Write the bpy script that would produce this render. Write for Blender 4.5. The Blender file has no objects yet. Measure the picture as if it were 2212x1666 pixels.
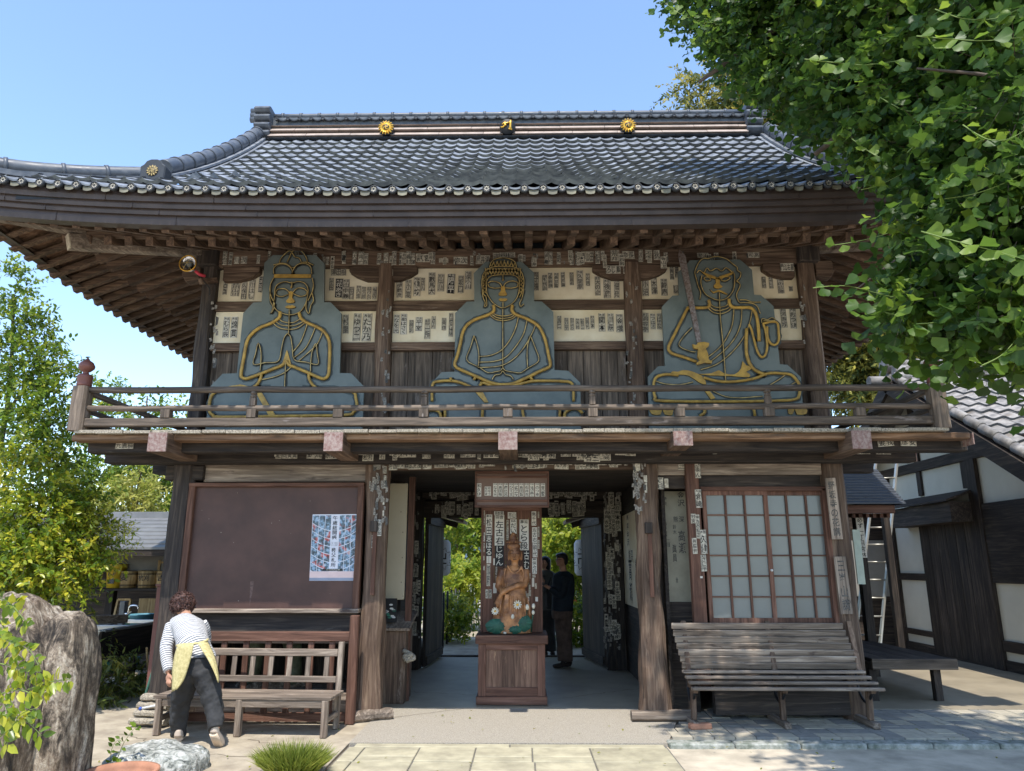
import bpy, math, random
import numpy as np
from mathutils import Vector, Matrix, Euler
from math import sin, cos, pi, radians, sqrt, atan2
random.seed(7); rng = np.random.default_rng(7)
scene = bpy.context.scene
C = scene.collection

# ------------------------------------------------------------------ camera, light, exposure
CAM_H = 1.6; PITCH = radians(13.8); YAW = radians(0.92); FPX = 1570.0
cam_d = bpy.data.cameras.new('camera'); cam = bpy.data.objects.new('camera', cam_d); C.objects.link(cam)
cam.location = (0, 0, CAM_H); cam.rotation_euler = (pi/2 + PITCH, 0, YAW)
cam_d.sensor_width = 36; cam_d.lens = 36*FPX/2212; cam_d.clip_start = .05; cam_d.clip_end = 4000
scene.camera = cam
world = bpy.data.worlds.new('World'); scene.world = world; world.use_nodes = True
wn = world.node_tree; wn.nodes.clear()
sky = wn.nodes.new('ShaderNodeTexSky'); sky.sky_type = 'NISHITA'; sky.sun_disc = False
sky.sun_elevation = radians(64); sky.sun_rotation = radians(180); sky.air_density = 1.0; sky.dust_density = .25; sky.ozone_density = 2.1
bg = wn.nodes.new('ShaderNodeBackground'); bg.inputs[1].default_value = 0.15
wo = wn.nodes.new('ShaderNodeOutputWorld'); wn.links.new(sky.outputs[0], bg.inputs[0]); wn.links.new(bg.outputs[0], wo.inputs[0])
sd = bpy.data.lights.new('sun', 'SUN'); sd.energy = 2.4; sd.angle = radians(.53); sd.color = (1, .955, .88)
so = bpy.data.objects.new('sun', sd); C.objects.link(so); so.rotation_euler = (radians(26), 0, radians(-4)); so.location = (0, -5, 20)
scene.view_settings.view_transform = 'Standard'; scene.view_settings.look = 'None'
scene.view_settings.exposure = 1.35; scene.view_settings.gamma = 1
scene.render.engine = 'CYCLES'; scene.cycles.max_bounces = 8; scene.cycles.use_denoising = True

# survey helpers: turn a sighting on the photograph (2212 px wide) plus a known distance into a place in metres
def ray(x, y):
    r = x-1106.; u = 833.-y
    Y = FPX*cos(PITCH)-u*sin(PITCH); Z = FPX*sin(PITCH)+u*cos(PITCH)
    return (r*cos(YAW)-Y*sin(YAW), r*sin(YAW)+Y*cos(YAW), Z)
def P(x, y, Y):
    d = ray(x, y); t = Y/d[1]; return Vector((d[0]*t, Y, CAM_H+d[2]*t))
def PXp(x, y, X):
    d = ray(x, y); t = X/d[0]; return Vector((X, d[1]*t, CAM_H+d[2]*t))
def G(x, y, z=0.):
    d = ray(x, y); t = (z-CAM_H)/d[2]; return Vector((d[0]*t, d[1]*t, z))
def zy(y, Y, x=1106): return P(x, y, Y).z
def xx(x, y, Y): return P(x, y, Y).x
def proj(X, Y, Z):
    Z -= CAM_H; x = X*cos(YAW)+Y*sin(YAW); y = -X*sin(YAW)+Y*cos(YAW)
    fw = y*cos(PITCH)+Z*sin(PITCH); up = -y*sin(PITCH)+Z*cos(PITCH)
    return 1106+FPX*x/fw, 833-FPX*up/fw

# ------------------------------------------------------------------ mesh builder
def basis(d, up=(0, 0, 1)):
    d = Vector(d).normalized(); up = Vector(up)
    if abs(d.dot(up)) > .98: up = Vector((0, 1, 0)) if abs(d.y) < .9 else Vector((1, 0, 0))
    s = d.cross(up).normalized(); u = s.cross(d).normalized(); return d, s, u
class MB:
    def __init__(s): s.v = []; s.f = []; s.m = []; s.sm = []
    def add(s, vs, fs, mi=0, smooth=False):
        b = len(s.v); s.v += [tuple(v) for v in vs]
        for f in fs: s.f.append(tuple(b+i for i in f)); s.m.append(mi); s.sm.append(smooth)
        return s
    def hexa(s, p, mi=0):
        return s.add(p, [(0, 3, 2, 1), (4, 5, 6, 7), (0, 1, 5, 4), (1, 2, 6, 5), (2, 3, 7, 6), (3, 0, 4, 7)], mi)
    def box(s, x0, x1, y0, y1, z0, z1, mi=0):
        return s.hexa([(x0, y0, z0), (x1, y0, z0), (x1, y1, z0), (x0, y1, z0), (x0, y0, z1), (x1, y0, z1), (x1, y1, z1), (x0, y1, z1)], mi)
    def beam(s, a, b, w, h, up=(0, 0, 1), mi=0, w2=None, h2=None):
        a = Vector(a); b = Vector(b); d, sd_, u = basis(b-a, up); w2 = w2 or w; h2 = h2 or h
        P_ = lambda c, i, j, W, H: c+sd_*(i*W/2)+u*(j*H/2)
        return s.hexa([P_(a, -1, -1, w, h), P_(a, 1, -1, w, h), P_(b, 1, -1, w2, h2), P_(b, -1, -1, w2, h2),
                       P_(a, -1, 1, w, h), P_(a, 1, 1, w, h), P_(b, 1, 1, w2, h2), P_(b, -1, 1, w2, h2)][0:8] if False else
                      [P_(a, -1, -1, w, h), P_(b, -1, -1, w2, h2), P_(b, 1, -1, w2, h2), P_(a, 1, -1, w, h),
                       P_(a, -1, 1, w, h), P_(b, -1, 1, w2, h2), P_(b, 1, 1, w2, h2), P_(a, 1, 1, w, h)], mi)
    def tube(s, pts, r, n=8, mi=0, closed=False, cap=True, flat=1., up=(0, 0, 1), smooth=True):
        pts = [Vector(p) for p in pts]; N = len(pts)
        rs = r if isinstance(r, (list, tuple)) else [r]*N
        vs = []; last = None
        for i, p in enumerate(pts):
            if closed: t = pts[(i+1) % N]-pts[i-1]
            else: t = pts[min(i+1, N-1)]-pts[max(i-1, 0)]
            if t.length < 1e-9: t = Vector((0, 0, 1))
            t.normalize()
            if last is None: d, sd_, u = basis(t, up)
            else:
                sd_ = (last-t*last.dot(t))
                if sd_.length < 1e-6: sd_ = basis(t, up)[1]
                sd_.normalize(); u = sd_.cross(t)
            last = sd_
            for k in range(n):
                a = 2*pi*k/n+pi/n; vs.append(p+sd_*(cos(a)*rs[i])+u*(sin(a)*rs[i]*flat))
        fs = []
        for i in range(N if closed else N-1):
            j = (i+1) % N
            for k in range(n):
                k2 = (k+1) % n; fs.append((i*n+k, i*n+k2, j*n+k2, j*n+k))
        s.add(vs, fs, mi, smooth and n > 4)
        if cap and not closed:
            b = len(s.v)-len(vs); s.f.append(tuple(b+k for k in reversed(range(n)))); s.m.append(mi); s.sm.append(False)
            s.f.append(tuple(b+(N-1)*n+k for k in range(n))); s.m.append(mi); s.sm.append(False)
        return s
    def loft(s, secs, n=12, mi=0, smooth=True, power=2.):
        # secs: (centre, half width along X', half depth along Y', rotation matrix or None)
        vs = []
        for sec in secs:
            c, a, b = sec[:3]; M = sec[3] if len(sec) > 3 else None
            for k in range(n):
                t = 2*pi*k/n; ct, st = cos(t), sin(t)
                q = Vector((a*math.copysign(abs(ct)**(2/power), ct), b*math.copysign(abs(st)**(2/power), st), 0))
                if M is not None: q = M @ q
                vs.append(Vector(c)+q)
        fs = []
        for i in range(len(secs)-1):
            for k in range(n): fs.append((i*n+k, i*n+(k+1) % n, (i+1)*n+(k+1) % n, (i+1)*n+k))
        s.add(vs, fs, mi, smooth); b = len(s.v)-len(vs)
        s.f.append(tuple(b+k for k in reversed(range(n)))); s.m.append(mi); s.sm.append(False)
        s.f.append(tuple(b+(len(secs)-1)*n+k for k in range(n))); s.m.append(mi); s.sm.append(False)
        return s
    def ell(s, c, r, n=12, m=8, M=None, mi=0):
        r = (r, r, r) if not isinstance(r, (tuple, list)) else r; vs = []
        for i in range(1, m):
            a = pi*i/m
            for k in range(n):
                t = 2*pi*k/n; vs.append(Vector((r[0]*sin(a)*cos(t), r[1]*sin(a)*sin(t), r[2]*cos(a))))
        vs += [Vector((0, 0, r[2])), Vector((0, 0, -r[2]))]
        if M is not None: vs = [M @ v for v in vs]
        vs = [v+Vector(c) for v in vs]; fs = []
        for i in range(m-2):
            for k in range(n): fs.append((i*n+k, (i+1)*n+k, (i+1)*n+(k+1) % n, i*n+(k+1) % n))
        T = (m-1)*n
        for k in range(n):
            fs.append((T, k, (k+1) % n)); fs.append((T+1, (m-2)*n+(k+1) % n, (m-2)*n+k))
        return s.add(vs, fs, mi, True)
    def lathe(s, prof, c, n=16, mi=0, axis='z', smooth=True):
        vs = []; c = Vector(c)
        for r, z in prof:
            for k in range(n):
                t = 2*pi*k/n
                q = (r*cos(t), r*sin(t), z) if axis == 'z' else (r*cos(t), z, r*sin(t)) if axis == 'y' else (z, r*cos(t), r*sin(t))
                vs.append(c+Vector(q))
        fs = []
        for i in range(len(prof)-1):
            for k in range(n): fs.append((i*n+k, i*n+(k+1) % n, (i+1)*n+(k+1) % n, (i+1)*n+k))
        s.add(vs, fs, mi, smooth); b = len(s.v)-len(vs)
        if prof[0][0] > 1e-6: s.f.append(tuple(b+k for k in reversed(range(n)))); s.m.append(mi); s.sm.append(False)
        if prof[-1][0] > 1e-6: s.f.append(tuple(b+(len(prof)-1)*n+k for k in range(n))); s.m.append(mi); s.sm.append(False)
        return s
    def prism(s, poly, y0, y1, mi=0, side=None):     # poly: (x, z) outline, extruded along Y from y0 (front) to y1
        n = len(poly); vs = [(x, y0, z) for x, z in poly]+[(x, y1, z) for x, z in poly]
        ar = sum(poly[i][0]*poly[(i+1) % n][1]-poly[(i+1) % n][0]*poly[i][1] for i in range(n))
        if ar < 0: vs = [(x, y0, z) for x, z in reversed(poly)]+[(x, y1, z) for x, z in reversed(poly)]
        b = len(s.v); s.v += vs
        s.f.append(tuple(b+i for i in range(n))); s.m.append(mi); s.sm.append(False)
        s.f.append(tuple(b+n+i for i in reversed(range(n)))); s.m.append(mi); s.sm.append(False)
        for i in range(n):
            j = (i+1) % n; s.f.append((b+i, b+n+i, b+n+j, b+j)); s.m.append(mi if side is None else side); s.sm.append(False)
        return s
    def quad(s, a, b, c, d, mi=0): return s.add([a, b, c, d], [(0, 1, 2, 3)], mi)
    def mesh(s, name, mats, off=(0, 0, 0), fix=False):
        me = bpy.data.meshes.new(name); o = Vector(off)
        me.from_pydata([(v[0]-o.x, v[1]-o.y, v[2]-o.z) for v in s.v], [], s.f)
        for m in (mats if isinstance(mats, (list, tuple)) else [mats]): me.materials.append(m)
        me.polygons.foreach_set('material_index', s.m); me.polygons.foreach_set('use_smooth', s.sm)
        if fix:
            import bmesh
            bm = bmesh.new(); bm.from_mesh(me); bmesh.ops.recalc_face_normals(bm, faces=bm.faces); bm.to_mesh(me); bm.free()
        me.update(); return me
    def build(s, name, mats, parent=None, bevel=0, loc=None, local=False, fix=False):
        # meshes are drawn in world metres; the object's own origin sits at loc (or at its parent)
        org = Vector(loc) if loc is not None else (wloc(parent) if parent and not local else Vector((0, 0, 0)))
        o = bpy.data.objects.new(name, s.mesh(name, mats, (0, 0, 0) if local else org, fix)); C.objects.link(o)
        if parent: o.parent = parent; o.location = Vector((0, 0, 0)) if local else org-wloc(parent)
        else: o.location = org
        if bevel:
            b = o.modifiers.new('bevel', 'BEVEL'); b.width = bevel; b.segments = 1; b.limit_method = 'ANGLE'; b.harden_normals = False
        return o
def wloc(o):
    v = Vector((0, 0, 0))
    while o: v += o.location; o = o.parent
    return v
def thing(name, label, cat, loc=(0, 0, 0), rz=0, group=None):
    o = bpy.data.objects.new(name, None); C.objects.link(o); o.empty_display_size = .1
    o.location = loc; o.rotation_euler = (0, 0, rz); return tag(o, label, cat, group)
def tag(o, label, cat, group=None):
    o['label'] = label; o['category'] = cat
    if group: o['group'] = group
    return o
def struct(o): o['kind'] = 'structure'; return o
def stuff(o): o['kind'] = 'stuff'; return o
def inst(name, mesh, parent, loc, rot=None, label=None):
    o = bpy.data.objects.new(name, mesh); C.objects.link(o); o.parent = parent; o.location = Vector(loc)-wloc(parent)
    if rot is not None: o.rotation_euler = rot
    if label: o['label'] = label
    return o
def copy_tree(o, parent=None, label=None):
    c = o.copy(); C.objects.link(c); c.parent = parent
    if label: c['label'] = label
    for ch in [k for k in KIDS.get(o, list(o.children))]: copy_tree(ch, c)
    return c
KIDS = {}
def smooth_pts(pts, k=4, closed=False):
    p = [Vector(q) for q in pts]; N = len(p); out = []
    rngi = range(N if closed else N-1)
    for i in rngi:
        g = (lambda j: p[j % N]) if closed else (lambda j: p[max(0, min(N-1, j))])
        a, b, c, d = g(i-1), g(i), g(i+1), g(i+2)
        for t in range(k):
            t /= k; out.append(.5*((2*b)+(c-a)*t+(2*a-5*b+4*c-d)*t*t+(3*b-a-3*c+d)*t**3))
    if not closed: out.append(p[-1])
    return out
def blob(name, mb, mat, parent, voxel=.012, smooth=6, local=False, loc=None, disp=0, dscale=.1):
    """one continuous skin grown over overlapping solids"""
    o = mb.build(name, mat, parent, local=local, loc=loc)
    r = o.modifiers.new('r', 'REMESH'); r.mode = 'VOXEL'; r.voxel_size = voxel; r.use_smooth_shade = True
    if smooth: sm = o.modifiers.new('s', 'SMOOTH'); sm.iterations = smooth; sm.factor = .5
    if disp:
        tx = bpy.data.textures.new(name, 'CLOUDS'); tx.noise_scale = dscale; tx.noise_depth = 3
        d = o.modifiers.new('d', 'DISPLACE'); d.texture = tx; d.strength = disp; d.mid_level = .5
    dg = bpy.context.evaluated_depsgraph_get(); me = bpy.data.meshes.new_from_object(o.evaluated_get(dg))
    o.modifiers.clear(); o.data = me
    if not me.materials: me.materials.append(mat)
    return o

# ------------------------------------------------------------------ materials
def newmat(name):
    m = bpy.data.materials.new(name); m.use_nodes = True; nt = m.node_tree
    return m, nt, nt.nodes['Principled BSDF']
def N(nt, t, **kw):
    n = nt.nodes.new(t)
    for k, v in kw.items():
        if k.startswith('i_'): n.inputs[k[2:].replace('_', ' ')].default_value = v
        else: setattr(n, k, v)
    return n
def ramp(nt, fac, stops):
    r = N(nt, 'ShaderNodeValToRGB'); nt.links.new(fac, r.inputs[0]); e = r.color_ramp.elements
    while len(e) < len(stops): e.new(.5)
    for q, (p, c) in zip(e, stops): q.position = p; q.color = (*c, 1) if len(c) == 3 else c
    return r.outputs[0]
def coords(nt, scale=(1, 1, 1), rand=True):
    tc = N(nt, 'ShaderNodeTexCoord'); out = tc.outputs['Object']
    if rand:
        oi = N(nt, 'ShaderNodeObjectInfo'); mu = N(nt, 'ShaderNodeMath', operation='MULTIPLY'); mu.inputs[1].default_value = 61.7
        nt.links.new(oi.outputs['Random'], mu.inputs[0]); ad = N(nt, 'ShaderNodeVectorMath', operation='ADD')
        nt.links.new(out, ad.inputs[0]); nt.links.new(mu.outputs[0], ad.inputs[1]); out = ad.outputs[0]
    mp = N(nt, 'ShaderNodeMapping'); mp.inputs['Scale'].default_value = scale; nt.links.new(out, mp.inputs[0])
    return mp.outputs[0]
def mixc(nt, fac, a, b, mode='MIX'):
    m = N(nt, 'ShaderNodeMix', data_type='RGBA', blend_type=mode)
    for sock, v in ((m.inputs[0], fac), (m.inputs[6], a), (m.inputs[7], b)):
        if isinstance(v, (int, float)): sock.default_value = v
        elif isinstance(v, tuple): sock.default_value = (*v, 1)
        else: nt.links.new(v, sock)
    return m.outputs[2]
def bump(nt, bs, h, strength=.3, dist=.01):
    b = N(nt, 'ShaderNodeBump'); b.inputs['Strength'].default_value = strength; b.inputs['Distance'].default_value = dist
    nt.links.new(h, b.inputs['Height']); nt.links.new(b.outputs[0], bs.inputs['Normal'])
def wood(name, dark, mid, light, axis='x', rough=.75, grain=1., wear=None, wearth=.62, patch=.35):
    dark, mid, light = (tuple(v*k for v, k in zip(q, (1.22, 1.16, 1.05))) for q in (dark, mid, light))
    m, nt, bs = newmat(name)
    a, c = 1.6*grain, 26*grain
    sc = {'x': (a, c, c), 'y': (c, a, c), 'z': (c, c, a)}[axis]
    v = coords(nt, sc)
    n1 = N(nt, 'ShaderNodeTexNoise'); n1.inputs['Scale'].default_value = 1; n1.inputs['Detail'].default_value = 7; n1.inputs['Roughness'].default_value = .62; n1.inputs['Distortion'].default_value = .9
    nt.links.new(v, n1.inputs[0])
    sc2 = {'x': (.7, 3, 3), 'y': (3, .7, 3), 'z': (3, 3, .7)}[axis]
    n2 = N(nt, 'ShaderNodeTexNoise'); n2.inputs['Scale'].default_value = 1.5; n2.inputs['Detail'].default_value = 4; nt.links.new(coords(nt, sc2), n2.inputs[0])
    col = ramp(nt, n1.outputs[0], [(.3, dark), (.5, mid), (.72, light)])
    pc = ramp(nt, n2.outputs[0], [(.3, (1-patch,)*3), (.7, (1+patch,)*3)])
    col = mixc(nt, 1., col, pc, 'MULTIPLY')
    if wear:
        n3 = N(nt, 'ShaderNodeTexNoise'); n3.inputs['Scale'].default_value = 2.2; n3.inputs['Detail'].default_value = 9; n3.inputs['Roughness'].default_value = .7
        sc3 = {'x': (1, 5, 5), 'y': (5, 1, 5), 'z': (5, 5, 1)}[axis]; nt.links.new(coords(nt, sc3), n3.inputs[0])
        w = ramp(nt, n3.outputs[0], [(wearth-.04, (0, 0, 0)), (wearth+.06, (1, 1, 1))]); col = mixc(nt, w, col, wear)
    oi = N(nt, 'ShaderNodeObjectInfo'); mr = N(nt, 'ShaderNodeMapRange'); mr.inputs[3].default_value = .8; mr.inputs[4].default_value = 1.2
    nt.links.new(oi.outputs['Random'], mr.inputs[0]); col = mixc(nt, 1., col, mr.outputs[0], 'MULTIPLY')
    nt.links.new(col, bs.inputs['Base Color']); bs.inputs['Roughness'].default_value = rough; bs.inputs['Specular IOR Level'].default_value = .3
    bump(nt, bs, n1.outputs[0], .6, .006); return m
def plain(name, c, rough=.6, metal=0, var=.12, scale=6, spec=.4, bumps=0., dark=None, bscale=None):
    m, nt, bs = newmat(name); v = coords(nt)
    n = N(nt, 'ShaderNodeTexNoise'); n.inputs['Scale'].default_value = scale; n.inputs['Detail'].default_value = 6; n.inputs['Roughness'].default_value = .6; nt.links.new(v, n.inputs[0])
    lo = dark or tuple(x*(1-var) for x in c); hi = tuple(x*(1+var) for x in c)
    pc = ramp(nt, n.outputs[0], [(.35, lo), (.65, hi)]); oi = N(nt, 'ShaderNodeObjectInfo'); mr = N(nt, 'ShaderNodeMapRange'); mr.inputs[3].default_value = .92; mr.inputs[4].default_value = 1.06
    nt.links.new(oi.outputs['Random'], mr.inputs[0]); nt.links.new(mixc(nt, 1., pc, mr.outputs[0], 'MULTIPLY'), bs.inputs['Base Color'])
    bs.inputs['Roughness'].default_value = rough; bs.inputs['Metallic'].default_value = metal; bs.inputs['Specular IOR Level'].default_value = spec
    if bumps:
        n2 = n
        if bscale:
            n2 = N(nt, 'ShaderNodeTexNoise'); n2.inputs['Scale'].default_value = bscale; n2.inputs['Detail'].default_value = 8; nt.links.new(v, n2.inputs[0])
        bump(nt, bs, n2.outputs[0], bumps, .01)
    return m
def leafmat(name, c1, c2, c3, trans=.45, rough=.45):
    m, nt, bs = newmat(name); at = N(nt, 'ShaderNodeAttribute', attribute_name='tint')
    oi = N(nt, 'ShaderNodeObjectInfo')
    col = ramp(nt, at.outputs['Fac'], [(0, c1), (.55, c2), (1, c3)])
    nt.links.new(col, bs.inputs['Base Color']); bs.inputs['Roughness'].default_value = rough; bs.inputs['Specular IOR Level'].default_value = .35
    tr = N(nt, 'ShaderNodeBsdfTranslucent'); br = N(nt, 'ShaderNodeHueSaturation'); br.inputs['Value'].default_value = 1.5; br.inputs['Hue'].default_value = .485; nt.links.new(col, br.inputs['Color']); nt.links.new(br.outputs[0], tr.inputs[0])
    mx = N(nt, 'ShaderNodeMixShader'); mx.inputs[0].default_value = trans
    out = nt.nodes['Material Output']; nt.links.new(bs.outputs[0], mx.inputs[1]); nt.links.new(tr.outputs[0], mx.inputs[2]); nt.links.new(mx.outputs[0], out.inputs[0])
    return m
D = dict
M = {}
for ax in 'xyz':
    M['wood_'+ax] = wood('weathered_wood_'+ax, (.035, .022, .016), (.09, .06, .045), (.19, .14, .105), ax, wear=(.24, .19, .15), wearth=.66)
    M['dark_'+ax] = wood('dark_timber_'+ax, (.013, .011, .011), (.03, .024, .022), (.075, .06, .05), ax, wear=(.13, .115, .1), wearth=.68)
    M['grey_'+ax] = wood('grey_silvered_wood_'+ax, (.07, .055, .045), (.16, .13, .11), (.33, .28, .24), ax, wear=(.06, .042, .035), wearth=.62)
    M['rail_'+ax] = wood('railing_wood_'+ax, (.032, .026, .022), (.09, .072, .06), (.18, .145, .118), ax, wear=(.25, .21, .185), wearth=.64)
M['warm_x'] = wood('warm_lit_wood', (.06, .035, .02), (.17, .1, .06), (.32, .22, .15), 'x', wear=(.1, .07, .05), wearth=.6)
M['rafter_y'] = wood('rafter_wood_y', (.03, .02, .014), (.085, .055, .04), (.18, .12, .085), 'y', wear=(.26, .17, .1), wearth=.66)
M['rafter_x'] = wood('rafter_wood_x', (.03, .02, .014), (.085, .055, .04), (.18, .12, .085), 'x', wear=(.26, .17, .1), wearth=.66)
M['soffit'] = wood('soffit_board', (.05, .028, .018), (.12, .07, .045), (.22, .14, .095), 'x')
M['redwood_x'] = wood('red_brown_wood_x', (.045, .022, .016), (.095, .048, .035), (.16, .09, .068), 'x', wear=(.24, .19, .16), wearth=.7)
M['redwood_z'] = wood('red_brown_wood_z', (.045, .022, .016), (.095, .048, .035), (.16, .09, .068), 'z', wear=(.24, .19, .16), wearth=.7)
M['maroon'] = plain('maroon_painted_board', (.072, .035, .026), .55, var=.2, scale=3, bumps=.05)
M['maroon2'] = plain('maroon_side_panel', (.16, .06, .045), .5, var=.15, scale=3)
M['endgrain'] = plain('faded_red_beam_end', (.27, .21, .185), .8, var=.2, scale=30, bumps=.4, dark=(.19, .1, .085))
M['pale_end'] = plain('pale_painted_end', (.42, .36, .27), .8, var=.25, scale=30, bumps=.3)
M['edge'] = plain('pale_plank_end', (.3, .26, .2), .9, var=.5, scale=70, bumps=.6)
M['plaster'] = plain('aged_cream_plaster', (.80, .72, .55), .85, var=.06, scale=2.2, bumps=.12, dark=(.66, .55, .36), bscale=30)
M['plaster2'] = plain('white_wall_plaster', (.62, .6, .52), .8, var=.06, scale=1.5, bumps=.05)
M['paper'] = plain('old_votive_paper', (.58, .53, .43), .85, var=.12, scale=30, dark=(.3, .27, .22))
M['paper_white'] = plain('white_votive_paper', (.62, .58, .5), .8, var=.06, scale=20)
M['paper_grey'] = plain('faded_votive_paper', (.5, .46, .37), .85, var=.2, scale=50, dark=(.3, .26, .2))
M['scrap'] = plain('torn_paper_scrap', (.22, .2, .17), .9, var=.5, scale=60, dark=(.08, .07, .06))
M['groundmat'] = plain('pale_earth_and_gravel', (.44, .38, .29), .95, var=.25, scale=3, bumps=.3)
M['ink'] = plain('black_ink', (.018, .018, .018), .7, var=.2)
M['ink_faded'] = plain('faded_ink', (.085, .08, .07), .8, var=.5, scale=60, dark=(.03, .03, .03))
M['fascia'] = plain('brown_copper_fascia', (.062, .045, .038), .5, metal=.25, var=.2, scale=4, bumps=.05)
M['ridge_brown'] = plain('brown_ridge_tile', (.35, .275, .225), .6, var=.2, scale=5, bumps=.15)
def tilemat(name, lo, hi, rough=.33, lichen=None):
    m, nt, bs = newmat(name); v = coords(nt)
    n = N(nt, 'ShaderNodeTexNoise'); n.inputs['Scale'].default_value = 9; n.inputs['Detail'].default_value = 7; nt.links.new(v, n.inputs[0])
    col = ramp(nt, n.outputs[0], [(.35, lo), (.68, hi)])
    if lichen:
        n2 = N(nt, 'ShaderNodeTexNoise'); n2.inputs['Scale'].default_value = 2.3; n2.inputs['Detail'].default_value = 9; nt.links.new(v, n2.inputs[0])
        col = mixc(nt, ramp(nt, n2.outputs[0], [(.6, (0, 0, 0)), (.72, (.8, .8, .8))]), col, lichen)
    oi = N(nt, 'ShaderNodeObjectInfo'); mr = N(nt, 'ShaderNodeMapRange'); mr.inputs[3].default_value = .8; mr.inputs[4].default_value = 1.15
    nt.links.new(oi.outputs['Random'], mr.inputs[0]); col = mixc(nt, 1., col, mr.outputs[0], 'MULTIPLY')
    nt.links.new(col, bs.inputs['Base Color']); bs.inputs['Roughness'].default_value = rough; bs.inputs['Specular IOR Level'].default_value = .45
    nt.links.new(ramp(nt, n.outputs[0], [(.3, (rough-.1,)*3), (.7, (rough+.18,)*3)]), bs.inputs['Roughness'])
    bump(nt, bs, n.outputs[0], .12, .01); return m
M['tile'] = tilemat('smoked_roof_tile', (.14, .15, .165), (.27, .285, .305), .42)
M['tile_dark'] = tilemat('dark_roof_tile', (.04, .048, .056), (.09, .1, .11), .4)
M['tile_grey'] = tilemat('pale_grey_tile', (.16, .15, .14), (.34, .315, .29), .7, lichen=(.12, .09, .06))
M['eave'] = tilemat('eave_tile_face', (.12, .115, .085), (.24, .225, .165), .7)
M['slate_black'] = plain('black_slate_tile', (.03, .034, .04), .6)
M['tile_mid'] = tilemat('ridge_roll_tile', (.05, .058, .07), (.1, .11, .125), .45)
M['lip'] = tilemat('shaded_tile_lip', (.05, .054, .055), (.14, .145, .13), .5)  # shade of the tile undercut put into a darker lip colour
M['gold'] = plain('gilt', (.75, .42, .06), .32, metal=.7, var=.1)
M['goldpaint'] = plain('gold_bronze_paint', (.42, .26, .055), .5, metal=.1, var=.25, scale=12, dark=(.3, .18, .045))
M['goldthin'] = plain('thin_gilt_strip', (.42, .31, .12), .55, metal=.1, var=.3, scale=14, dark=(.24, .17, .07))
M['bronze_dark'] = plain('tarnished_strip', (.06, .045, .025), .6, metal=.2, var=.4, scale=14)
M['blueboard'] = plain('blue_grey_board', (.145, .17, .16), .6, var=.12, scale=2.5, dark=(.105, .128, .122))
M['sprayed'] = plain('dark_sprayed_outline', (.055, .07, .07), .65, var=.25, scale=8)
M['steel'] = plain('rusted_steel', (.25, .22, .21), .55, metal=.4, var=.3, scale=40, dark=(.14, .09, .07))
M['chrome'] = plain('chrome', (.75, .75, .77), .15, metal=1., var=.03)
M['alu'] = plain('aluminium', (.42, .4, .35), .4, metal=.6, var=.08)
M['stainless'] = plain('stainless_sink', (.55, .56, .56), .3, metal=.8, var=.08)
M['black'] = plain('black_paint', (.012, .012, .013), .5)
M['iron'] = plain('black_iron', (.02, .02, .022), .5, metal=.3)
M['frost'] = plain('frosted_glass_pane', (.15, .165, .158), .22, var=.06, scale=2, spec=.6)
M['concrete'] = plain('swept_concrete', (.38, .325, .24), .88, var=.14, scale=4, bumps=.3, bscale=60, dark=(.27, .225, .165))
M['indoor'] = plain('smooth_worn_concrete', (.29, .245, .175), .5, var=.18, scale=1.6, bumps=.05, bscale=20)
M['washed'] = plain('exposed_aggregate', (.35, .31, .25), .9, var=.35, scale=120, bumps=.7)
M['slab'] = plain('yellow_stone_slab', (.42, .375, .255), .8, var=.12, scale=5, bumps=.2, bscale=80, dark=(.31, .275, .19))
M['paver_a'] = plain('beige_paver', (.42, .37, .28), .85, var=.12, scale=9, bumps=.2, bscale=90)
M['paver_b'] = plain('grey_paver', (.25, .235, .205), .85, var=.12, scale=9, bumps=.2, bscale=90)
M['joint'] = plain('paver_joint_sand', (.16, .15, .13), .95, var=.3, scale=40)
M['kerb'] = plain('mossy_kerb', (.28, .28, .25), .9, var=.3, scale=14, bumps=.5, bscale=50, dark=(.13, .145, .115))
M['gravelbase'] = plain('gravel_bed', (.34, .32, .28), .95, var=.4, scale=90, bumps=.8)
M['gravel'] = plain('grey_gravel_stone', (.42, .41, .4), .85, var=.3, scale=30)
M['soil'] = plain('earth', (.09, .07, .045), .95, var=.4, scale=8, bumps=.4)
M['terracotta'] = plain('terracotta', (.42, .2, .12), .8, var=.2, scale=8, bumps=.15)
M['skin'] = plain('skin', (.42, .22, .14), .55, var=.12, scale=20)
M['hair'] = plain('curly_brown_hair', (.07, .03, .022), .6, var=.6, scale=60, bumps=.6, dark=(.02, .01, .008))
M['hairb'] = plain('black_hair', (.012, .01, .01), .5, var=.4, scale=60)
M['trousers'] = plain('charcoal_trousers', (.035, .035, .036), .85, var=.25, scale=7, bumps=.2)
M['shoe'] = plain('cream_shoe', (.55, .45, .36), .7, var=.1)
M['navy'] = plain('navy_shirt', (.008, .014, .022), .85, var=.3, scale=12)
M['brown_trs'] = plain('brown_trousers', (.085, .055, .042), .9, var=.3, scale=12)
M['shoe_dark'] = plain('dark_shoe', (.03, .02, .016), .7)
M['carved'] = plain('carved_camphor_wood', (.36, .17, .07), .5, var=.25, scale=7, bumps=.25, dark=(.12, .05, .025), bscale=50)
M['lotus'] = plain('white_petal_paint', (.62, .58, .47), .6, var=.08)
M['lotusleaf'] = plain('green_lotus_leaf_paint', (.02, .085, .055), .6, var=.35, scale=9)
M['bucket'] = plain('yellow_plastic', (.55, .38, .03), .45, var=.06)
M['pail'] = wood('pail_staves', (.2, .13, .06), (.34, .24, .12), (.48, .37, .22), 'z', grain=1.4)
M['blueplastic'] = plain('blue_plastic', (.1, .26, .33), .5, var=.05)
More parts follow.
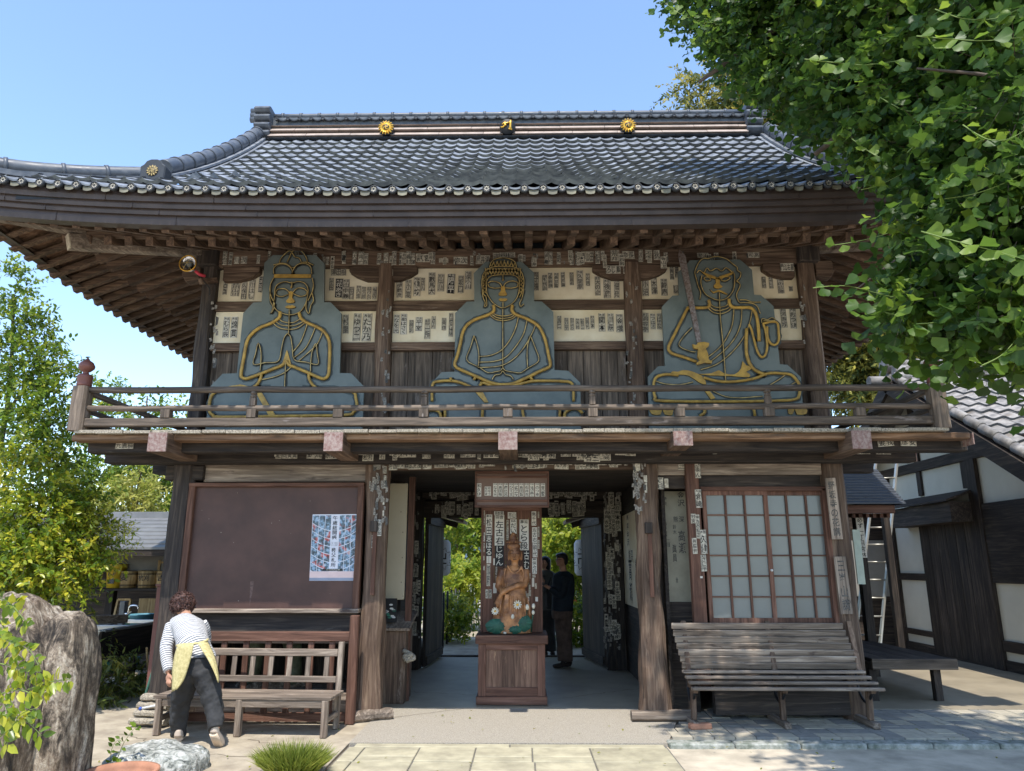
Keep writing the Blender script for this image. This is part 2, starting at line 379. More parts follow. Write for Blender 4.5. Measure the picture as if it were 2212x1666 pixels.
M['greenplastic'] = plain('green_plastic', (.03, .16, .11), .5, var=.05)
M['whiteplastic'] = plain('white_plastic', (.6, .6, .58), .5, var=.05)
M['metalroof'] = plain('grey_metal_roof', (.2, .2, .205), .45, metal=.2, var=.12, scale=4)
M['slateroof'] = plain('dark_slate_roof', (.06, .065, .075), .5, var=.15, scale=4)
M['lantern'] = plain('white_lantern_paper', (.62, .64, .66), .8, var=.03)
M['bark'] = plain('bark', (.1, .075, .055), .9, var=.4, scale=10, bumps=.6)
M['red'] = plain('red_cord', (.5, .04, .06), .6)
M['orange'] = plain('orange_flower', (.75, .2, .02), .6)
M['hill'] = plain('distant_hill', (.06, .1, .13), .95, var=.2, scale=.01)
M['ginkgo'] = leafmat('ginkgo_leaf', (.02, .05, .012), (.07, .14, .018), (.19, .28, .035), .5)
M['camellia'] = leafmat('glossy_shrub_leaf', (.035, .075, .012), (.16, .24, .02), (.46, .44, .04), .4, .3)
M['maple'] = leafmat('light_tree_leaf', (.035, .08, .014), (.13, .22, .025), (.34, .38, .045), .5)
M['conifer'] = leafmat('conifer_needle', (.02, .04, .012), (.07, .10, .025), (.34, .3, .05), .3, .6)
M['grass'] = leafmat('grass_blade', (.07, .11, .015), (.22, .27, .04), (.42, .42, .1), .4)
M['spotted'] = leafmat('fern_leaf', (.03, .05, .012), (.12, .15, .03), (.32, .3, .05), .35)
# stone with streaks
def rockmat():
    m, nt, bs = newmat('streaked_boulder'); v = coords(nt, (1, 1, .3), False); v2 = coords(nt, (1, 1, .8), False)
    n = N(nt, 'ShaderNodeTexNoise'); n.inputs['Scale'].default_value = 9; n.inputs['Detail'].default_value = 12; n.inputs['Roughness'].default_value = .72; n.inputs['Distortion'].default_value = .8; nt.links.new(v, n.inputs[0])
    f = N(nt, 'ShaderNodeTexNoise'); f.inputs['Scale'].default_value = 38; f.inputs['Detail'].default_value = 10; f.inputs['Roughness'].default_value = .75; nt.links.new(v2, f.inputs[0])
    b = N(nt, 'ShaderNodeTexNoise'); b.inputs['Scale'].default_value = 2.2; b.inputs['Detail'].default_value = 6; nt.links.new(v2, b.inputs[0])
    col = ramp(nt, n.outputs[0], [(.40, (.035, .027, .02)), (.47, (.16, .125, .09)), (.53, (.4, .32, .235)), (.62, (.7, .62, .5))])
    col = mixc(nt, .75, col, ramp(nt, f.outputs[0], [(.4, (.3, .27, .25)), (.56, (1.2, 1.18, 1.15))]), 'MULTIPLY')
    col = mixc(nt, ramp(nt, b.outputs[0], [(.5, (0, 0, 0)), (.62, (.35, .35, .35))]), col, (.26, .17, .1))
    nt.links.new(col, bs.inputs['Base Color']); bs.inputs['Roughness'].default_value = .85
    ad = N(nt, 'ShaderNodeMath', operation='MULTIPLY_ADD'); ad.inputs[1].default_value = .5; nt.links.new(f.outputs[0], ad.inputs[0]); nt.links.new(n.outputs[0], ad.inputs[2])
    bump(nt, bs, ad.outputs[0], 1., .05); return m
M['rock'] = rockmat()
def stone2():
    m, nt, bs = newmat('pale_green_stone'); v = coords(nt, (1, 1, 1), False)
    n = N(nt, 'ShaderNodeTexNoise'); n.inputs['Scale'].default_value = 14; n.inputs['Detail'].default_value = 11; n.inputs['Roughness'].default_value = .7; n.inputs['Distortion'].default_value = 1.1; nt.links.new(v, n.inputs[0])
    col = ramp(nt, n.outputs[0], [(.36, (.05, .055, .05)), (.43, (.24, .25, .22)), (.5, (.42, .42, .37)), (.6, (.66, .65, .6))])
    nt.links.new(col, bs.inputs['Base Color']); bs.inputs['Roughness'].default_value = .65; bump(nt, bs, n.outputs[0], 1., .04); return m
M['rock_green'] = stone2()
def stripes():
    m, nt, bs = newmat('navy_white_stripe_shirt'); tc = N(nt, 'ShaderNodeTexCoord')
    at = N(nt, 'ShaderNodeAttribute', attribute_name='len')
    mu = N(nt, 'ShaderNodeMath', operation='MULTIPLY'); mu.inputs[1].default_value = 1/.024; nt.links.new(at.outputs['Fac'], mu.inputs[0])
    fr = N(nt, 'ShaderNodeMath', operation='FRACT'); nt.links.new(mu.outputs[0], fr.inputs[0])
    c = ramp(nt, fr.outputs[0], [(.0, (.1, .11, .13)), (.42, (.1, .11, .13)), (.5, (.62, .6, .58)), (.95, (.62, .6, .58))])
    nt.links.new(c, bs.inputs['Base Color']); bs.inputs['Roughness'].default_value = .85; return m
M['stripe'] = stripes()
M['apron'] = plain('pale_yellow_apron', (.62, .53, .26), .85, var=.12, scale=45, dark=(.48, .4, .17), bumps=.15, bscale=14)

# ------------------------------------------------------------------ glyphs for painted writing
GL = {}
def glyph(ch, bold=.012):
    if ch in GL: return GL[ch]
    cu = bpy.data.curves.new('g', 'FONT'); cu.body = ch; cu.size = 1; cu.offset = bold; cu.resolution_u = 2; cu.fill_mode = 'FRONT'
    o = bpy.data.objects.new('g', cu); C.objects.link(o); bpy.context.view_layer.update()
    me = bpy.data.meshes.new_from_object(o.evaluated_get(bpy.context.evaluated_depsgraph_get()))
    vs = np.array([v.co[:2] for v in me.vertices]) if len(me.vertices) else np.zeros((0, 2)); fs = [tuple(p.vertices) for p in me.polygons]
    bpy.data.objects.remove(o); bpy.data.meshes.remove(me); bpy.data.curves.remove(cu)
    if len(vs):
        mn, mx = vs.min(0), vs.max(0); s = max((mx-mn).max(), .6); vs = (vs-(mn+mx)/2)/s
    GL[ch] = (vs, fs); return GL[ch]
def text_on(mb, o, ux, uz, w, h, text, mi=1, vertical=True, lift=None, fill=.9):
    """write text in the rectangle w x h centred at o, ux right, uz up"""
    n = len(text)
    if not n: return
    cw, ch = (w, h/n) if vertical else (w/n, h)
    for i, c in enumerate(text):
        vs, fs = glyph(c)
        if not len(vs): continue
        cx, cz = (0, h/2-ch*(i+.5)) if vertical else (-w/2+cw*(i+.5), 0)
        pts = [o+ux*(cx+v[0]*cw*fill)+uz*(cz+v[1]*ch*fill)+(lift or Vector((0, 0, 0))) for v in vs]
        mb.add(pts, fs, mi)
# ------------------------------------------------------------------ ground and setting
X0 = -.17                                   # the gate's centre line
gr = MB(); gr.add([(-1500, -400, -.03), (1500, -400, -.03), (1500, 2500, -.03), (-1500, 2500, -.03)], [(0, 1, 2, 3)])
struct(gr.build('ground', M['groundmat']))
def hill_mesh(y, h0, amp, x0, x1, n, seed, mat):
    r = random.Random(seed); mb = MB(); ph = [r.uniform(0, 6) for _ in range(5)]; rows = []
    for k, (dy, fh) in enumerate([(-80, 0), (0, 1), (90, .6), (200, 0)]):
        rows.append([(x0+(x1-x0)*i/n, y+dy, (h0+sum(amp/(j+1)*sin((j+1)*5*i/n+ph[j]) for j in range(5)))*fh-.05) for i in range(n+1)])
    vs = [v for q in rows for v in q]; fs = [(a*(n+1)+i, a*(n+1)+i+1, (a+1)*(n+1)+i+1, (a+1)*(n+1)+i) for a in range(3) for i in range(n)]
    mb.add(vs, fs, 0, True); return struct(mb.build('hills', mat))
hill_mesh(900, 60, 14, -1200, 900, 60, 3, M['hill'])

# concrete yard on the left, passage floor, side yard on the right
mb = MB(); mb.box(-9, -1.62, 5.2, 16, -.03, -.004); yard = struct(mb.build('courtyard', M['concrete']))
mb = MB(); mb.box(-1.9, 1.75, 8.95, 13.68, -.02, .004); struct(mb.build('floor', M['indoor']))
mb = MB(); mb.add([(-1.62, 7.27, .0), (1.32, 7.3, .0), (1.6, 8.3, .0), (1.5, 8.95, .0), (-1.62, 8.95, 0), (-1.62, 8.9, 0),
                   (-1.62, 7.27, -.06), (1.32, 7.3, -.06), (1.6, 8.3, -.06), (1.5, 8.95, -.06), (-1.62, 8.95, -.06), (-1.62, 8.9, -.06)],
       [(0, 1, 2, 3, 4, 5), (0, 6, 7, 1), (1, 7, 8, 2)]); struct(mb.build('apron', M['washed']))
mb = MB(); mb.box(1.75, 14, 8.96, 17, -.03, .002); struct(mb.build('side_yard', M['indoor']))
mb = MB(); mb.box(-2.2, 1.6, 13.68, 26, -.03, -.002); struct(mb.build('garden_path', M['concrete']))
# yellow slabs in the middle: each its own stone
walk = struct(MB().box(-1.6, 1.29, 4.4, 7.26, -.05, -.012).build('slab_walk', M['joint']))
xs_top = [xx(204/1.31*.5422+1300*.5422, 1535/1.31*.5422+1800*.5422, 1) for _ in (0,)]
def gx(u, v): return G((1300+u/1.31)*.54216, (1800+v/1.31)*.54216)
cuts = [gx(u, 1540).x for u in (204, 498, 784, 1080, 1378)]
rowy = [(7.25, 7.13), (7.12, 6.64), (6.63, 6.02), (6.01, 5.4), (5.39, 4.7)]
for r_, (ya, yb) in enumerate(rowy):
    edges = [-1.59]+[c+random.uniform(-.012, .012)+(.0 if r_ % 2 else .0) for c in cuts]+[1.28]
    if r_ == 0: edges = [-1.55, cuts[2]+.3, 1.27]
    for a, b in zip(edges[:-1], edges[1:]):
        if r_ >= 1 and (int(a*10) % 2 == 0) and r_ < 3:
            ym = ya-.28-.05*random.random(); rects = [(ya, ym+.008), (ym-.004, yb)]
        else: rects = [(ya, yb)]
        for (p, q) in rects:
            h = random.uniform(-.002, .003)
            MB().box(a+.006, b-.006, q+.006, p-.004, -.03, h).build('slab', M['slab'], walk, bevel=.005)
# paver pavement on the right with a mossy kerb
pave = struct(MB().add([(1.32, 7.42, -.02), (9, 7.55, -.02), (9, 8.95, -.02), (1.5, 8.95, -.02), (1.45, 8.3, -.02)], [(0, 1, 2, 3, 4)]).build('pavement', M['joint']))
def paver(w, d): return MB().box(-w/2+.004, w/2-.004, -d/2+.004, d/2-.004, -.04, .004)
meshes = {}
for key, (w, d) in dict(h=(.2, .1), v=(.1, .2), s=(.2, .2)).items():
    for mk in ('paver_a', 'paver_b'): meshes[key, mk] = paver(w, d).mesh('paver', M[mk])
cand = []
x = 1.4; ry = 7.55
def inpave(cx, cy): return cx > 1.42+(cy-7.45)*.2 and cy < 8.93
i = 0
while x < 7.4:
    y = 7.52; j = 0
    while y < 8.95:
        k = (i+j) % 3; 
        if inpave(x+.1, y+.1):
            if (i+j) % 2 == 0:
                mk = 'paver_b' if random.random() < .55 else 'paver_a'
                cand.append((x+.1, y+.1, 's', mk))
            else:
                mk = 'paver_b' if random.random() < .25 else 'paver_a'
                if (i % 2): cand += [(x+.1, y+.05, 'h', mk), (x+.1, y+.15, 'h', mk)]
                else: cand += [(x+.05, y+.1, 'v', mk), (x+.15, y+.1, 'v', mk)]
        y += .2; j += 1
    x += .2; i += 1
cand.sort(key=lambda c: -(proj(c[0], c[1], 0)[1])-(.4 if c[0] < 5.6 else -900))
restm = MB()
for n_, (cx, cy, k, mk) in enumerate(cand):
    dz = random.uniform(-.0025, .0025)
    if n_ < 295: inst('paver', meshes[k, mk], pave, (cx, cy, dz))
    else:
        w, d = dict(h=(.2, .1), v=(.1, .2), s=(.2, .2))[k]
        restm.box(cx-w/2+.004, cx+w/2-.004, cy-d/2+.004, cy+d/2-.004, -.03, .004+dz, 0 if mk == 'paver_a' else 1)
if restm.v: stuff(restm.build('paver_field', [M['paver_a'], M['paver_b']], pave))
kb = struct(MB().box(1.3, 1.31, 7.3, 7.31, -.1, -.05).build('kerb', M['kerb']))
xk = 1.31
while xk < 9:
    L = .6; yk = 7.2+(xk-1.3)*.012
    MB().beam((xk+.004, yk+.09, -.045), (xk+L-.004, yk+.097, -.045), .17, .12).build('kerb_stone', M['kerb'], kb, bevel=.012); xk += L
struct(MB().add([(1.29, 4, -.095), (11, 4, -.095), (11, 7.24, -.095), (1.3, 7.18, -.095)], [(0, 1, 2, 3)]).build('gravel_bed', M['gravelbase']))
# loose gravel
def scatter_mesh(name, base_v, base_f, pts, scales, mat, parent=None, tint=True, rots=None, smooth=False):
    n = len(pts); bv = np.array(base_v, float); nb = len(bv)
    if rots is None:
        a = rng.uniform(0, 2*pi, n); b = rng.uniform(-.5, .5, n); c = rng.uniform(-.5, .5, n)
        ca, sa, cb, sb, cc, sc = np.cos(a), np.sin(a), np.cos(b), np.sin(b), np.cos(c), np.sin(c)
        R = np.zeros((n, 3, 3)); R[:, 0, 0] = ca*cb; R[:, 0, 1] = ca*sb*sc-sa*cc; R[:, 0, 2] = ca*sb*cc+sa*sc
        R[:, 1, 0] = sa*cb; R[:, 1, 1] = sa*sb*sc+ca*cc; R[:, 1, 2] = sa*sb*cc-ca*sc; R[:, 2, 0] = -sb; R[:, 2, 1] = cb*sc; R[:, 2, 2] = cb*cc
    else: R = rots
    V = np.einsum('nij,kj->nki', R, bv)*np.asarray(scales)[:, None, None]+np.asarray(pts)[:, None, :]
    me = bpy.data.meshes.new(name); nf = len(base_f); V = V.reshape(-1, 3)
    me.vertices.add(len(V)); me.vertices.foreach_set('co', V.ravel())
    ls = [len(f) for f in base_f]; tot = sum(ls); flat = np.concatenate([np.array(f) for f in base_f])
    loops = (flat[None, :]+(np.arange(n)*nb)[:, None]).ravel(); me.loops.add(tot*n); me.loops.foreach_set('vertex_index', loops.astype(np.int32))
    me.polygons.add(nf*n); st = np.concatenate([[0], np.cumsum(ls)[:-1]]); me.polygons.foreach_set('loop_start', (st[None, :]+(np.arange(n)*tot)[:, None]).ravel().astype(np.int32))
    me.polygons.foreach_set('loop_total', np.tile(ls, n).astype(np.int32))
    if smooth: me.polygons.foreach_set('use_smooth', np.ones(nf*n, bool))
    me.materials.append(mat); me.update(calc_edges=True)
    if tint is not False:
        t = rng.uniform(0, 1, n) if tint is True else np.asarray(tint)
        at = me.attributes.new('tint', 'FLOAT', 'POINT'); at.data.foreach_set('value', np.repeat(t, nb).astype(np.float32))
    me.validate()
    o = bpy.data.objects.new(name, me); C.objects.link(o)
    if parent: o.parent = parent; o.location = -wloc(parent)
    return o
OCT = [(1, 0, 0), (0, 1, 0), (-1, 0, 0), (0, -1, 0), (.2, .1, .6), (-.1, 0, -.6)]; OCTF = [(0, 1, 4), (1, 2, 4), (2, 3, 4), (3, 0, 4), (1, 0, 5), (2, 1, 5), (3, 2, 5), (0, 3, 5)]
n = 16000; px = rng.uniform(1.31, 6.5, n); py = rng.uniform(5.6, 7.17, n)
stuff(scatter_mesh('gravel', OCT, OCTF, np.c_[px, py, rng.uniform(-.1, -.078, n)], rng.uniform(.006, .015, n), M['gravel'], tint=False))

# ------------------------------------------------------------------ the temple gate
gate = thing('temple_gate', 'two storey old timber temple gate with tiled hip and gable roof and balcony', 'gate', (X0, 8.5, 0))
def part(mb, name, mat, bevel=0, parent=None, label=None, **k):
    o = mb.build(name, mat, parent or gate, bevel=bevel, **k)
    if label: o['label'] = label
    return o
def rough_post(x, y, z0, z1, w, d, seed, amp=.008, taper=0, lean=0, flare=0, nz=26, ns=16):
    r = random.Random(seed); mb = MB(); ph = [(r.uniform(1, 9), r.uniform(0, 6), r.randint(1, 5)) for _ in range(6)]; vs = []
    for i in range(nz+1):
        t = i/nz; z = z0+(z1-z0)*t; fl = flare*max(0, 1-t*3)**2
        for k in range(ns):
            a = 2*pi*(k+.5)/ns; ca, sa = cos(a), sin(a); pw = .22
            ex = math.copysign(abs(ca)**pw, ca); ey = math.copysign(abs(sa)**pw, sa); m_ = max(abs(ca), abs(sa))
            ex, ey = ca/m_, sa/m_
            if abs(abs(ca)-abs(sa)) < .25: ex *= .93; ey *= .93
            q = 1+sum(amp*sin(f*z+p+k_*a) for f, p, k_ in ph)/w
            vs.append((x+lean*t+ex*w/2*(1-taper*t)*q*(1+fl), y+ey*d/2*(1-taper*t)*q*(1+fl), z))
    fs = [(i*ns+k, i*ns+(k+1) % ns, (i+1)*ns+(k+1) % ns, (i+1)*ns+k) for i in range(nz) for k in range(ns)]
    fs += [tuple(reversed(range(ns))), tuple(nz*ns+k for k in range(ns))]
    return mb.add(vs, fs, 0, False)
FY = 8.43                    # lower front post line
UY = 8.5                     # upper wall line
BZ = 2.97                    # balcony floor
Zu = lambda y, Y=8.45: zy(y, Y)
top_z0, top_z1 = Zu(576), Zu(541)
# lower posts
part(rough_post(-1.68, FY, 0, 2.72, .24, .24, 1, .011, flare=.28), 'post', M['wood_z'])
part(rough_post(1.40, FY, 0, 2.72, .25, .25, 2, .011, flare=.3), 'post', M['wood_z'])
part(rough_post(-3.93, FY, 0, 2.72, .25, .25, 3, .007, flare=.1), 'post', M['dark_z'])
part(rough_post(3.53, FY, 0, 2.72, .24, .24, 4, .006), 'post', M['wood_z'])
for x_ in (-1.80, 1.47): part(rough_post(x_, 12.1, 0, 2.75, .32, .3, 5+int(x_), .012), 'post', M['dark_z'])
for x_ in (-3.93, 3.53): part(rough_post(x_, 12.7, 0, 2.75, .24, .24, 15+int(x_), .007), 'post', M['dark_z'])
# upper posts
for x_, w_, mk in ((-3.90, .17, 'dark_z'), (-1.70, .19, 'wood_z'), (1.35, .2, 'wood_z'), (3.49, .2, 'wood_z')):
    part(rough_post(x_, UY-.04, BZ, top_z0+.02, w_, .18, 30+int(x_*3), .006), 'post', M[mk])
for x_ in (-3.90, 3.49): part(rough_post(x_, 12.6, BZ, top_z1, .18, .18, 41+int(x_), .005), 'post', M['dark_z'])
# corner blocks on the upper posts
for x_, s_ in ((-3.92, -1), (3.5, 1)):
    mb = MB(); mb.box(x_-.13, x_+.13, 8.3, 8.6, top_z0-.01, top_z1+.06); part(mb, 'corner_block', M['dark_z'], .012)
    mb = MB(); mb.prism([(x_+s_*.10, top_z0+.02), (x_+s_*.3, top_z0+.03), (x_+s_*.33, top_z0-.1), (x_+s_*.27, top_z0-.2), (x_+s_*.1, top_z0-.16)], 8.38, 8.54); part(mb, 'beam_nose', M['wood_x'], .01)
# upper wall: beams, plaster, planks
UL, UR = -3.82, 3.41
part(MB().box(UL-.02, UR+.02, 8.38, 8.56, top_z0, top_z1), 'wall_beam', M['wood_x'], .008)
zA0, zA1 = zy(651, 8.5), zy(577, 8.5)
zB0, zB1 = zy(741, 8.5), zy(674, 8.5)
part(MB().box(UL-.02, UR+.02, 8.46, 8.6, zA0-.12, zA0+.004), 'wall_beam', M['wood_x'], .006)
part(MB().box(UL-.02, UR+.02, 8.45, 8.6, zB0-.1, zB0+.004), 'wall_beam', M['wood_x'], .006)
bays = [(-3.82, -1.79), (-1.61, 1.25), (1.45, 3.40)]
for a, b in bays:
    part(MB().box(a, b, 8.5, 8.58, zA0-.03, top_z0+.03), 'plaster_panel', M['plaster'])
    part(MB().box(a, b, 8.5, 8.58, zB0-.03, zA0-.09), 'plaster_panel', M['plaster'])
    x = a
    while x < b-.02:
        w = min(random.uniform(.17, .3), b-x)
        if b-(x+w) < .08: w = b-x
        part(MB().box(x+.003, x+w-.003, 8.515+random.uniform(-.006, .006), 8.56, BZ, zB0-.08), 'plank', M['rail_z'], .003); x += w
# boat shaped brackets on the inner posts and half ones at the corners
def boat(xa, xb, za, zb, half=0):
    w = xb-xa; h = za-zb
    if half == 0: pts = [(xa, za), (xb, za), (xb, za-h*.38), (xb-w*.1, za-h*.7), (xb-w*.26, zb), (xa+w*.26, zb), (xa+w*.1, za-h*.7), (xa, za-h*.38)]
    elif half == 1: pts = [(xa, za), (xb, za), (xb, za-h*.38), (xb-w*.22, za-h*.75), (xb-w*.6, zb), (xa, zb)]
    else: pts = [(xb, za), (xa, za), (xa, za-h*.38), (xa+w*.22, za-h*.75), (xa+w*.6, zb), (xb, zb)]
    return MB().prism(pts, 8.40, 8.53)
bz1, bz0 = top_z0-.002, zy(604, 8.42)
for xa, xb, hf in ((xx(754, 590, 8.4), xx(901, 590, 8.4), 0), (xx(1281, 590, 8.4), xx(1442, 590, 8.4), 0), (xx(482, 590, 8.4), xx(560, 590, 8.4), 1), (xx(1649, 590, 8.4), xx(1717, 590, 8.4), 2)):
    part(boat(xa, xb, bz1, bz0, hf), 'bracket', M['wood_x'], .008)
# side and rear walls of the upper storey, dark rooms below
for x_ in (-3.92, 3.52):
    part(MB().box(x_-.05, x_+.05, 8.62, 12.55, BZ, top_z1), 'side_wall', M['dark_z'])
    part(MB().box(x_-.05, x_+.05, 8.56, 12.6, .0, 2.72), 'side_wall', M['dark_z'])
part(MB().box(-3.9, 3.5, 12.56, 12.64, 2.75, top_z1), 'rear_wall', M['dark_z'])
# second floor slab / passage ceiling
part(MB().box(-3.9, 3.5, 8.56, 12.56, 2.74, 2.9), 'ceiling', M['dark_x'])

# ---- balcony
bal = MB().box(-3.9, 3.5, 8.42, 8.47, 2.86, 2.95).build('balcony', M['dark_x'], gate)
bx0, bx1, by0 = -4.74, 4.40, 7.48
x = bx0
while x < bx1-.01:
    w = min(random.uniform(.2, .3), bx1-x)
    if bx1-(x+w) < .1: w = bx1-x
    e = random.uniform(-.02, .015)
    part(MB().box(x+.002, x+w-.002, by0+e, 8.46 if abs(x+.1) < 3.8 else 9.1, 2.935+random.uniform(-.004, .004), BZ+random.uniform(-.004, .004), 0), 'floor_board', [M['edge'] if True else 0, M['grey_y']], .003, bal); x += w
for x_a, x_b in ((bx0, -3.97), (3.57, bx1)):
    part(MB().box(x_a, x_b, 9.1, 12.9, 2.935, BZ), 'floor_board', M['grey_y'], 0, bal)
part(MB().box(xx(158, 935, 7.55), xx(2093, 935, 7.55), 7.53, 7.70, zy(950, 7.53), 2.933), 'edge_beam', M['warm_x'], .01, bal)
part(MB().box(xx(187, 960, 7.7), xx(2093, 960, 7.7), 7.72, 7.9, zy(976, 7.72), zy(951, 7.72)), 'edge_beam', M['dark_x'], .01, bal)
part(MB().box(xx(2093, 945, 7.6), xx(2093, 945, 7.6)+.012, 7.535, 7.895, zy(968, 7.72), 2.928), 'beam_end', M['endgrain'], 0, bal)
for xc, y0_, y1_ in ((340, 931, 974), (720, 932, 974), (1097, 931, 972), (1476, 925, 964), (1862, 930, 972)):
    Y = 7.38; X = xx(xc, 950, Y); z0 = zy(y1_, Y); z1 = min(zy(y0_, Y), 2.93)
    w = .2
    part(MB().box(X-w/2, X+w/2, Y+.012, 8.36, z0+.0, z1), 'bracket_arm', M['wood_y'], .008, bal)
    part(MB().box(X-w/2+.003, X+w/2-.003, Y, Y+.012, z0+.003, z1-.003), 'arm_end', M['endgrain'], 0, bal)
for (xa, xb, ya, yb, Y0, Y1) in ((226, 1979, 969, 999, 8.12, 8.30),):
    part(MB().box(xx(xa, 985, Y0), xx(xb, 985, Y0), Y0, Y1, zy(yb, Y0), zy(ya, Y0)), 'bracket_beam', M['dark_x'], .01)
    part(MB().box(xx(xb, 985, Y0), xx(xb, 985, Y0)+.01, Y0+.003, Y1-.003, zy(yb, Y0)+.003, zy(ya, Y0)-.003), 'beam_end', M['endgrain'])
part(MB().box(xx(358, 1020, 8.33), xx(440, 1020, 8.33), 8.32, 8.5, zy(1036, 8.33), zy(1004, 8.33)), 'bracket_beam', M['dark_x'], .01)
part(MB().box(-1.58, 1.3, 8.36, 8.52, zy(1014, 8.4), zy(993, 8.4)), 'lintel', M['wood_x'], .01)
# side arms under the side balconies
for Y in (9.2, 10.6, 12.0):
    for xa, xb in ((bx0, -3.9), (3.5, bx1)): part(MB().box(xa, xb, Y, Y+.16, 2.72, 2.93), 'bracket_arm', M['dark_x'], 0, bal)
# balcony rails
RY = 7.55
zt, zm, zb1, zb0 = zy(840, RY), zy(880, RY), zy(902, RY), zy(920, RY)
lx, rx_ = xx(172, 900, RY), xx(2029, 900, RY)
def wob(a, b, n=14, amp=.006, seed=0):
    r = random.Random(seed); a = Vector(a); b = Vector(b)
    return [a.lerp(b, i/n)+Vector((0, r.uniform(-amp, amp)*.5, r.uniform(-amp, amp))) for i in range(n+1)]
part(MB().tube(wob((lx, RY, zt), (rx_, RY, zt), seed=1), .036, 8), 'top_rail', M['rail_x'], 0, bal)
part(MB().tube(wob((lx-.05, RY, zm), (rx_, RY, zm), seed=2), .032, 8), 'middle_rail', M['rail_x'], 0, bal)
part(MB().box(lx-.05, rx_+.05, RY-.04, RY+.05, zb0, zb1), 'bottom_rail', M['rail_x'], .01, bal)
for x_ in (lx, rx_):
    part(MB().tube([(x_, RY, zt), (x_, 12.8, zt)], .034, 8), 'top_rail', M['rail_y'], 0, bal)
    part(MB().tube([(x_, RY, zm), (x_, 12.8, zm)], .03, 8), 'middle_rail', M['rail_y'], 0, bal)
    part(MB().box(x_-.04, x_+.04, RY+.06, 12.8, zb0, zb1), 'bottom_rail', M['rail_y'], 0, bal)
    for Y in (8.9, 10.3, 11.7): part(MB().box(x_-.035, x_+.035, Y, Y+.07, zb1, zt), 'rail_post', M['rail_z'], 0, bal)
for i, xd in enumerate((360, 545, 731, 916, 1097, 1280, 1468, 1661, 1857)):
    X = xx(xd, 893, RY)
    mb = MB(); mb.box(X-.05, X+.05, RY-.045, RY+.045, zb1, zm-.02)
    if i % 2: mb.box(X-.032, X+.032, RY-.032, RY+.032, zm+.02, zm+.11).lathe([(.03, zm+.11), (.04, zm+.13), (.018, zm+.15), (.042, zt-.05), (.03, zt-.02)], (X, RY, 0), 8)
    part(mb, 'rail_post', M['rail_z'], .004, bal)
zc = zy(833, RY)
for x_ in (lx, rx_):
    p = part(rough_post(x_, RY, BZ, zc, .165, .165, 70, .004, ns=16), 'corner_post', M['rail_z'], 0, bal)
    zz = zc
    part(MB().lathe([(.072, zz), (.078, zz+.03), (.07, zz+.045), (.08, zz+.06), (.072, zz+.085), (.082, zz+.1), (.075, zz+.125), (.065, zz+.135), (.035, zz+.14), (.028, zz+.165), (.045, zz+.175), (.08, zz+.21), (.083, zz+.235), (.062, zz+.275), (.025, zz+.3), (.006, zz+.33), (.0, zz+.34)], (x_, RY, 0), 18), 'finial', M['maroon2'], 0, bal)

# ---- lower storey, left bay
Y = 8.36
def fr(x0d, x1d, y0d, y1d, Yf, Yb, name, mat, bev=.006, label=None, parent=None, yref=None):
    yr = yref or (y0d+y1d)/2
    return part(MB().box(xx(x0d, yr, Yf), xx(x1d, yr, Yf), Yf, Yb, zy(y1d, Yf), zy(y0d, Yf)), name, mat, bev, parent, label)
fr(441, 806, 1001, 1040, 8.38, 8.5, 'wall_beam', M['grey_x'])
bx_l, bx_r = -3.80, -1.84
fr_z0, fr_z1 = zy(1318, 8.3), zy(1044, 8.3)
part(MB().box(bx_l, bx_r, 8.34, 8.38, fr_z0, fr_z1-.03), 'board_panel', M['maroon'], 0)
r_ = random.Random(3)
for k in range(13):
    px_ = r_.uniform(bx_l+.1, bx_r-.1); pz_ = r_.uniform(fr_z0+.05, fr_z1-.1); sz_ = r_.uniform(.004, .009)
    part(MB().box(px_, px_+sz_, 8.3385, 8.3395, pz_, pz_+sz_), 'paper_remnant', M['edge'])
part(MB().add([(bx_l+.75, 8.3388, fr_z0+.3), (bx_l+.762, 8.3388, fr_z0+.04), (bx_l+.78, 8.3388, fr_z0+.14), (bx_l+.79, 8.3388, fr_z0+.3)], [(0, 1, 2, 3)]), 'scuff', plain('scuffed_paint', (.13, .08, .065), .7, var=.4, scale=30))
for a, b, c, d in ((bx_l-.03, bx_l+.04, fr_z0, fr_z1), (bx_r-.05, bx_r+.02, fr_z0, fr_z1)):
    part(MB().box(a, b, 8.29, 8.38, c, d), 'board_frame', M['redwood_z'], .005)
part(MB().box(bx_l-.03, bx_r+.02, 8.285, 8.38, fr_z1-.035, fr_z1+.01), 'board_frame', M['redwood_x'], .005)
part(MB().box(bx_l-.02, bx_r+.04, 8.22, 8.4, fr_z0-.03, fr_z0+.012), 'shelf_board', M['grey_x'], .005)
part(MB().box(bx_l, bx_r, 8.31, 8.36, fr_z0-.35, fr_z0-.03), 'board_panel', M['dark_x'], 0)
# interior behind the fence: floor box and back wall, plus faint guardian figure
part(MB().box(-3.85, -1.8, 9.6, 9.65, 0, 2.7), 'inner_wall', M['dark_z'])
part(MB().box(-3.85, -1.8, 8.5, 9.6, .0, .22), 'inner_floor', M['grey_x'])
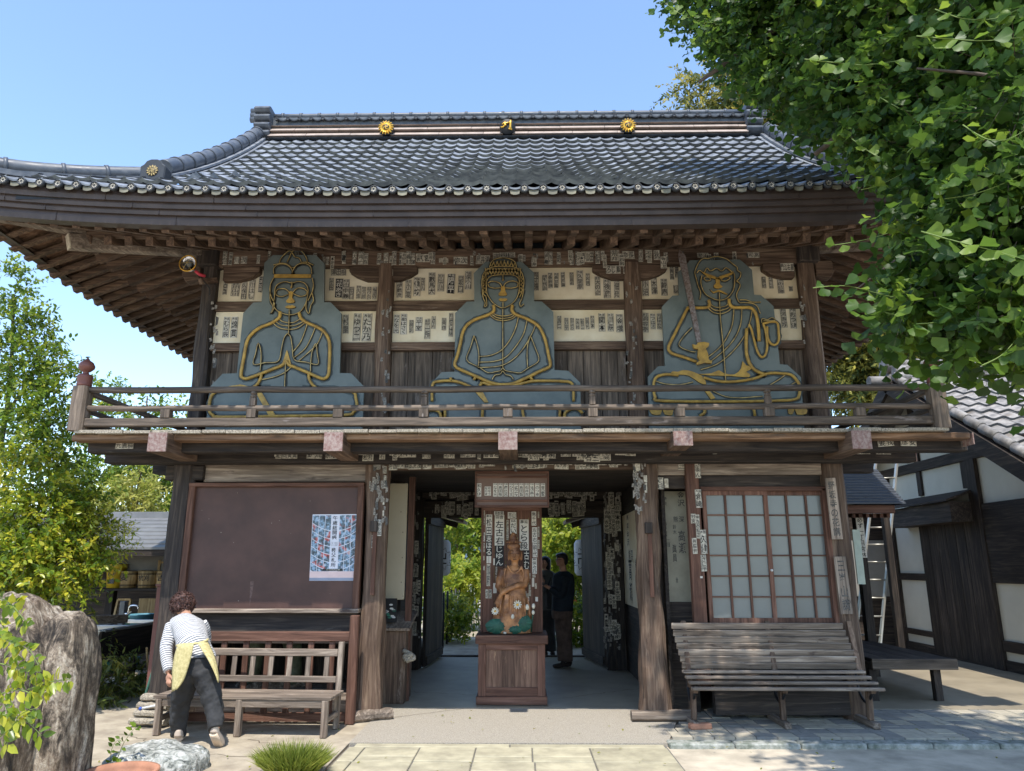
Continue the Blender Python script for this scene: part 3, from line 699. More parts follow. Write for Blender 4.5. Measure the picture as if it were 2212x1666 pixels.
# passage side walls
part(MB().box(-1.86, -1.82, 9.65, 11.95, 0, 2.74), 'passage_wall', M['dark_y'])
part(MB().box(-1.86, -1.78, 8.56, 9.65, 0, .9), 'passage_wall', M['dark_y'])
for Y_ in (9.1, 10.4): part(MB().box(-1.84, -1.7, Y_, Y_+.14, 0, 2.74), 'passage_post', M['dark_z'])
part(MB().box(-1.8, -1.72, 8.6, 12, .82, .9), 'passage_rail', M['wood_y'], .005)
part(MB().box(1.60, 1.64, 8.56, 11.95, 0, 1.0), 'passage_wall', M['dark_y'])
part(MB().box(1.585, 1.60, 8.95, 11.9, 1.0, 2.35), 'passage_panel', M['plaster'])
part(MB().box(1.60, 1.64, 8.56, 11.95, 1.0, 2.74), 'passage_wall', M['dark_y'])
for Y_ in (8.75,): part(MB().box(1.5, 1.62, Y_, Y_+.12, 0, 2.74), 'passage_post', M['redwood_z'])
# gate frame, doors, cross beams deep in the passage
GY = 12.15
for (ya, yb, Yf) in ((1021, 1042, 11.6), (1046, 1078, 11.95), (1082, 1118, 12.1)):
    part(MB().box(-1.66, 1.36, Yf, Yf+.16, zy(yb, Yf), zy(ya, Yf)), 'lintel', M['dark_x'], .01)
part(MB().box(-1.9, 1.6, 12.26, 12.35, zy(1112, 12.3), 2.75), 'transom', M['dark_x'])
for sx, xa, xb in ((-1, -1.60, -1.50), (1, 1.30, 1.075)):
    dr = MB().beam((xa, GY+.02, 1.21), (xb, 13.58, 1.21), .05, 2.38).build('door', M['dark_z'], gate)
    dv = Vector((xb-xa, 1.41, 0)).normalized()
    for k in range(5):
        p = Vector((xa, GY+.03, 0)).lerp(Vector((xb, 13.58, 0)), (k+.5)/5); off = Vector((-sx*.028, 0, 0))
        MB().beam(p+off+Vector((0, 0, .05)), p+off+Vector((0, 0, 2.36)), .284, .008, up=(-sx*dv.y, sx*dv.x, 0)).build('door_board', M['dark_z'], dr)
    for z_ in (.12, 2.3): MB().beam(Vector((xa-sx*.05, GY+.03, z_)), Vector((xb-sx*.05, 13.58, z_)), .03, .12).build('door_rail', M['dark_y'], dr)
part(MB().box(-1.5, 1.08, 13.62, 13.7, -.01, .03), 'door_sill', M['dark_x'])

# ---- lower storey, right bay
fr(1420, 1775, 990, 1027, 8.38, 8.5, 'wall_beam', M['grey_x'])
fr(1420, 1775, 1028, 1056, 8.42, 8.52, 'wall_beam', M['dark_x'])
gp = fr(1492, 1520, 985, 1480, 8.3, 8.4, 'door_post', M['redwood_z'], yref=1200)
fr(1403, 1430, 1063, 1480, 8.7, 8.8, 'door_post', M['dark_z'], yref=1200)
# glazed side panel; its cream colour paints in the reflected passage wall
part(MB().box(xx(1425, 1200, 8.75), xx(1494, 1200, 8.75), 8.75, 8.8, zy(1300, 8.75), zy(1062, 8.75)), 'side_panel', plain('painted_reflection_panel', (.3, .275, .2), .35, var=.15, scale=5), 0)
part(MB().box(xx(1425, 1200, 8.75), xx(1494, 1200, 8.75), 8.72, 8.8, 0, zy(1300, 8.75)), 'side_panel', M['dark_x'], 0)
# sliding glass doors: two leaves, three by six panes each
dz0, dz1 = zy(1345, 8.36), zy(1062, 8.36)
dxa, dxb = xx(1524, 1200, 8.36), xx(1806, 1200, 8.36)
part(MB().box(dxa-.02, dxb+.02, 8.33, 8.45, dz1, dz1+.05), 'door_head', M['redwood_x'], .004)
part(MB().box(dxa, dxb, 8.33, 8.45, 0.05, dz0), 'door_panel', M['dark_x'], 0)  # dark timber paints in the shade below the glass doors
mid = (dxa+dxb)/2-.01
for (a, b, yo) in ((dxa, mid+.025, 8.37), (mid-.02, dxb, 8.40)):
    d = MB().box(a, a+.045, yo-.02, yo+.02, dz0, dz1).box(b-.045, b, yo-.02, yo+.02, dz0, dz1).box(a+.045, b-.045, yo-.02, yo+.02, dz0, dz0+.05).box(a+.045, b-.045, yo-.02, yo+.02, dz1-.045, dz1).build('sliding_door', M['redwood_z'], gate)
    ia, ib, iz0, iz1 = a+.045, b-.045, dz0+.05, dz1-.045
    for k in range(1, 3): X = ia+(ib-ia)*k/3; MB().box(X-.011, X+.011, yo-.018, yo+.01, iz0, iz1).build('glazing_bar', M['redwood_z'], d)
    for k in range(1, 6): Z = iz0+(iz1-iz0)*k/6; MB().box(ia, ib, yo-.014, yo+.008, Z-.008, Z+.008).build('glazing_bar', M['redwood_x'], d)
    for i in range(3):
        for j in range(6):
            MB().box(ia+(ib-ia)*i/3, ia+(ib-ia)*(i+1)/3, yo+.009, yo+.013, iz0+(iz1-iz0)*j/6, iz0+(iz1-iz0)*(j+1)/6).build('pane', M['frost'], d)
MB().lathe([(0, -.03), (.012, -.03), (.012, 0)], (mid, 8.35, zy(1232, 8.35)), 10, axis='y').build('door_handle', M['whiteplastic'], gate)
fr(1790, 1822, 1056, 1480, 8.33, 8.45, 'door_post', M['redwood_z'], yref=1200)
# rear wall left & right of passage below
part(MB().box(-3.9, -1.9, 12.56, 12.64, 0, 2.74), 'rear_wall', M['dark_x']); part(MB().box(1.6, 3.5, 12.56, 12.64, 0, 2.74), 'rear_wall', M['dark_x'])
# sills / weathered base logs with stones under the posts
def log(a, b, w, h, seed):
    mb = MB(); r = random.Random(seed); pts = [Vector(a).lerp(Vector(b), i/8) for i in range(9)]
    mb.tube(pts, [w/2*(1+r.uniform(-.12, .12)) for _ in pts], 9, flat=h/w, smooth=False); return mb
part(log((-1.85, 8.12, .05), (-1.42, 8.36, .05), .14, .12, 3), 'base_log', M['grey_y'])
part(log((1.12, 8.26, .05), (1.75, 8.27, .05), .15, .12, 4), 'base_log', M['grey_x'])
part(log((-4.15, 8.5, .1), (-3.6, 8.45, .1), .2, .2, 5), 'base_log', M['grey_x'])
for (x_, z_, s_) in ((1.27, 1.93, 1), (-1.80, 1.95, 1)):   # small iron-strapped stays nailed to the posts
    part(MB().box(x_-.04+.12, x_+.04+.12, 8.24, 8.31, z_, z_+.12), 'stay_block', M['dark_z'], .004)
    part(MB().box(x_-.022+.13, x_+.022+.13, 8.265, 8.3, z_-.68, z_), 'stay', M['redwood_z'], .003)

# ---- rafters: two tiers on every side that shows
rsl = .39
def raft(x0, y0, z0, x1, y1, z1, w=.075, h=.085):
    return MB().beam((x0, y0, z0), (x1, y1, z1), w, h)
z_out = zy(497, 6.85); z_in = zy(521, 7.42)
E_out, E_in = 6.85, 7.42
XL, XR = X0-5.62, X0+5.62
def sup(y): return .12*(min(abs(y-10.7), 4.1)/4.1)**6
def upt(d): return .2*(min(abs(d), 5.8)/5.6)**3.5          # lift of the eaves toward the corners
fo = MB().beam((0, 0, 0), (0, 1.9, rsl*1.9), .078, .09).mesh('rafter', M['rafter_y']); fi = MB().beam((0, 0, 0), (0, 1.3, rsl*1.3), .085, .1).mesh('rafter', M['rafter_y'])
fx = MB().beam((0, 0, 0), (1.9, 0, rsl*1.9), .078, .09).mesh('rafter', M['rafter_x']); fxi = MB().beam((0, 0, 0), (1.3, 0, rsl*1.3), .085, .1).mesh('rafter', M['rafter_x'])
sp = .235; k = int(5.5/sp)
for i in range(-k, k+1):
    X = X0+i*sp; o = abs(i*sp)
    lim = max(.3, min(1.9, 5.55-o+.25)) 
    L_ = min(1.6, max(.35, 5.75-o))/1.9; ro = inst('rafter', fo, gate, (X, E_out, z_out+upt(i*sp))); ro.scale = (1, L_, L_)
    if o < 4.95: inst('rafter', fi, gate, (X, E_in, z_in+upt(i*sp)*.5))
NS = 33
for s_ in (-1, 1):
    for i in range(NS):
        Y = E_out+.2+i*sp; xe = X0+s_*5.6; off = 10.7-Y
        zl = sup(Y)
        r_ = (0, 0, 0) if s_ < 0 else (0, 0, pi)
        L_ = min(1.6, max(.3, Y-E_out-.05), max(.3, 14.6-Y))/1.9; ro = inst('rafter', fx, gate, (xe, Y, 5.02+zl), r_); ro.scale = (L_, 1, L_)
        if 7.3 < Y < 14: inst('rafter', fxi, gate, (X0+s_*4.9, Y+.0, 5.12+zl*.5), r_).scale = (min(1.2, Y-6.9)/1.3, 1, min(1.2, Y-6.9)/1.3)
# soffit boards above rafters
def soff(tier):
    mb = MB(); n = 24
    e, z, L = (E_out, z_out+.075, 1.75) if tier == 0 else (E_in+.05, z_in+.08, 1.1)
    xe = 5.5 if tier == 0 else 4.9
    for i in range(n):
        a = -xe+2*xe*i/n; b = -xe+2*xe*(i+1)/n
        za, zb = z+upt(a)*(1 if not tier else .5), z+upt(b)*(1 if not tier else .5)
        La = min(L, max(.12, xe-abs(a)+.12)); Lb = min(L, max(.12, xe-abs(b)+.12))
        mb.quad((X0+a, e, za), (X0+b, e, zb), (X0+b, e+Lb, zb+rsl*Lb), (X0+a, e+La, za+rsl*La))
    for s_ in (-1, 1):
        zs = 5.1 if not tier else 5.21; xs = X0+s_*(5.62 if not tier else 4.9); n2 = 20
        for i in range(n2):
            a = e+.02+(14.55-e)*i/n2; b = e+.02+(14.55-e)*(i+1)/n2
            q = [zs+sup(t)*(1 if not tier else .5) for t in (a, b)]
            La = min(L, max(.12, a-e+.12)); Lb = min(L, max(.12, b-e+.12))
            mb.quad((xs, a, q[0]), (xs, b, q[1]), (xs-s_*Lb, b, q[1]+rsl*Lb), (xs-s_*La, a, q[0]+rsl*La))
    return mb
part(soff(0), 'soffit', M['soffit']); part(soff(1), 'soffit', M['soffit'])
# kayaoi strips at the rafter tips
def strip(e, z, xe, w, h, lift, mat, name='eave_strip', yside=True):
    mb = MB(); n = 28
    for i in range(n):
        a = -xe+2*xe*i/n; b = -xe+2*xe*(i+1)/n
        mb.beam((X0+a, e, z+upt(a)*lift), (X0+b, e, z+upt(b)*lift), w, h)
    part(mb, name, M[mat+'_x'])
    for s_ in (-1, 1):
        mb = MB(); n2 = 20
        for i in range(n2):
            a = e+(14.55-e)*i/n2; b = e+(14.55-e)*(i+1)/n2
            zs = 5.135 if lift == 1 else 5.25; xs = xe+.06*lift; mb.beam((X0+s_*xs, a, zs+sup(a)*lift), (X0+s_*xs, b, zs+sup(b)*lift), w, h)
        part(mb, name, M[mat+'_y'])
strip(E_out+.05, z_out+.085, 5.5, .1, .075, 1, 'wood'); strip(E_in+.04, z_in+.1, 4.9, .09, .09, .5, 'wood')
# diagonal hip rafters at the corners
for s_ in (-1, 1):
    a = Vector((X0+s_*3.75, 8.45, top_z1+.02)); b = Vector((X0+s_*4.75, 7.45, z_in+.03)); d = (b-a)
    part(MB().beam(a, b+d*.1, .13, .17), 'hip_rafter', M['grey_y'], .008)
    e = b+d*.1; dd = d.normalized(); part(MB().beam(e, e+dd*.012, .125, .165), 'rafter_end', M['pale_end'])
    c2 = Vector((X0+s_*5.5, 6.75, z_out+.22)); part(MB().beam(b+Vector((0, 0, .15)), c2, .12, .13), 'hip_rafter', M['grey_y'], .006)
# ---- brown metal fascia in four curved steps
RE = 6.68
ft, fb = zy(417, RE), zy(488, 6.74)
nst = 4
hs = [(417, 437, 6.64), (437, 452, 6.67), (452, 466, 6.70), (466, 488, 6.73)]
for q, (ya, yb, Yf) in enumerate(hs):
    mb = MB(); n = 36; xe = X0-5.66-.0; z1 = zy(ya, Yf); z0 = zy(yb, Yf); XE = 5.68-(Yf-6.64)
    prof = [(0, z1), (-.0, z1-.01), (.012, z0+.03), (0, z0)]
    def ring(px_, py_, nx, ny, u):
        return [(px_+nx*-o_, py_+ny*-o_, z_+u) for o_, z_ in ((0, z1), (-.006, (z0+z1)/2), (0, z0), (.12, z0+.004))]
    vs = []; 
    path = [(-XE, 14.6, -1, 0)]+[(-XE, Yf+(14.6-Yf)*(1-i/12), -1, 0) for i in range(1, 12)]+[(-XE, Yf, -.7, -.7)]+[(-XE+2*XE*i/n, Yf, 0, -1) for i in range(1, n)]+[(XE, Yf, .7, -.7)]+[(XE, Yf+(14.6-Yf)*i/12, 1, 0) for i in range(1, 13)]
    for (px_, py_, nx, ny) in path:
        w_ = 0 if abs(py_-Yf) < .01 else min(1, (py_-Yf)/.7); u = upt(px_)*(1-w_)+(.13+sup(py_))*w_
        vs += ring(X0+px_, py_, nx, ny, u)
    m_ = len(path); fs = [(i*4+j, (i+1)*4+j, (i+1)*4+j+1, i*4+j+1) for i in range(m_-1) for j in range(3)]
    mb.add(vs, fs, 0, False); part(mb, 'fascia', M['fascia'])
# seams on the fascia
for q, (ya, yb, Yf) in enumerate(hs):
    r = random.Random(q)
    for i in range(9):
        a = -5.3+1.18*i+r.uniform(-.1, .1)+q*.25; part(MB().box(X0+a, X0+a+.006, Yf-.010, Yf, zy(yb, Yf)+upt(a), zy(ya, Yf)+upt(a)), 'fascia_seam', M['fascia'])

# ---- tiled roof
TW, TE = .188, .352
def prof_roof():
    pts = []; y, z = 6.62, zy(403.5, 6.62); s = 0; a0, a1, Lr = radians(31), radians(45), 5.0
    while s < Lr+.4:
        a = a0+(a1-a0)*min(1, s/Lr); pts.append((s, y, z, a)); y += cos(a)*.02; z += sin(a)*.02; s += .02
    return pts
RP = prof_roof()
def rp(s):
    i = max(0, min(len(RP)-2, int(s/.02))); t = s/.02-i; a, b = RP[i], RP[i+1]
    return a[1]+(b[1]-a[1])*t, a[2]+(b[2]-a[2])*t, a[3]
def tile_mesh(name, mat, L=.40, n=10, lip=.042):
    mb = MB(); vs = []
    f = lambda u: .027*abs(2*u-1)**2.1-.006
    for t, lift in ((0, .045), (1, .0)):
        for i in range(n+1):
            u = i/n; vs.append((-TW/2+TW*u*1.03, t*L, f(u)+lift))
    for i in range(n+1):
        u = i/n; vs.append((-TW/2+TW*u*1.03, .004, f(u)*1.+.045-lip))
    fs = [(i, i+1, n+1+i+1, n+1+i) for i in range(n)]; mb.add(vs, fs, 0, True)
    vs2 = vs; b = len(mb.v); mb.add([vs[i] for i in range(n+1)]+vs[2*(n+1):], [(n+1+i, n+1+i+1, i+1, i) for i in range(n)], 1, True)
    return mb, vs
tmb, tvs = tile_mesh('roof_tile', None)
tile_me = tmb.mesh('roof_tile', [M['tile'], M['lip']])
NT = 14
tiles = []
ncol = 30
KX = 4.02                                   # the descending ridges run at this half width
for r_ in range(1, 14):
    s = r_*TE; y, z, a = rp(s)
    for c_ in range(-ncol, ncol+1):
        d = c_*TW; X = X0+d
        lim = KX if y > 7.75 else 5.62-(y-6.62)*1.42
        if abs(d) > lim: continue
        u = upt(d)*max(0, 1-s/2.2)
        px_, py_ = proj(X, y, z); p2 = proj(X+TW, y, z); y2, z2, _ = rp(s+TE); p3 = proj(X, y2, z2)
        vis = 0 < px_ < 1880
        tiles.append(((p2[0]-px_)*abs(p3[1]-py_)*(1 if vis else 0), X, y, z+u, a))
tiles.sort(key=lambda t: -t[0])
big = tiles[:290]
for w_, X, y, z, a in big:
    inst('roof_tile', tile_me, gate, (X+random.uniform(-.003, .003), y, z+random.uniform(-.004, .004)), (a+random.uniform(-.012, .012), random.uniform(-.02, .02), random.uniform(-.01, .01)))
rest = MB()
for w_, X, y, z, a in tiles[290:]:
    R = Euler((a+random.uniform(-.012, .012), random.uniform(-.02, .02), 0)).to_matrix(); T = Vector((X, y, z+random.uniform(-.004, .004)))
    b = len(rest.v); rest.v += [tuple(R @ Vector(v)+T) for v in tmb.v]; rest.f += [tuple(b+i for i in f) for f in tmb.f]; rest.m += tmb.m; rest.sm += tmb.sm
stuff(part(rest, 'roof_tile_field', [M['tile'], M['lip']]))
# deck under the tiles, side slopes, rear slope
mb = MB(); n = 16
for i in range(n):
    (ya, za, _), (yb, zb, _) = rp(5.2*i/n), rp(5.2*(i+1)/n)
    la = KX+.05 if ya > 7.8 else 5.6-(ya-6.62)*1.4; lb = KX+.05 if yb > 7.8 else 5.6-(yb-6.62)*1.4
    mb.quad((X0-la, ya+.05, za-.06), (X0+la, ya+.05, za-.06), (X0+lb, yb+.05, zb-.06), (X0-lb, yb+.05, zb-.06))
    mb.quad((X0+la, 21.4-ya, za-.02), (X0-la, 21.4-ya, za-.02), (X0-lb, 21.4-yb, zb-.02), (X0+lb, 21.4-yb, zb-.02))
part(mb, 'roof_deck', M['tile_dark'])
y_e, z_e, _ = rp(0); 
for s_ in (-1, 1):
    mb = MB(); nn = 14
    for i in range(nn):
        ya = 6.66+(14.74-6.66)*i/nn; yb = 6.66+(14.74-6.66)*(i+1)/nn
        def pt(y, top):
            u = .12+sup(y); d = min(1.5, min(y-6.66, 14.74-y)/.7 if top else 0)
            return (X0+s_*(5.64-d), y, z_e-.03+u*(1-d/1.5)+d*.62)
        mb.quad(pt(ya, 0), pt(yb, 0), pt(yb, 1), pt(ya, 1))
    part(mb, 'side_slope', M['tile'])
    part(MB().add([(X0+s_*4.1, 7.9, z_e+.9), (X0+s_*4.1, 13.5, z_e+.9), (X0+s_*4.1, 10.7, rp(5.1)[1]*0+zy(296, 10.5))], [(0, 1, 2)]), 'gable_wall', M['dark_z'])
# eave edge tiles with round flowered ends
def disc_flower(mb, c, r, mi_ring, mi_pet, axis='y'):
    mb.lathe([(0, .0), (r*.78, 0), (r*.8, -.012), (r, -.012), (r, .03)], c, 16, mi_ring, 'y')
    for k in range(8):
        a = pi/4*k; cx, cz = c[0]+cos(a)*r*.46, c[2]+sin(a)*r*.46
        mb.add([(cx+cos(a)*r*.26, c[1]-.008, cz+sin(a)*r*.26), (cx-sin(a)*r*.13, c[1]-.008, cz+cos(a)*r*.13), (cx-cos(a)*r*.26, c[1]-.008, cz-sin(a)*r*.26), (cx+sin(a)*r*.13, c[1]-.008, cz-cos(a)*r*.13)], [(0, 1, 2, 3)], mi_pet)
et = MB(); f = lambda u: .036*abs(2*u-1)**1.8-.008
nn = 12; vs = []
for Yt, lift in ((-.02, .014), (.42, .22)):
    for i in range(nn+1): u = i/nn; vs.append((TW*u, Yt, f(u)+lift))
et.add(vs, [(i, i+1, nn+2+i, nn+1+i) for i in range(nn)], 0, True)
et.add([(TW*i/nn, -.02, f(i/nn)+.014) for i in range(nn+1)]+[(TW*i/nn, -.018, f(i/nn)-.006) for i in range(nn+1)], [(nn+1+i, nn+2+i, i+1, i) for i in range(nn)], 0, True)
et.add([(TW*(.22+.56*i/8), -.005, -.004-.012*sin(pi*i/8)) for i in range(9)]+[(TW*(.27+.46*i/8), -.01, -.056-.01*sin(pi*i/8)) for i in range(9)], [(9+i, 10+i, i+1, i) for i in range(8)], 1, True)
disc_flower(et, (0, -.045, -.016), .042, 2, 3)
eave_me = et.mesh('eave_tile', [M['tile'], M['eave'], M['slate_black'], M['paper']])
ey, ez, ea = rp(0)
for c_ in range(-30, 31): inst('eave_tile', eave_me, gate, (X0+c_*TW, ey-.02, zy(409, 6.6)+upt(c_*TW)))
part(MB().box(X0-5.0, X0+5.0, ey+.04, ey+.3, zy(418, 6.64)-.01, zy(411, 6.64)), 'eave_board', M['black'])
# main ridge
RYf = rp(4.93)[0]+.0
rl, rr = xx(585, 270, RYf), xx(1612, 270, RYf)
cz = lambda y: zy(y, RYf)
part(MB().box(rl, rr, RYf+.02, RYf+.45, cz(296), zy(252, RYf+.05)), 'ridge_core', M['tile_dark'])
for q, (ya, yb, ln, mat, o_) in enumerate(((263, 268, .62, 'ridge_brown', .02), (269.5, 278.5, .72, 'ridge_brown', -.02), (280.5, 290, .72, 'ridge_brown', -.06), (291, 294, .7, 'tile_dark', -.08))):
    x = rl-(.3*q % .5)
    while x < rr:
        a, b = max(x, rl), min(x+ln, rr); tlt = random.uniform(-.003, .003)
        mb = MB(); z0, z1 = zy(yb, RYf+o_-.04), zy(ya, RYf+o_-.04)
        mb.add([(a+.002, RYf+o_-.06, z0), (b-.002, RYf+o_-.06, z0+tlt), (b-.002, RYf+o_+.01, z1+tlt), (a+.002, RYf+o_+.01, z1), (a+.002, RYf+.3, z0), (b-.002, RYf+.3, z0), (b-.002, RYf+.3, z1), (a+.002, RYf+.3, z1)],
               [(0, 1, 2, 3), (4, 5, 1, 0), (3, 2, 6, 7), (0, 3, 7, 4), (1, 5, 6, 2)])
        part(mb, 'ridge_tile', M[mat], .004); x += ln
sm = MB(); vs = []
for Yt, z_ in ((-.0, 0), (.2, .06)):
    for i in range(9): vs.append((.19*i/8, Yt, .014*cos(2*pi*i/8)+z_))
sm.add(vs, [(i, i+1, 10+i, 9+i) for i in range(8)], 0, True); sm.add([(.19*i/8, 0, .014*cos(2*pi*i/8)) for i in range(9)]+[(.19*i/8, .003, .014*cos(2*pi*i/8)-.02) for i in range(9)], [(9+i, 10+i, i+1, i) for i in range(8)], 1, True)
disc_flower(sm, (0, -.02, -.004), .03, 1, 0)
sme = sm.mesh('small_disc_tile', [M['tile_mid'], M['slate_black']])
x = rl+.1
while x < rr-.1: inst('small_disc_tile', sme, gate, (x, RYf-.02, zy(253, RYf-.02))); x += .191
rt = MB(); rz = zy(243.5, RYf+.06); rad = .05
rt.tube([(rl+.02+(rr-rl-.04)*i/30, RYf+.12, rz) for i in range(31)], rad, 14); part(rt, 'ridge_cap', M['tile_mid'])
x = rl+.15
while x < rr: part(MB().tube([(x-.022, RYf+.12, rz), (x+.022, RYf+.12, rz)], rad+.012, 14), 'ridge_band', M['tile_mid']); x += .305
# ridge-end ornaments
for s_, xe in ((-1, rl), (1, rr)):
    mb = MB(); prof = []
    zt_, zb_ = cz(233), cz(297)
    pts = [(-.12, zb_)]; H_ = zt_-zb_
    for k in range(4):
        z_a = zb_+H_*k/4; z_b = zb_+H_*(k+1)/4; ww = .22+.015*k
        pts += [(-ww, z_a+.02), (-ww-.035, (z_a+z_b)/2), (-ww, z_b-.02), (-ww+.05, z_b)]
    pts += [(.3, zt_), (.3, zb_)]
    mb2 = MB(); mb2.prism([(p[0], p[1]) for p in pts], 0, .16)      # profile in Y/Z, thickness along X
    R = Matrix.Rotation(pi/2, 4, 'Z'); 
    vs = [(xe-s_*.02+s_*v[1]*1.6, RYf+.12+v[0], v[2]) for v in mb2.v]; mb.add(vs, mb2.f, 0)
    part(mb, 'ridge_end_tile', M['tile_mid'], .01, fix=True)
    for k in range(3):
        zc_ = cz(240+k*9); part(MB().tube([(xe+s_*.02, RYf-.05, zc_), (xe+s_*.32, RYf-.05, zc_)], .05, 10), 'ridge_scroll', M['tile_mid'])
# descending ridges, corner ridges, demon-tile slabs
def ridge_tube(pts, r, name, mat, band=.3):
    pts = smooth_pts(pts, 5); part(MB().tube(pts, r, 14), name, M[mat])
    acc = 0
    for a, b in zip(pts[:-1], pts[1:]):
        acc += (b-a).length
        if acc > band: d = (b-a).normalized(); part(MB().tube([b-d*.02, b+d*.02], r+.012, 14), 'ridge_band', M[mat]); acc = 0
for s_ in (-1, 1):
    X = X0+s_*(KX+.1); pts = []
    for s in np.linspace(1.35, 4.75, 9):
        y, z, a = rp(s); pts.append((X, y, z+.18))
    ridge_tube(pts, .1, 'descending_ridge', 'tile_mid')
    for dx, dz, h in ((0, .085, .03), (.05, .03, .03)):
        mb = MB(); q = [Vector((X-s_*(.10+dx), p[1], p[2]-.18+dz)) for p in pts]
        for a, b in zip(q[:-1], q[1:]): mb.beam(a, b, .1, .028)
        part(mb, 'ridge_base_course', M['tile'])
    cp = [(X+s_*.0, rp(1.3)[0]-.02, rp(1.3)[1]+.08), (X+s_*.55, 7.3, rp(.8)[1]+.15), (X+s_*1.1, 6.95, rp(.3)[1]+.28), (X+s_*1.6, 6.6, rp(0)[1]+.37)]
    ridge_tube(cp, .095, 'corner_ridge', 'tile_mid', .42)
    mb = MB()
    for a, b in zip(cp[:-1], cp[1:]): mb.beam(Vector(a)-Vector((0, .03, .11)), Vector(b)-Vector((0, .03, .11)), .2, .06)
    part(mb, 'ridge_base_course', M['tile_mid'])
    # slab with rounded shoulders and a gilt flower mark
    oy = 7.26; oz = zy(393, 7.26)+.015
    w, h = .135, zy(342, 7.26)-zy(396, 7.26); xo = (xx(329, 370, 7.26)-X0)*-s_+X0
    pl = [(xo-w, oz), (xo-w-.01, oz+h*.72), (xo-w+.03, oz+h*.8), (xo-w+.05, oz+h*.93), (xo-w+.1, oz+h), (xo+w-.1, oz+h), (xo+w-.05, oz+h*.93), (xo+w-.03, oz+h*.8), (xo+w+.01, oz+h*.72), (xo+w, oz)]
    mb = MB().prism(pl, oy, oy+.16); mb.box(xo-w-.05, xo+w+.05, oy-.03, oy+.2, oz-.06, oz+.012); dt = part(mb, 'demon_tile', M['slate_black'], .012)
    eo = MB(); cc = Vector((xo, oy-.004, oz+h*.52))
    eo.lathe([(0, -.002), (.066, -.002), (.066, .004)], cc, 20, 1, 'y')
    for k in range(12):
        a = 2*pi*k/12; p = lambda r_, t: Vector((cc.x+cos(t)*r_, cc.y-.004, cc.z+sin(t)*r_)); eo.add([p(.042, a-.22), p(.072, a), p(.042, a+.22)], [(0, 1, 2)], 0)
    text_on(eo, cc+Vector((0, -.006, 0)), Vector((1, 0, 0)), Vector((0, 0, 1)), .06, .06, '卍', 0)
    eo.build('crest', [M['goldthin'], M['bronze_dark']], dt, fix=False)
# small crests of lifted tiles near the descending ridge foot
for s_ in (-1, 1):
    for (dx, s) in ((.35, 1.25), (.42, 1.0), (.62, 1.1), (.75, 1.42)):
        y, z, a = rp(s); X = X0+s_*(KX-dx)
        part(MB().prism([(X-.07, z+.05), (X-.03, z+.09), (X, z+.13), (X+.03, z+.09), (X+.07, z+.05), (X+.02, z+.03), (X-.02, z+.03)], y-.03, y+.06), 'tile_crest', M['tile_dark'])
# three round crests on the main ridge
def crest(xd, kind):
    mb = MB(); cc = Vector((xx(xd, 273, RYf-.16), RYf-.18, zy(273.5, RYf-.16))); R = .125
    if kind == 'mark':
        mb.lathe([(0, 0), (R, 0), (R, .12)], cc, 28, 1, 'y')
        L = Vector((0, -.006, 0)); X_ = lambda u, v: cc+Vector((u*R, -.008, v*R))
        def st(pts, r=.014): mb.tube([X_(*p)-Vector((0, .004, 0)) for p in pts], r, 6, 0)
        st(smooth_pts([(-.68, .18, 0), (-.4, .36, 0), (-.1, .34, 0), (.32, .46, 0)], 3) and [(-.68, .18), (-.4, .36), (-.1, .34), (.32, .46)], .013)
        st([(-.28, .55), (-.3, .1), (-.5, -.2), (-.85, -.25)], .014); st([(-.35, .2), (-.15, -.02)], .015)
        st([(.42, .72), (.4, .3), (.38, -.2), (.4, -.5)], .019); st([(.15, -.45), (.35, -.52), (.62, -.6)], .013)
    else:
        mb.lathe([(0, .02), (R*.95, .02), (R*.95, .12)], cc, 28, 1, 'y')
        mb.lathe([(0, 0), (R*.62, 0), (R*.66, .02)], cc, 28, 0, 'y')
        for k in range(16):
            a = 2*pi*k/16; p = lambda r_, t, y=0: Vector((cc.x+cos(t)*r_, cc.y+y, cc.z+sin(t)*r_))
            mb.add([p(R*.6, a-.19), p(R*.9, a-.12, .004), p(R*1.05, a, .01), p(R*.9, a+.12, .004), p(R*.6, a+.19), p(R*.8, a, -.012)], [(0, 1, 5), (1, 2, 5), (2, 3, 5), (3, 4, 5), (4, 0, 5)], 0)
        mb.lathe([(0, -.006), (R*.42, -.006), (R*.42, 0)], cc, 24, 1, 'y')
        text_on(mb, cc+Vector((0, -.009, 0)), Vector((1, 0, 0)), Vector((0, 0, 1)), R*.62, R*.62, '卍', 0)
    part(mb, 'crest', [M['gold'], M['black']])
crest(834, 'flower'); crest(1096, 'mark'); crest(1357, 'flower')
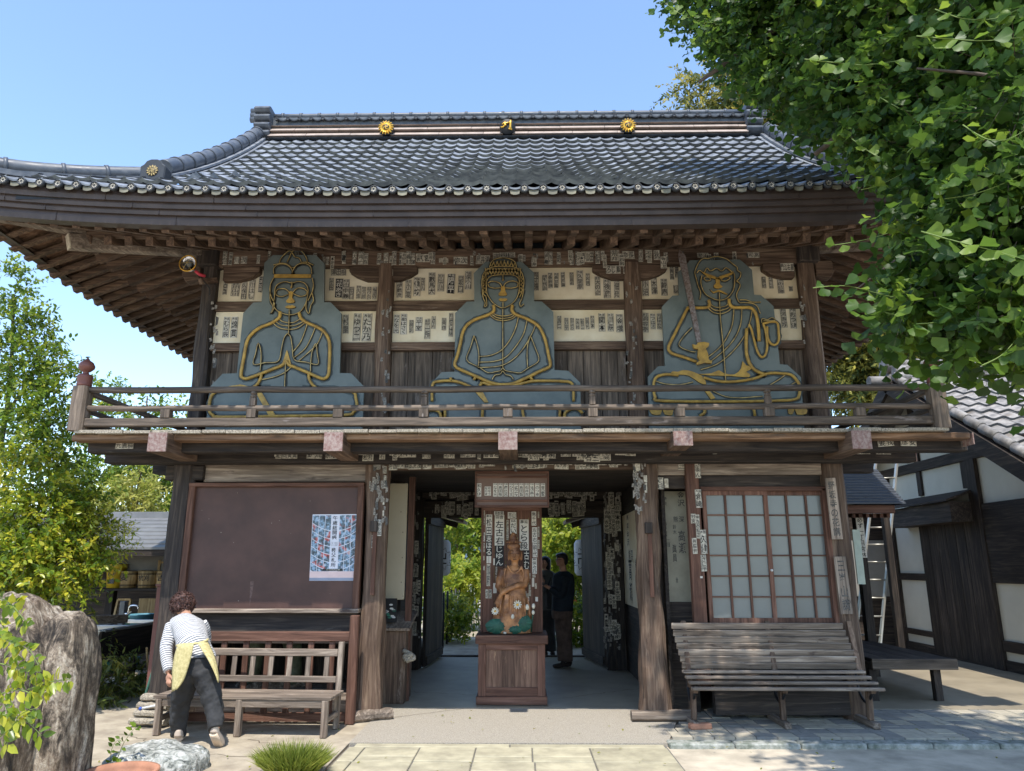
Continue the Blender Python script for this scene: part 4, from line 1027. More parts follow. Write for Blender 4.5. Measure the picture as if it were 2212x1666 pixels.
# ------------------------------------------------------------------ relief figures on cut-out boards
ZM = dict(M=(1300, 950, 1.58), A=(700, 1000, 2.38), B=(1600, 1000, 2.38), C=(2450, 1000, 2.38), S=(1850, 1850, 2.38), L=(0, 900, 1.58), K=(2600, 950, 1.4946), R=(2600, 1800, 1.3095), Q=(1400, 1800, 3.332), G=(1300, 1800, 1.31), T=(2400, 1750, 2.222), W=(1200, 1950, 3.703), E=(600, 2300, 2.38), D=(0, 1800, 1.31), H=(0, 1700, 2.0825), N=(3250, 1700, 1.388), J=(330, 2350, 1.905))
def zd(z, u, v): a, b, s = ZM[z]; return (a+u/s)*.54216, (b+v/s)*.54216
def zp(z, u, v, Y): return P(*zd(z, u, v), Y)
BY = 8.27
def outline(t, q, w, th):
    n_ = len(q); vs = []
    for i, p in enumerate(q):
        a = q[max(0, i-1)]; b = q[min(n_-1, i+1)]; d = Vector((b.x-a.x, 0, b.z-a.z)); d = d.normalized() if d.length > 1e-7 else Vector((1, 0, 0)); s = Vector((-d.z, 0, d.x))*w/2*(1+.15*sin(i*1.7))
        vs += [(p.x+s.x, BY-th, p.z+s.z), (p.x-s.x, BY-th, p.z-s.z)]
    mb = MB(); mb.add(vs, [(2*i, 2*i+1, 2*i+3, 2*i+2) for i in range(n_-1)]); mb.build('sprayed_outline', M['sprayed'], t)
def relief(zm, label, board, tubes, thins, darks, flats, extra=None):
    """board outline, fat gilt tubes, thin gilt strips, tarnished strips standing on edge, flat gilt plates"""
    cx = sum(p[0] for p in board)/len(board); base = zp(zm, cx, 1600, BY)
    t = thing('relief_panel', label, 'relief panel', (base.x, BY, BZ), group='figures on cut-out boards along the balcony')
    pz = lambda u, v: zp(zm, u, v, BY)
    pl = []
    for u, v in board: q = pz(u, v); pl.append((q.x, q.z if v < 1590 else BZ+.002))
    MB().prism(pl, BY, BY+.045).build('backboard', M['blueboard'], t)
    for pts, r in tubes:
        q = [pz(*p) for p in pts]; q = smooth_pts(q, 4) if len(q) > 2 else q
        rr = r*1.15e-3
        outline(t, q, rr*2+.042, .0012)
        MB().tube([(p.x, BY-rr*.9, p.z) for p in q], rr, 8, up=(0, 1, 0)).build('gilt_tube', M['goldpaint'], t)
    for lst, nm, mk, wd, dp in ((thins, 'gilt_strip', 'goldthin', .0105, .018), (darks, 'edge_strip', 'bronze_dark', .009, .03)):
        for pts in lst:
            q = [pz(*p) for p in pts]; q = smooth_pts(q, 4) if len(q) > 2 else q
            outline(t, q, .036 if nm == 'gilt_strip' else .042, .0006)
            mb = MB()
            n_ = len(q); vs = []
            for i, p in enumerate(q):
                a = q[max(0, i-1)]; b = q[min(n_-1, i+1)]; d = Vector((b.x-a.x, 0, b.z-a.z))
                if d.length < 1e-7: d = Vector((1, 0, 0))
                d.normalize(); s = Vector((-d.z, 0, d.x))*wd/2
                for e, yy in ((s, -dp), (-s, -dp), (-s, .001), (s, .001)): vs.append((p.x+e.x, BY+yy, p.z+e.z))
            fs = [(i*4+k, i*4+(k+1) % 4, (i+1)*4+(k+1) % 4, (i+1)*4+k) for i in range(n_-1) for k in range(4)]
            fs += [(0, 3, 2, 1), ((n_-1)*4, (n_-1)*4+1, (n_-1)*4+2, (n_-1)*4+3)]
            # front face gilt, flanks tarnished
            mats = [M['goldthin'] if nm == 'gilt_strip' else M['goldthin'], M['bronze_dark']]
            mb.add(vs, fs, 1); 
            for i in range(n_-1): mb.m[i*4] = 0
            mb.build(nm, mats, t)
    for pts in flats:
        q = [pz(*p) for p in pts]; q = smooth_pts(q, 2, True) if len(q) > 5 else q
        MB().prism([(p.x, p.z) for p in q], BY-.022, BY+.001, 0, 1).build('gilt_plate', [M['goldpaint'], M['bronze_dark']], t)
    if extra: extra(t, pz)
    return t
# left figure, hands joined
relief('A', 'blue board with gilt outline figure wearing tall crown, palms joined, left end of balcony',
 [(840,115),(920,40),(1330,40),(1410,120),(1405,485),(1470,488),(1570,590),(1555,1158),(1665,1162),(1785,1285),(1775,1600),(290,1600),(325,1290),(445,1165),(580,1160),(640,590),(735,490),(815,485)],
 [([(995,580),(990,630),(960,660),(900,695),(800,735),(720,800),(680,870),(655,1000),(625,1170),(640,1205),(680,1215),(770,1185),(900,1135),(1010,1090),(1040,1060),(1052,1040)],17),
  ([(1175,590),(1190,640),(1240,680),(1320,715),(1400,760),(1450,830),(1465,920),(1460,1100),(1450,1180),(1415,1215),(1360,1205),(1250,1155),(1130,1105),(1080,1085),(1058,1045)],17),
  ([(815,1165),(812,1205),(780,1265),(735,1300)],15),([(1265,1170),(1270,1220),(1300,1270),(1335,1300)],15),
  ([(900,1300),(620,1310),(430,1325),(350,1370),(325,1450),(325,1520),(360,1560),(430,1578),(1000,1570),(1600,1560),(1690,1530),(1720,1480),(1712,1400),(1680,1340),(1500,1310),(1200,1305)],16),
  ([(450,1575),(450,1600)],15),([(810,1573),(810,1600)],15),([(1200,1568),(1200,1600)],15)],
 [[(985,650),(1020,675),(1080,685),(1130,680),(1180,650)],[(950,670),(1000,705),(1080,715),(1150,705),(1210,675)],[(925,685),(980,730),(1070,748),(1160,735),(1230,685)],
  [(1250,700),(1220,790),(1180,880),(1110,965)],[(1330,720),(1290,820),(1230,930),(1120,1020)],[(1400,760),(1350,880),(1270,960),(1165,1050)],[(810,1225),(930,1200),(1030,1160),(1105,1100)],
  [(985,122),(1000,80),(1040,35),(1090,5),(1130,60)],[(1255,122),(1240,65),(1200,10),(1160,-5),(1110,10),(1080,70),(1060,112)],[(1130,62),(1175,75),(1195,112)],[(930,140),(1000,122),(1060,130),(1118,165),(1180,125),(1240,112),(1310,140)],
  [(950,400),(975,368),(1040,365),(1080,400),(1090,450)],[(950,400),(962,425),(1010,438),(1075,415)],[(1255,395),(1220,362),(1160,358),(1118,395),(1104,440)],[(1250,395),(1235,425),(1180,435),(1120,410)]],
 [[(1065,790),(1035,830),(1010,930),(980,1050),(860,1065),(745,1080),(765,980),(790,880),(815,960),(815,1060),(808,1140)],[(1070,790),(1095,820),(1110,900),(1130,1035),(1240,1060),(1355,1080),(1348,980),(1335,885),(1300,960),(1285,1080),(1285,1150)],
  [(1108,300),(1108,350)],[(1084,560),(1080,700),(1075,790)],[(1050,1045),(1040,1295)],
  [(945,440),(935,520),(965,570),(1020,600),(1080,612),(1140,605),(1200,570),(1240,500),(1255,440),(1262,380),(1250,340),(1220,310),(1170,298),(1105,312),(1050,300),(990,315),(955,350),(945,400),(945,440)],
  [(935,265),(905,330),(903,400),(920,460),(940,490)],[(1300,265),(1312,330),(1298,400),(1260,480)],[(903,400),(903,480),(930,540),(908,600),(935,560),(943,500)],[(1300,410),(1312,480),(1285,530),(1270,600),(1242,560),(1245,490)],
  [(935,225),(940,170),(985,135),(1060,140),(1105,180),(1112,225)],[(1112,225),(1125,180),(1170,135),(1240,130),(1285,160),(1297,225)]],
 [[(938,228),(1290,228),(1287,262),(936,262)],[(1080,395),(1115,395),(1110,450),(1133,478),(1128,495),(1095,500),(1060,495),(1054,475),(1078,450)],[(1040,538),(1075,522),(1092,528),(1110,520),(1145,538),(1110,550),(1065,550)],
  [(1090,350),(1100,340),(1110,350),(1100,360)],[(1060,945),(1040,1000),(1020,1060),(1005,1092),(1030,1080),(1055,1045),(1080,1090),(1098,1075),(1078,1000)],
  [(508,1300),(520,1285),(570,1280),(620,1270),(680,1285),(735,1300)],[(745,1310),(800,1310),(950,1560),(885,1560)]])
hair_net = []
def lattice():
    out = []
    for k in range(13):
        u = 775+k*31
        out.append([(u, 330-abs(k-6)*6 if 2 < k < 10 else 400-abs(6-k)*0), (min(u+30, 1150), 190)][0:2])
    return out
net = []
import itertools
for k in range(12):                      # lattice of curls over the brow
    a = 790+k*30; top = 160; bot = 235 if 815 < a < 1095 else 330
    net.append([(a, bot), (min(max(a+26, 800), 1130), top+8)]); net.append([(a+4, bot), (min(max(a-22, 795), 1120), top+8)])
for k in range(7): a = 855+k*34; net.append([(a, 158), (a+20, 92+abs(k-3)*5)]); net.append([(a, 158), (a-14, 100+abs(k-3)*6)])
for s_ in (-1, 1):
    for k in range(5): v = 240+k*34; u = 790 if s_ < 0 else 1132; net.append([(u-22, v), (u+18, v+32)]); net.append([(u+18, v), (u-20, v+32)])
relief('B', 'blue board with gilt outline figure with knotted curls, hands in lap, centre of balcony',
 [(795,103),(1140,103),(1255,205),(1258,478),(1330,480),(1440,580),(1450,1130),(1580,1137),(1695,1250),(1700,1600),(258,1600),(260,1280),(380,1150),(505,1145),(508,590),(620,480),(690,480),(685,210)],
 [([(872,520),(878,560),(860,590),(800,620),(700,655),(620,710),(580,780),(560,880),(530,1000),(505,1070),(518,1105),(560,1130),(700,1190),(800,1235),(880,1262),(960,1272),(1060,1260),(1180,1210),(1300,1150),(1390,1110),(1410,1080),(1395,1000),(1370,880),(1340,790),(1290,710),(1190,650),(1100,615),(1060,590),(1045,560),(1052,520)],17),
  ([(292,1430),(290,1350),(300,1260),(360,1240),(470,1235),(560,1252),(650,1290),(760,1340)],15),([(745,1258),(790,1258),(870,1288),(980,1292),(1100,1272),(1220,1242),(1340,1235),(1540,1240),(1605,1255),(1628,1300),(1630,1430)],15),
  ([(465,1205),(475,1240)],15),([(705,1195),(685,1228)],14),([(740,1285),(762,1255)],16),([(1215,1190),(1240,1230)],16),
  ([(255,1515),(320,1512),(365,1540),(375,1590)],15),([(413,1490),(413,1600)],15),([(770,1480),(765,1600)],15),([(1145,1480),(1150,1540),(1165,1600)],15),([(1500,1480),(1500,1600)],15),([(1545,1590),(1550,1540),(1600,1505),(1670,1502),(1715,1545)],16)],
 [[(860,590),(900,612),(960,622),(1030,612),(1070,590)],[(850,600),(900,635),(960,645),(1040,632),(1080,600)],[(835,610),(890,652),(960,665),(1040,652),(1095,612)],
  [(1110,620),(1080,740),(1020,860),(940,950),(840,995),(735,1005)],[(1190,650),(1160,780),(1090,900),(990,1010),(880,1050),(737,1058)],[(1275,690),(1240,780),(1160,920),(1060,1030),(930,1095),(725,1110)],
  [(820,310),(850,293),(900,298),(940,320),(952,365)],[(820,320),(832,345),(880,358),(940,355)],[(1105,305),(1060,290),(1010,298),(975,325),(968,365)],[(1105,312),(1095,345),(1040,358),(980,354)]]+net,
 [[(688,808),(655,920),(620,1040),(740,1110),(820,1160),(900,1150),(940,1140),(960,1115),(985,1140),(1060,1155),(1130,1160),(1200,1115),(1300,1045),(1265,920),(1220,808)],[(688,808),(720,900),(735,1000),(727,1110)],[(1222,810),(1195,900),(1190,1000),(1195,1110)],
  [(860,1225),(885,1185),(935,1175),(960,1145),(990,1178),(1035,1190),(1060,1225)],[(960,560),(960,800),(960,1115)],[(962,240),(962,280)],[(962,490),(962,545)],
  [(805,300),(810,400),(830,450),(880,510),(960,548),(1050,505),(1095,450),(1115,380),(1118,300),(1095,255),(1040,235),(960,235),(880,240),(830,260),(805,300)],
  [(800,440),(770,400),(763,300),(775,230),(810,190),(870,160),(960,155),(1060,160),(1120,190),(1150,240),(1160,310),(1145,390),(1118,450)],[(835,165),(850,120),(890,85),(960,75),(1030,85),(1075,115),(1090,165)],
  [(765,390),(775,450),(795,500),(785,535),(810,520),(800,430)],[(1160,370),(1140,460),(1120,500),(1130,535),(1160,510)]],
 [[(945,345),(980,345),(982,385),(1000,415),(988,430),(930,430),(920,410),(942,385)],[(920,465),(945,455),(962,460),(980,455),(1005,465),(985,482),(940,482)],[(952,282),(962,272),(972,282),(962,292)],[(690,1330),(765,1330),(825,1440),(785,1440)]])
def sword(t, pz):
    q = [pz(*p) for p in [(600,12),(655,65),(700,320),(755,600),(807,880),(765,885),(705,600),(645,320),(590,72)]]
    MB().prism([(p.x, p.z) for p in q], BY-.075, BY-.055).build('sword_blade', M['steel'], t)
    q = [pz(*p) for p in [(720,905),(760,912),(770,890),(830,883),(878,895),(872,925),(845,945),(868,1000),(872,1050),(905,1065),(900,1085),(840,1078),(765,1100),(758,1080),(790,1060),(768,1020),(775,950),(735,945)]]
    MB().prism([(p.x, p.z) for p in q], BY-.09, BY-.05).build('sword_hilt', M['goldpaint'], t)
relief('C', 'blue board with gilt scowling wavy haired figure raising a steel sword, right end of balcony',
 [(655,150),(715,90),(1185,82),(1300,180),(1320,415),(1385,420),(1505,525),(1565,1075),(1635,1080),(1765,1200),(1785,1600),(320,1600),(315,1190),(410,1095),(475,1090),(447,530),(545,425),(610,420),(600,200)],
 [([(690,543),(760,545),(860,543),(895,520),(885,470)],16),([(690,540),(640,640),(570,780),(508,910),(520,960),(560,985),(660,1015),(770,1055)],16),
  ([(1078,462),(1085,510),(1120,540),(1200,542),(1290,548),(1338,620),(1358,760),(1362,860)],17),([(1268,700),(1292,750),(1320,860),(1350,960),(1388,1010),(1425,985),(1440,900),(1425,760),(1405,700),(1420,688),(1530,680),(1550,780),(1550,850),(1520,892),(1475,882),(1445,820),(1440,720)],12),
  ([(1245,740),(1240,900),(1250,1010),(1290,1100),(1350,1150),(1430,1180)],17),
  ([(600,1182),(480,1175),(400,1195),(370,1240),(365,1310),(380,1390),(430,1425),(1000,1432),(1500,1425),(1700,1412),(1742,1370),(1745,1280),(1710,1220),(1660,1177),(1560,1165),(1450,1165),(1330,1210),(1200,1235),(1070,1245),(950,1235),(840,1205)],15),
  ([(832,1480),(850,1530),(800,1570)],16),([(1310,1480),(1325,1570)],14)],
 [[(885,490),(930,530),(985,540),(1050,525),(1085,490)],[(875,510),(930,560),(990,570),(1060,550),(1105,510)],[(865,530),(925,585),(1000,600),(1070,575),(1120,530)],
  [(1125,550),(1110,700),(1060,820),(990,920),(875,1015)],[(1200,550),(1190,690),(1140,820),(1040,940),(900,1055)],[(1300,560),(1270,700),(1200,850),(1090,980),(960,1080),(810,1130)],
  [(770,270),(755,210),(775,150),(800,105),(840,75),(880,78),(930,62),(990,62),(1060,85),(1110,125),(1155,160),(1160,190),(1190,215),(1180,260),(1150,290)],[(775,215),(800,190),(840,212),(870,168),(905,195),(960,170),(1010,195),(1050,165),(1095,195),(1130,225)],
  [(840,265),(865,288),(905,280),(885,255),(855,255),(840,265)],[(1005,285),(1045,290),(1090,262),(1060,250),(1020,262),(1005,285)],
  [(770,270),(785,330),(810,400),(802,465)],[(1150,290),(1185,330),(1150,420),(1175,490),(1215,495),(1290,500),(1345,530),(1375,600)],[(1180,470),(1240,470),(1300,490),(1380,490)],
  [(380,1235),(480,1265),(620,1270),(740,1245)],[(920,1330),(1050,1385),(1200,1395),(1400,1380)],[(1440,1290),(1540,1230),(1610,1180)],[(1640,1290),(1720,1240)]],
 [[(725,735),(660,800),(605,880),(620,920),(700,955),(760,965)],[(985,400),(990,560),(1000,700),(1025,950),(1045,1240)],[(820,240),(810,310),(830,380),(870,430),(960,472),(1040,465),(1100,410),(1125,350),(1130,250),(1112,200)],
  [(1385,690),(1390,650),(1440,660),(1480,640),(1515,660),(1480,670),(1400,670)]],
 [[(525,1170),(545,1145),(590,1150),(640,1135),(700,1140),(760,1160),(820,1190),(850,1230),(860,1270),(800,1255),(700,1190),(620,1178),(540,1185)],[(790,1172),(910,1165),(980,1135),(1030,1165),(1130,1175),(1190,1120),(1205,1050),(1240,1090),(1290,1100),(1280,1130),(1240,1150),(1270,1170),(1265,1202),(1100,1192),(900,1185)],
  [(835,1315),(880,1315),(950,1400),(905,1412)],[(340,1490),(530,1480),(540,1560),(470,1555),(445,1500),(430,1555),(345,1550)],[(1650,1480),(1800,1490),(1810,1550),(1720,1555),(1700,1500),(1680,1550),(1640,1545)],
  [(815,203),(870,222),(945,248),(968,268),(950,276),(870,248)],[(1112,208),(1050,228),(990,248),(968,268),(985,280),(1040,256),(1104,232)],[(950,265),(992,265),(990,320),(1017,345),(980,364),(940,357),(933,335),(955,310)],[(895,368),(930,395),(975,375),(1030,395),(1065,420),(1030,412),(980,392),(930,408)]],
 sword)

# ------------------------------------------------------------------ votive name slips pasted all over the gate
NSL = [0]; extra_slips = MB()
def slip(z, u, v, w, h, text, Y, style=0, vertical=None, X=None, tilt=None):
    """u,v centre in a close-up of the photograph; w,h its size there"""
    if z is None: x, y, s = u, v, 1
    else: (x, y), s = zd(z, u, v), ZM[z][2]/.54216
    c = P(x, y, Y); c2 = P(x+1, y, Y); c3 = P(x, y+1, Y)
    W = w/s*(c2.x-c.x); H_ = h/s*(c.z-c3.z)
    if vertical is None: vertical = h > w
    a = random.gauss(0, .018) if tilt is None else tilt
    ux = Vector((cos(a), 0, sin(a))); uz = Vector((-sin(a), 0, cos(a)))
    o = c-Vector((0, .0035, 0)); mb = MB()
    j = lambda: random.uniform(-.05, .05) if style in (2, 3) else random.uniform(-.012, .012)
    q = [o+ux*(-W/2+W*j())+uz*(-H_/2+H_*j()*.5), o+ux*(W/2+W*j())+uz*(-H_/2+H_*j()*.5), o+ux*(W/2+W*j())+uz*(H_/2+H_*j()*.5), o+ux*(-W/2+W*j())+uz*(H_/2+H_*j()*.5)]
    mb.add(q+[p+Vector((0, .003, 0)) for p in q], [(0, 1, 2, 3), (1, 5, 6, 2), (2, 6, 7, 3), (3, 7, 4, 0), (0, 4, 5, 1)], 0)
    L = Vector((0, -.0012, 0)); inv = style == 3
    if text:
        if vertical and len(text) >= 2 and W > .03 and H_ > .13:      # small heading over the name
            hh = H_*.17; top = o+uz*(H_/2-hh*.62)
            text_on(mb, top, ux, uz, W*.8, hh, '奉拝' if style != 2 else '東京', 1, False, L)
            text_on(mb, o-uz*(hh*.45), ux, uz, W*.92, H_-hh*1.15, text, 1, True, L)
        else: text_on(mb, o, ux, uz, W*.95, H_*.92, text, 1, vertical, L)
        e = .0035
        for (p, r_) in (((-W/2+e), e), ((W/2-e), e)):
            mb.add([o+ux*(p-e*.5)+uz*(-H_/2+e)+L, o+ux*(p+e*.5)+uz*(-H_/2+e)+L, o+ux*(p+e*.5)+uz*(H_/2-e)+L, o+ux*(p-e*.5)+uz*(H_/2-e)+L], [(0, 1, 2, 3)], 1)
    mats = {0: ['paper', 'ink'], 1: ['paper_white', 'ink'], 2: ['paper_grey', 'ink_faded'], 3: ['ink', 'paper_white'], 4: ['paper', 'ink_faded']}[style]
    mb.build('votive_slip', [M[m] for m in mats], gate); NSL[0] += 1
F = 8.378
for (u, v, w, h, t, s) in [(178,125,28,80,'大場',0),(218,125,34,80,'貞一',4),(250,130,28,70,'奈良',4),(110,110,26,60,'光',2),(333,130,26,70,'片岡',2),(376,130,30,75,'辺木',4),(428,125,28,85,'小宮',4),(474,128,28,80,'蔵駒',0),(518,125,30,85,'嶋村',4),(547,130,26,75,'小澤',0),(615,125,78,50,'久宮',0),(672,125,28,75,'せきや',0),(740,140,60,26,'',2),(845,140,90,45,'弥次',4),(916,140,24,60,'吉',2),(985,135,85,55,'屋井沢',2),(1070,115,40,45,'吉',2),(1140,105,100,30,'司巨',4),(1230,125,50,40,'金常',4),(1385,125,24,80,'慶命',4),(1412,125,26,80,'智代',4),(1463,125,24,75,'助',2),(1545,130,26,75,'小澤',4),(1580,125,28,80,'藤田',0),(1645,118,78,66,'寿山田',2),(1708,120,30,80,'松倉',0),(1740,110,26,60,'永川',4),(1815,110,55,70,'荒井',2),(1900,105,80,45,'命長',2),(1980,110,28,75,'せきね',0),(2030,105,44,60,'示',2),(2080,105,40,60,'狄',4),(2137,110,26,40,'七',0)]: slip('M', u, v, w, h, t, F, s)
for (u, v, w, h, t, s) in [(383,215,70,40,'川内',2),(1808,197,92,50,'ろじ蔦',0),(1910,197,85,50,'雲閣榮',4)]: slip('M', u, v, w, h, t, 8.396, s)
U5 = 8.496
for (u, v, w, h, t, s) in [(78,213,95,45,'澤田相',2),(80,315,48,115,'花あき',3),(124,320,44,125,'山中義',0),(33,290,28,80,'生田',2),(160,345,28,80,'田口',2),(203,340,28,85,'久幸',2),(236,345,28,80,'夕郎',2),(270,345,28,80,'万久',2),(304,345,26,80,'次',2),(461,320,38,110,'伊藤彦',0),(517,320,38,120,'小嵩',2),(571,305,42,120,'健坊',0),(609,290,26,85,'さん',2),(665,285,42,140,'數馬大',0),(722,280,40,110,'山川',2),(786,285,45,125,'陽平',3),(847,290,36,110,'坂口',2),(893,265,40,115,'深小川',4),(1322,270,30,120,'子達',2),(1375,280,32,100,'不代吉',0),(1410,265,28,100,'長谷伸',0),(1448,265,28,95,'長世富',0),(1490,260,26,95,'荒井眞',0),(1545,255,26,85,'山岩石',2),(1597,262,40,120,'久里原',4),(1646,260,26,80,'火芭',2),(1708,300,36,120,'大の企',2),(1768,318,46,120,'後藤',4),(1828,318,34,120,'佃発',4),
  (123,540,36,120,'村里',4),(194,560,48,175,'ゆつ二',0),(256,560,58,175,'たか乃',0),(442,540,36,120,'なを光',1),(488,540,40,130,'勘はさく',1),(536,555,28,85,'柳城',2),(583,540,42,90,'平室',1),(637,570,36,125,'二所',2),(675,530,26,80,'夕',2),(741,540,28,80,'東作',2),(785,545,26,150,'せは',2),(1467,530,26,85,'馬二',4),(1512,540,26,80,'万平',2),(1548,540,24,80,'かより',2),(1582,540,24,70,'木村',2),(1612,540,24,70,'勢二',2),(1643,535,24,75,'高光',2),(1676,528,24,80,'山本',2),(1735,530,42,115,'関本',0),(1790,530,38,115,'川辰',4),(1846,535,42,115,'金増',0)]: slip('M', u, v, w, h, t, U5, s)
for (u, v, w, h, t, s) in [(470,355,38,125,'宝',2),(567,368,82,130,'川山川',2),(650,365,52,195,'久保田',4),(722,365,56,200,'川はし',4),(805,320,36,145,'津加原',3),(480,725,58,200,'むら辰',1),(555,725,62,200,'綿貫',1)]: slip('A', u, v, w, h, t, U5, s)
for (u, v, w, h, t, s) in [(467,70,44,125,'ちのに',0),(520,75,38,120,'池清',0),(580,90,50,66,'川',4),(648,88,60,66,'潤',4),(785,80,34,80,'太子',2),(890,55,30,100,'杉',0),(1405,95,30,75,'げ石',4),(1440,95,30,75,'ふ代',4),(1595,80,36,80,'七',2)]: slip('A', u, v, w, h, t, F, s)
for (u, v, w, h, t, s) in [(290,340,60,180,'小沼',4),(372,330,56,165,'木澤',0),(467,345,60,160,'鈴庵',0),(540,210,38,125,'陶昌',2),(585,195,34,120,'茉',2),(578,365,46,80,'し',2),(288,680,62,185,'洞容亭',2),(360,670,48,150,'つはる',4),(420,670,44,150,'はな',2),(1413,300,38,110,'高砂',2),(1480,305,38,105,'やし也',4),(1570,320,60,170,'一のじ清',4),(1668,360,36,50,'喜',4),(1600,635,54,180,'河寿坊',2),(1690,640,58,195,'おつ健',0)]: slip('C', u, v, w, h, t, U5, s)
for (u, v, w, h, t, s) in [(835,42,110,44,'野浪',2),(960,40,50,44,'女',2),(1315,40,110,50,'司高',4)]: slip('C', u, v, w, h, t, F, s)
slip('C', 1632, 155, 130, 72, '門江右喜', 8.396, 0)
for (u, v, w, h, t, s) in [(525,1355,78,46,'神',2),(630,1365,55,42,'藤田',2),(440,1350,28,60,'',2),(775,1360,65,50,'岩井',2),(893,1355,98,48,'新上井',0),(962,1355,24,72,'穂積',2),(1040,1355,98,55,'喜善酒',0),(1277,1352,92,55,'上大池',0),(1395,1355,102,60,'有清',0),(1508,1352,66,44,'夢魚',4),(1579,1352,66,44,'中田',4),(1665,1352,18,40,'人',0),(1740,1342,92,66,'場下駒',4),(1850,1357,64,16,'',0)]: slip('M', u, v, w, h, t, 8.115, s)
for (u, v, w, h, t, s) in [(418,1432,62,55,'河昌',4),(558,1428,80,52,'武見浅',0),(635,1428,56,50,'父一',0),(723,1420,84,48,'喜山青',4),(800,1415,58,48,'幸雄',2),(895,1415,58,38,'沢根',2),(1025,1415,76,38,'信井荒',0),(1290,1408,74,42,'島小',4),(1393,1406,80,40,'坊いせ',0),(1538,1408,20,38,'町',0),(1600,1410,74,44,'武',4),(1725,1408,84,40,'やのた',0),(1815,1408,84,40,'宗木玉',0),(1885,1408,20,44,'寿',0)]: slip('M', u, v, w, h, t, 8.352, s)
for (u, v, w, h, t, s) in [(617,1503,72,38,'堂関浅',4),(690,1503,70,48,'令扇',0),(768,1503,72,40,'司はま',4),(835,1503,34,40,'藤',2),(905,1495,18,60,'口',2),(1490,1480,72,40,'幸田村',4),(1638,1490,20,44,'岩',2),(1700,1490,56,40,'山山',2)]: slip('M', u, v, w, h, t, 11.59, s)
for (u, v, w, h, t, s) in [(1157,1375,58,38,'一寅',4),(1243,1405,46,60,'中田',4),(1825,1443,94,45,'司寅眞',4),(1980,1437,98,58,'野荒',0),(2097,1440,96,55,'崇尾糟',0),(1742,1437,26,34,'',2)]: slip('L', u, v, w, h, t, 8.115, s)
for (u, v, w, h, t, s) in [(928,1245,96,58,'尭井石',0)]: slip('K', u, v, w, h, t, 8.115, s)
for (u, v, w, h, t, s) in [(1387,1215,98,48,'妻我',0),(1523,1213,98,48,'彦安',0)]: slip('K', u, v, w, h, t, 7.715, s)
for (u, v, w, h, t, s) in [(1248,1272,92,26,'政船',0),(1375,1272,92,28,'吉田',2)]: slip('K', u, v, w, h, t, 8.115, s)
for (u, v, w, h, t, s) in [(235,85,30,105,'さまん',0),(240,245,34,95,'倉崎',0),(266,470,34,125,'久健',0),(268,580,30,88,'さし平',2),(255,655,12,10,'',1)]: slip('R', u, v, w, h, t, 8.296, s)
slip('L', 785, 1382, 116, 44, '元圓橋', 7.715, 0); slip('K', 258, 1250, 26, 50, '四', 8.115, 0); slip('K', 368, 1250, 26, 70, '荒', 8.115, 0); slip('R', 152, 80, 40, 30, '二', 8.376, 2)
for (u, v, w, h, t, s) in [(30,165,54,60,'大田',4),(72,165,20,48,'',2),(198,165,16,44,'',2)]: slip('R', u, v, w, h, t, 8.376, s)
for (u, v, w, h, t, s) in [(1055,380,24,60,'',0)]: pass
FL = 8.296
slip('Q', 372, 1010, 62, 215, 'あお葉', FL, 1, tilt=0); slip('Q', 288, 1195, 46, 160, '奉拝', FL, 2); slip('Q', 335, 150, 84, 170, '赤明', FL, 0)
for (u, v, w, h, t, s) in [(445,240,46,100,'荒',2),(445,400,40,170,'小島金',2),(240,440,34,90,'山',2),(300,400,40,120,'石井',2),(428,660,24,90,'',2),(425,820,22,80,'',2)]: slip('Q', u, v, w, h, t, FL, s)
for (u, v, w, h, t, s) in [(310,250,46,70,'',2),(290,320,34,80,'松',2),(380,350,30,60,'',2),(300,130,26,90,'',2),(350,160,24,50,'',2),(385,430,22,90,'',2)]: slip('T', u, v, w, h, t, 8.25, s)
# thickets of torn slips on the inner posts and door heads
def thicket(x0, x1, y0, y1, Y, n, big=1.):
    for _ in range(n):
        if NSL[0] < 292:
            w = random.uniform(7, 13)*big; h = w*random.uniform(1.6, 4)
            slip(None, random.uniform(x0, x1), random.uniform(y0, y1), w*.75, h*.75, random.choice(['', '山', '吉田', '小林', '大', '金子', '正', '井上', '松', '三']), Y-random.uniform(0, .004), 2 if random.random() < .7 else 4)
        else:
            x, y = random.uniform(x0, x1), random.uniform(y0, y1); c = P(x, y, Y-random.uniform(.002, .006)); w = random.uniform(.02, .045); h = w*random.uniform(.8, 3.4); t_ = random.gauss(0, .1)
            ux = Vector((cos(t_), 0, sin(t_)))*w/2; uz = Vector((-sin(t_), 0, cos(t_)))*h/2; r = lambda: random.uniform(.5, 1.1)
            extra_slips.add([c-ux*r()-uz*r(), c+ux*r()-uz*r(), c+ux*r()+uz*r(), c-ux*r()+uz*r()], [(0, 1, 2, 3)], random.choice((0, 0, 1, 2)))
for x_ in (960, 978, 992, 1008, 1026, 1040): pass
for k, t in enumerate(['千社', '三木', '小山', '福島', '高橋', '小林', '大森', '西', '井口', '中島', '山ゆき', '橋']):
    x_ = (965+k*13) if k < 6 else (1188+(k-6)*14)
    slip(None, x_, 1098+random.uniform(-3, 3), 9, random.uniform(20, 28), t, 12.09, 4 if k % 3 else 0)
    slip(None, x_-4, 1062+random.uniform(-3, 3), 9, 17, t[::-1], 11.94, 2)
thicket(862, 906, 1032, 1330, 11.925, 12); thicket(1306, 1338, 1020, 1330, 11.925, 10)
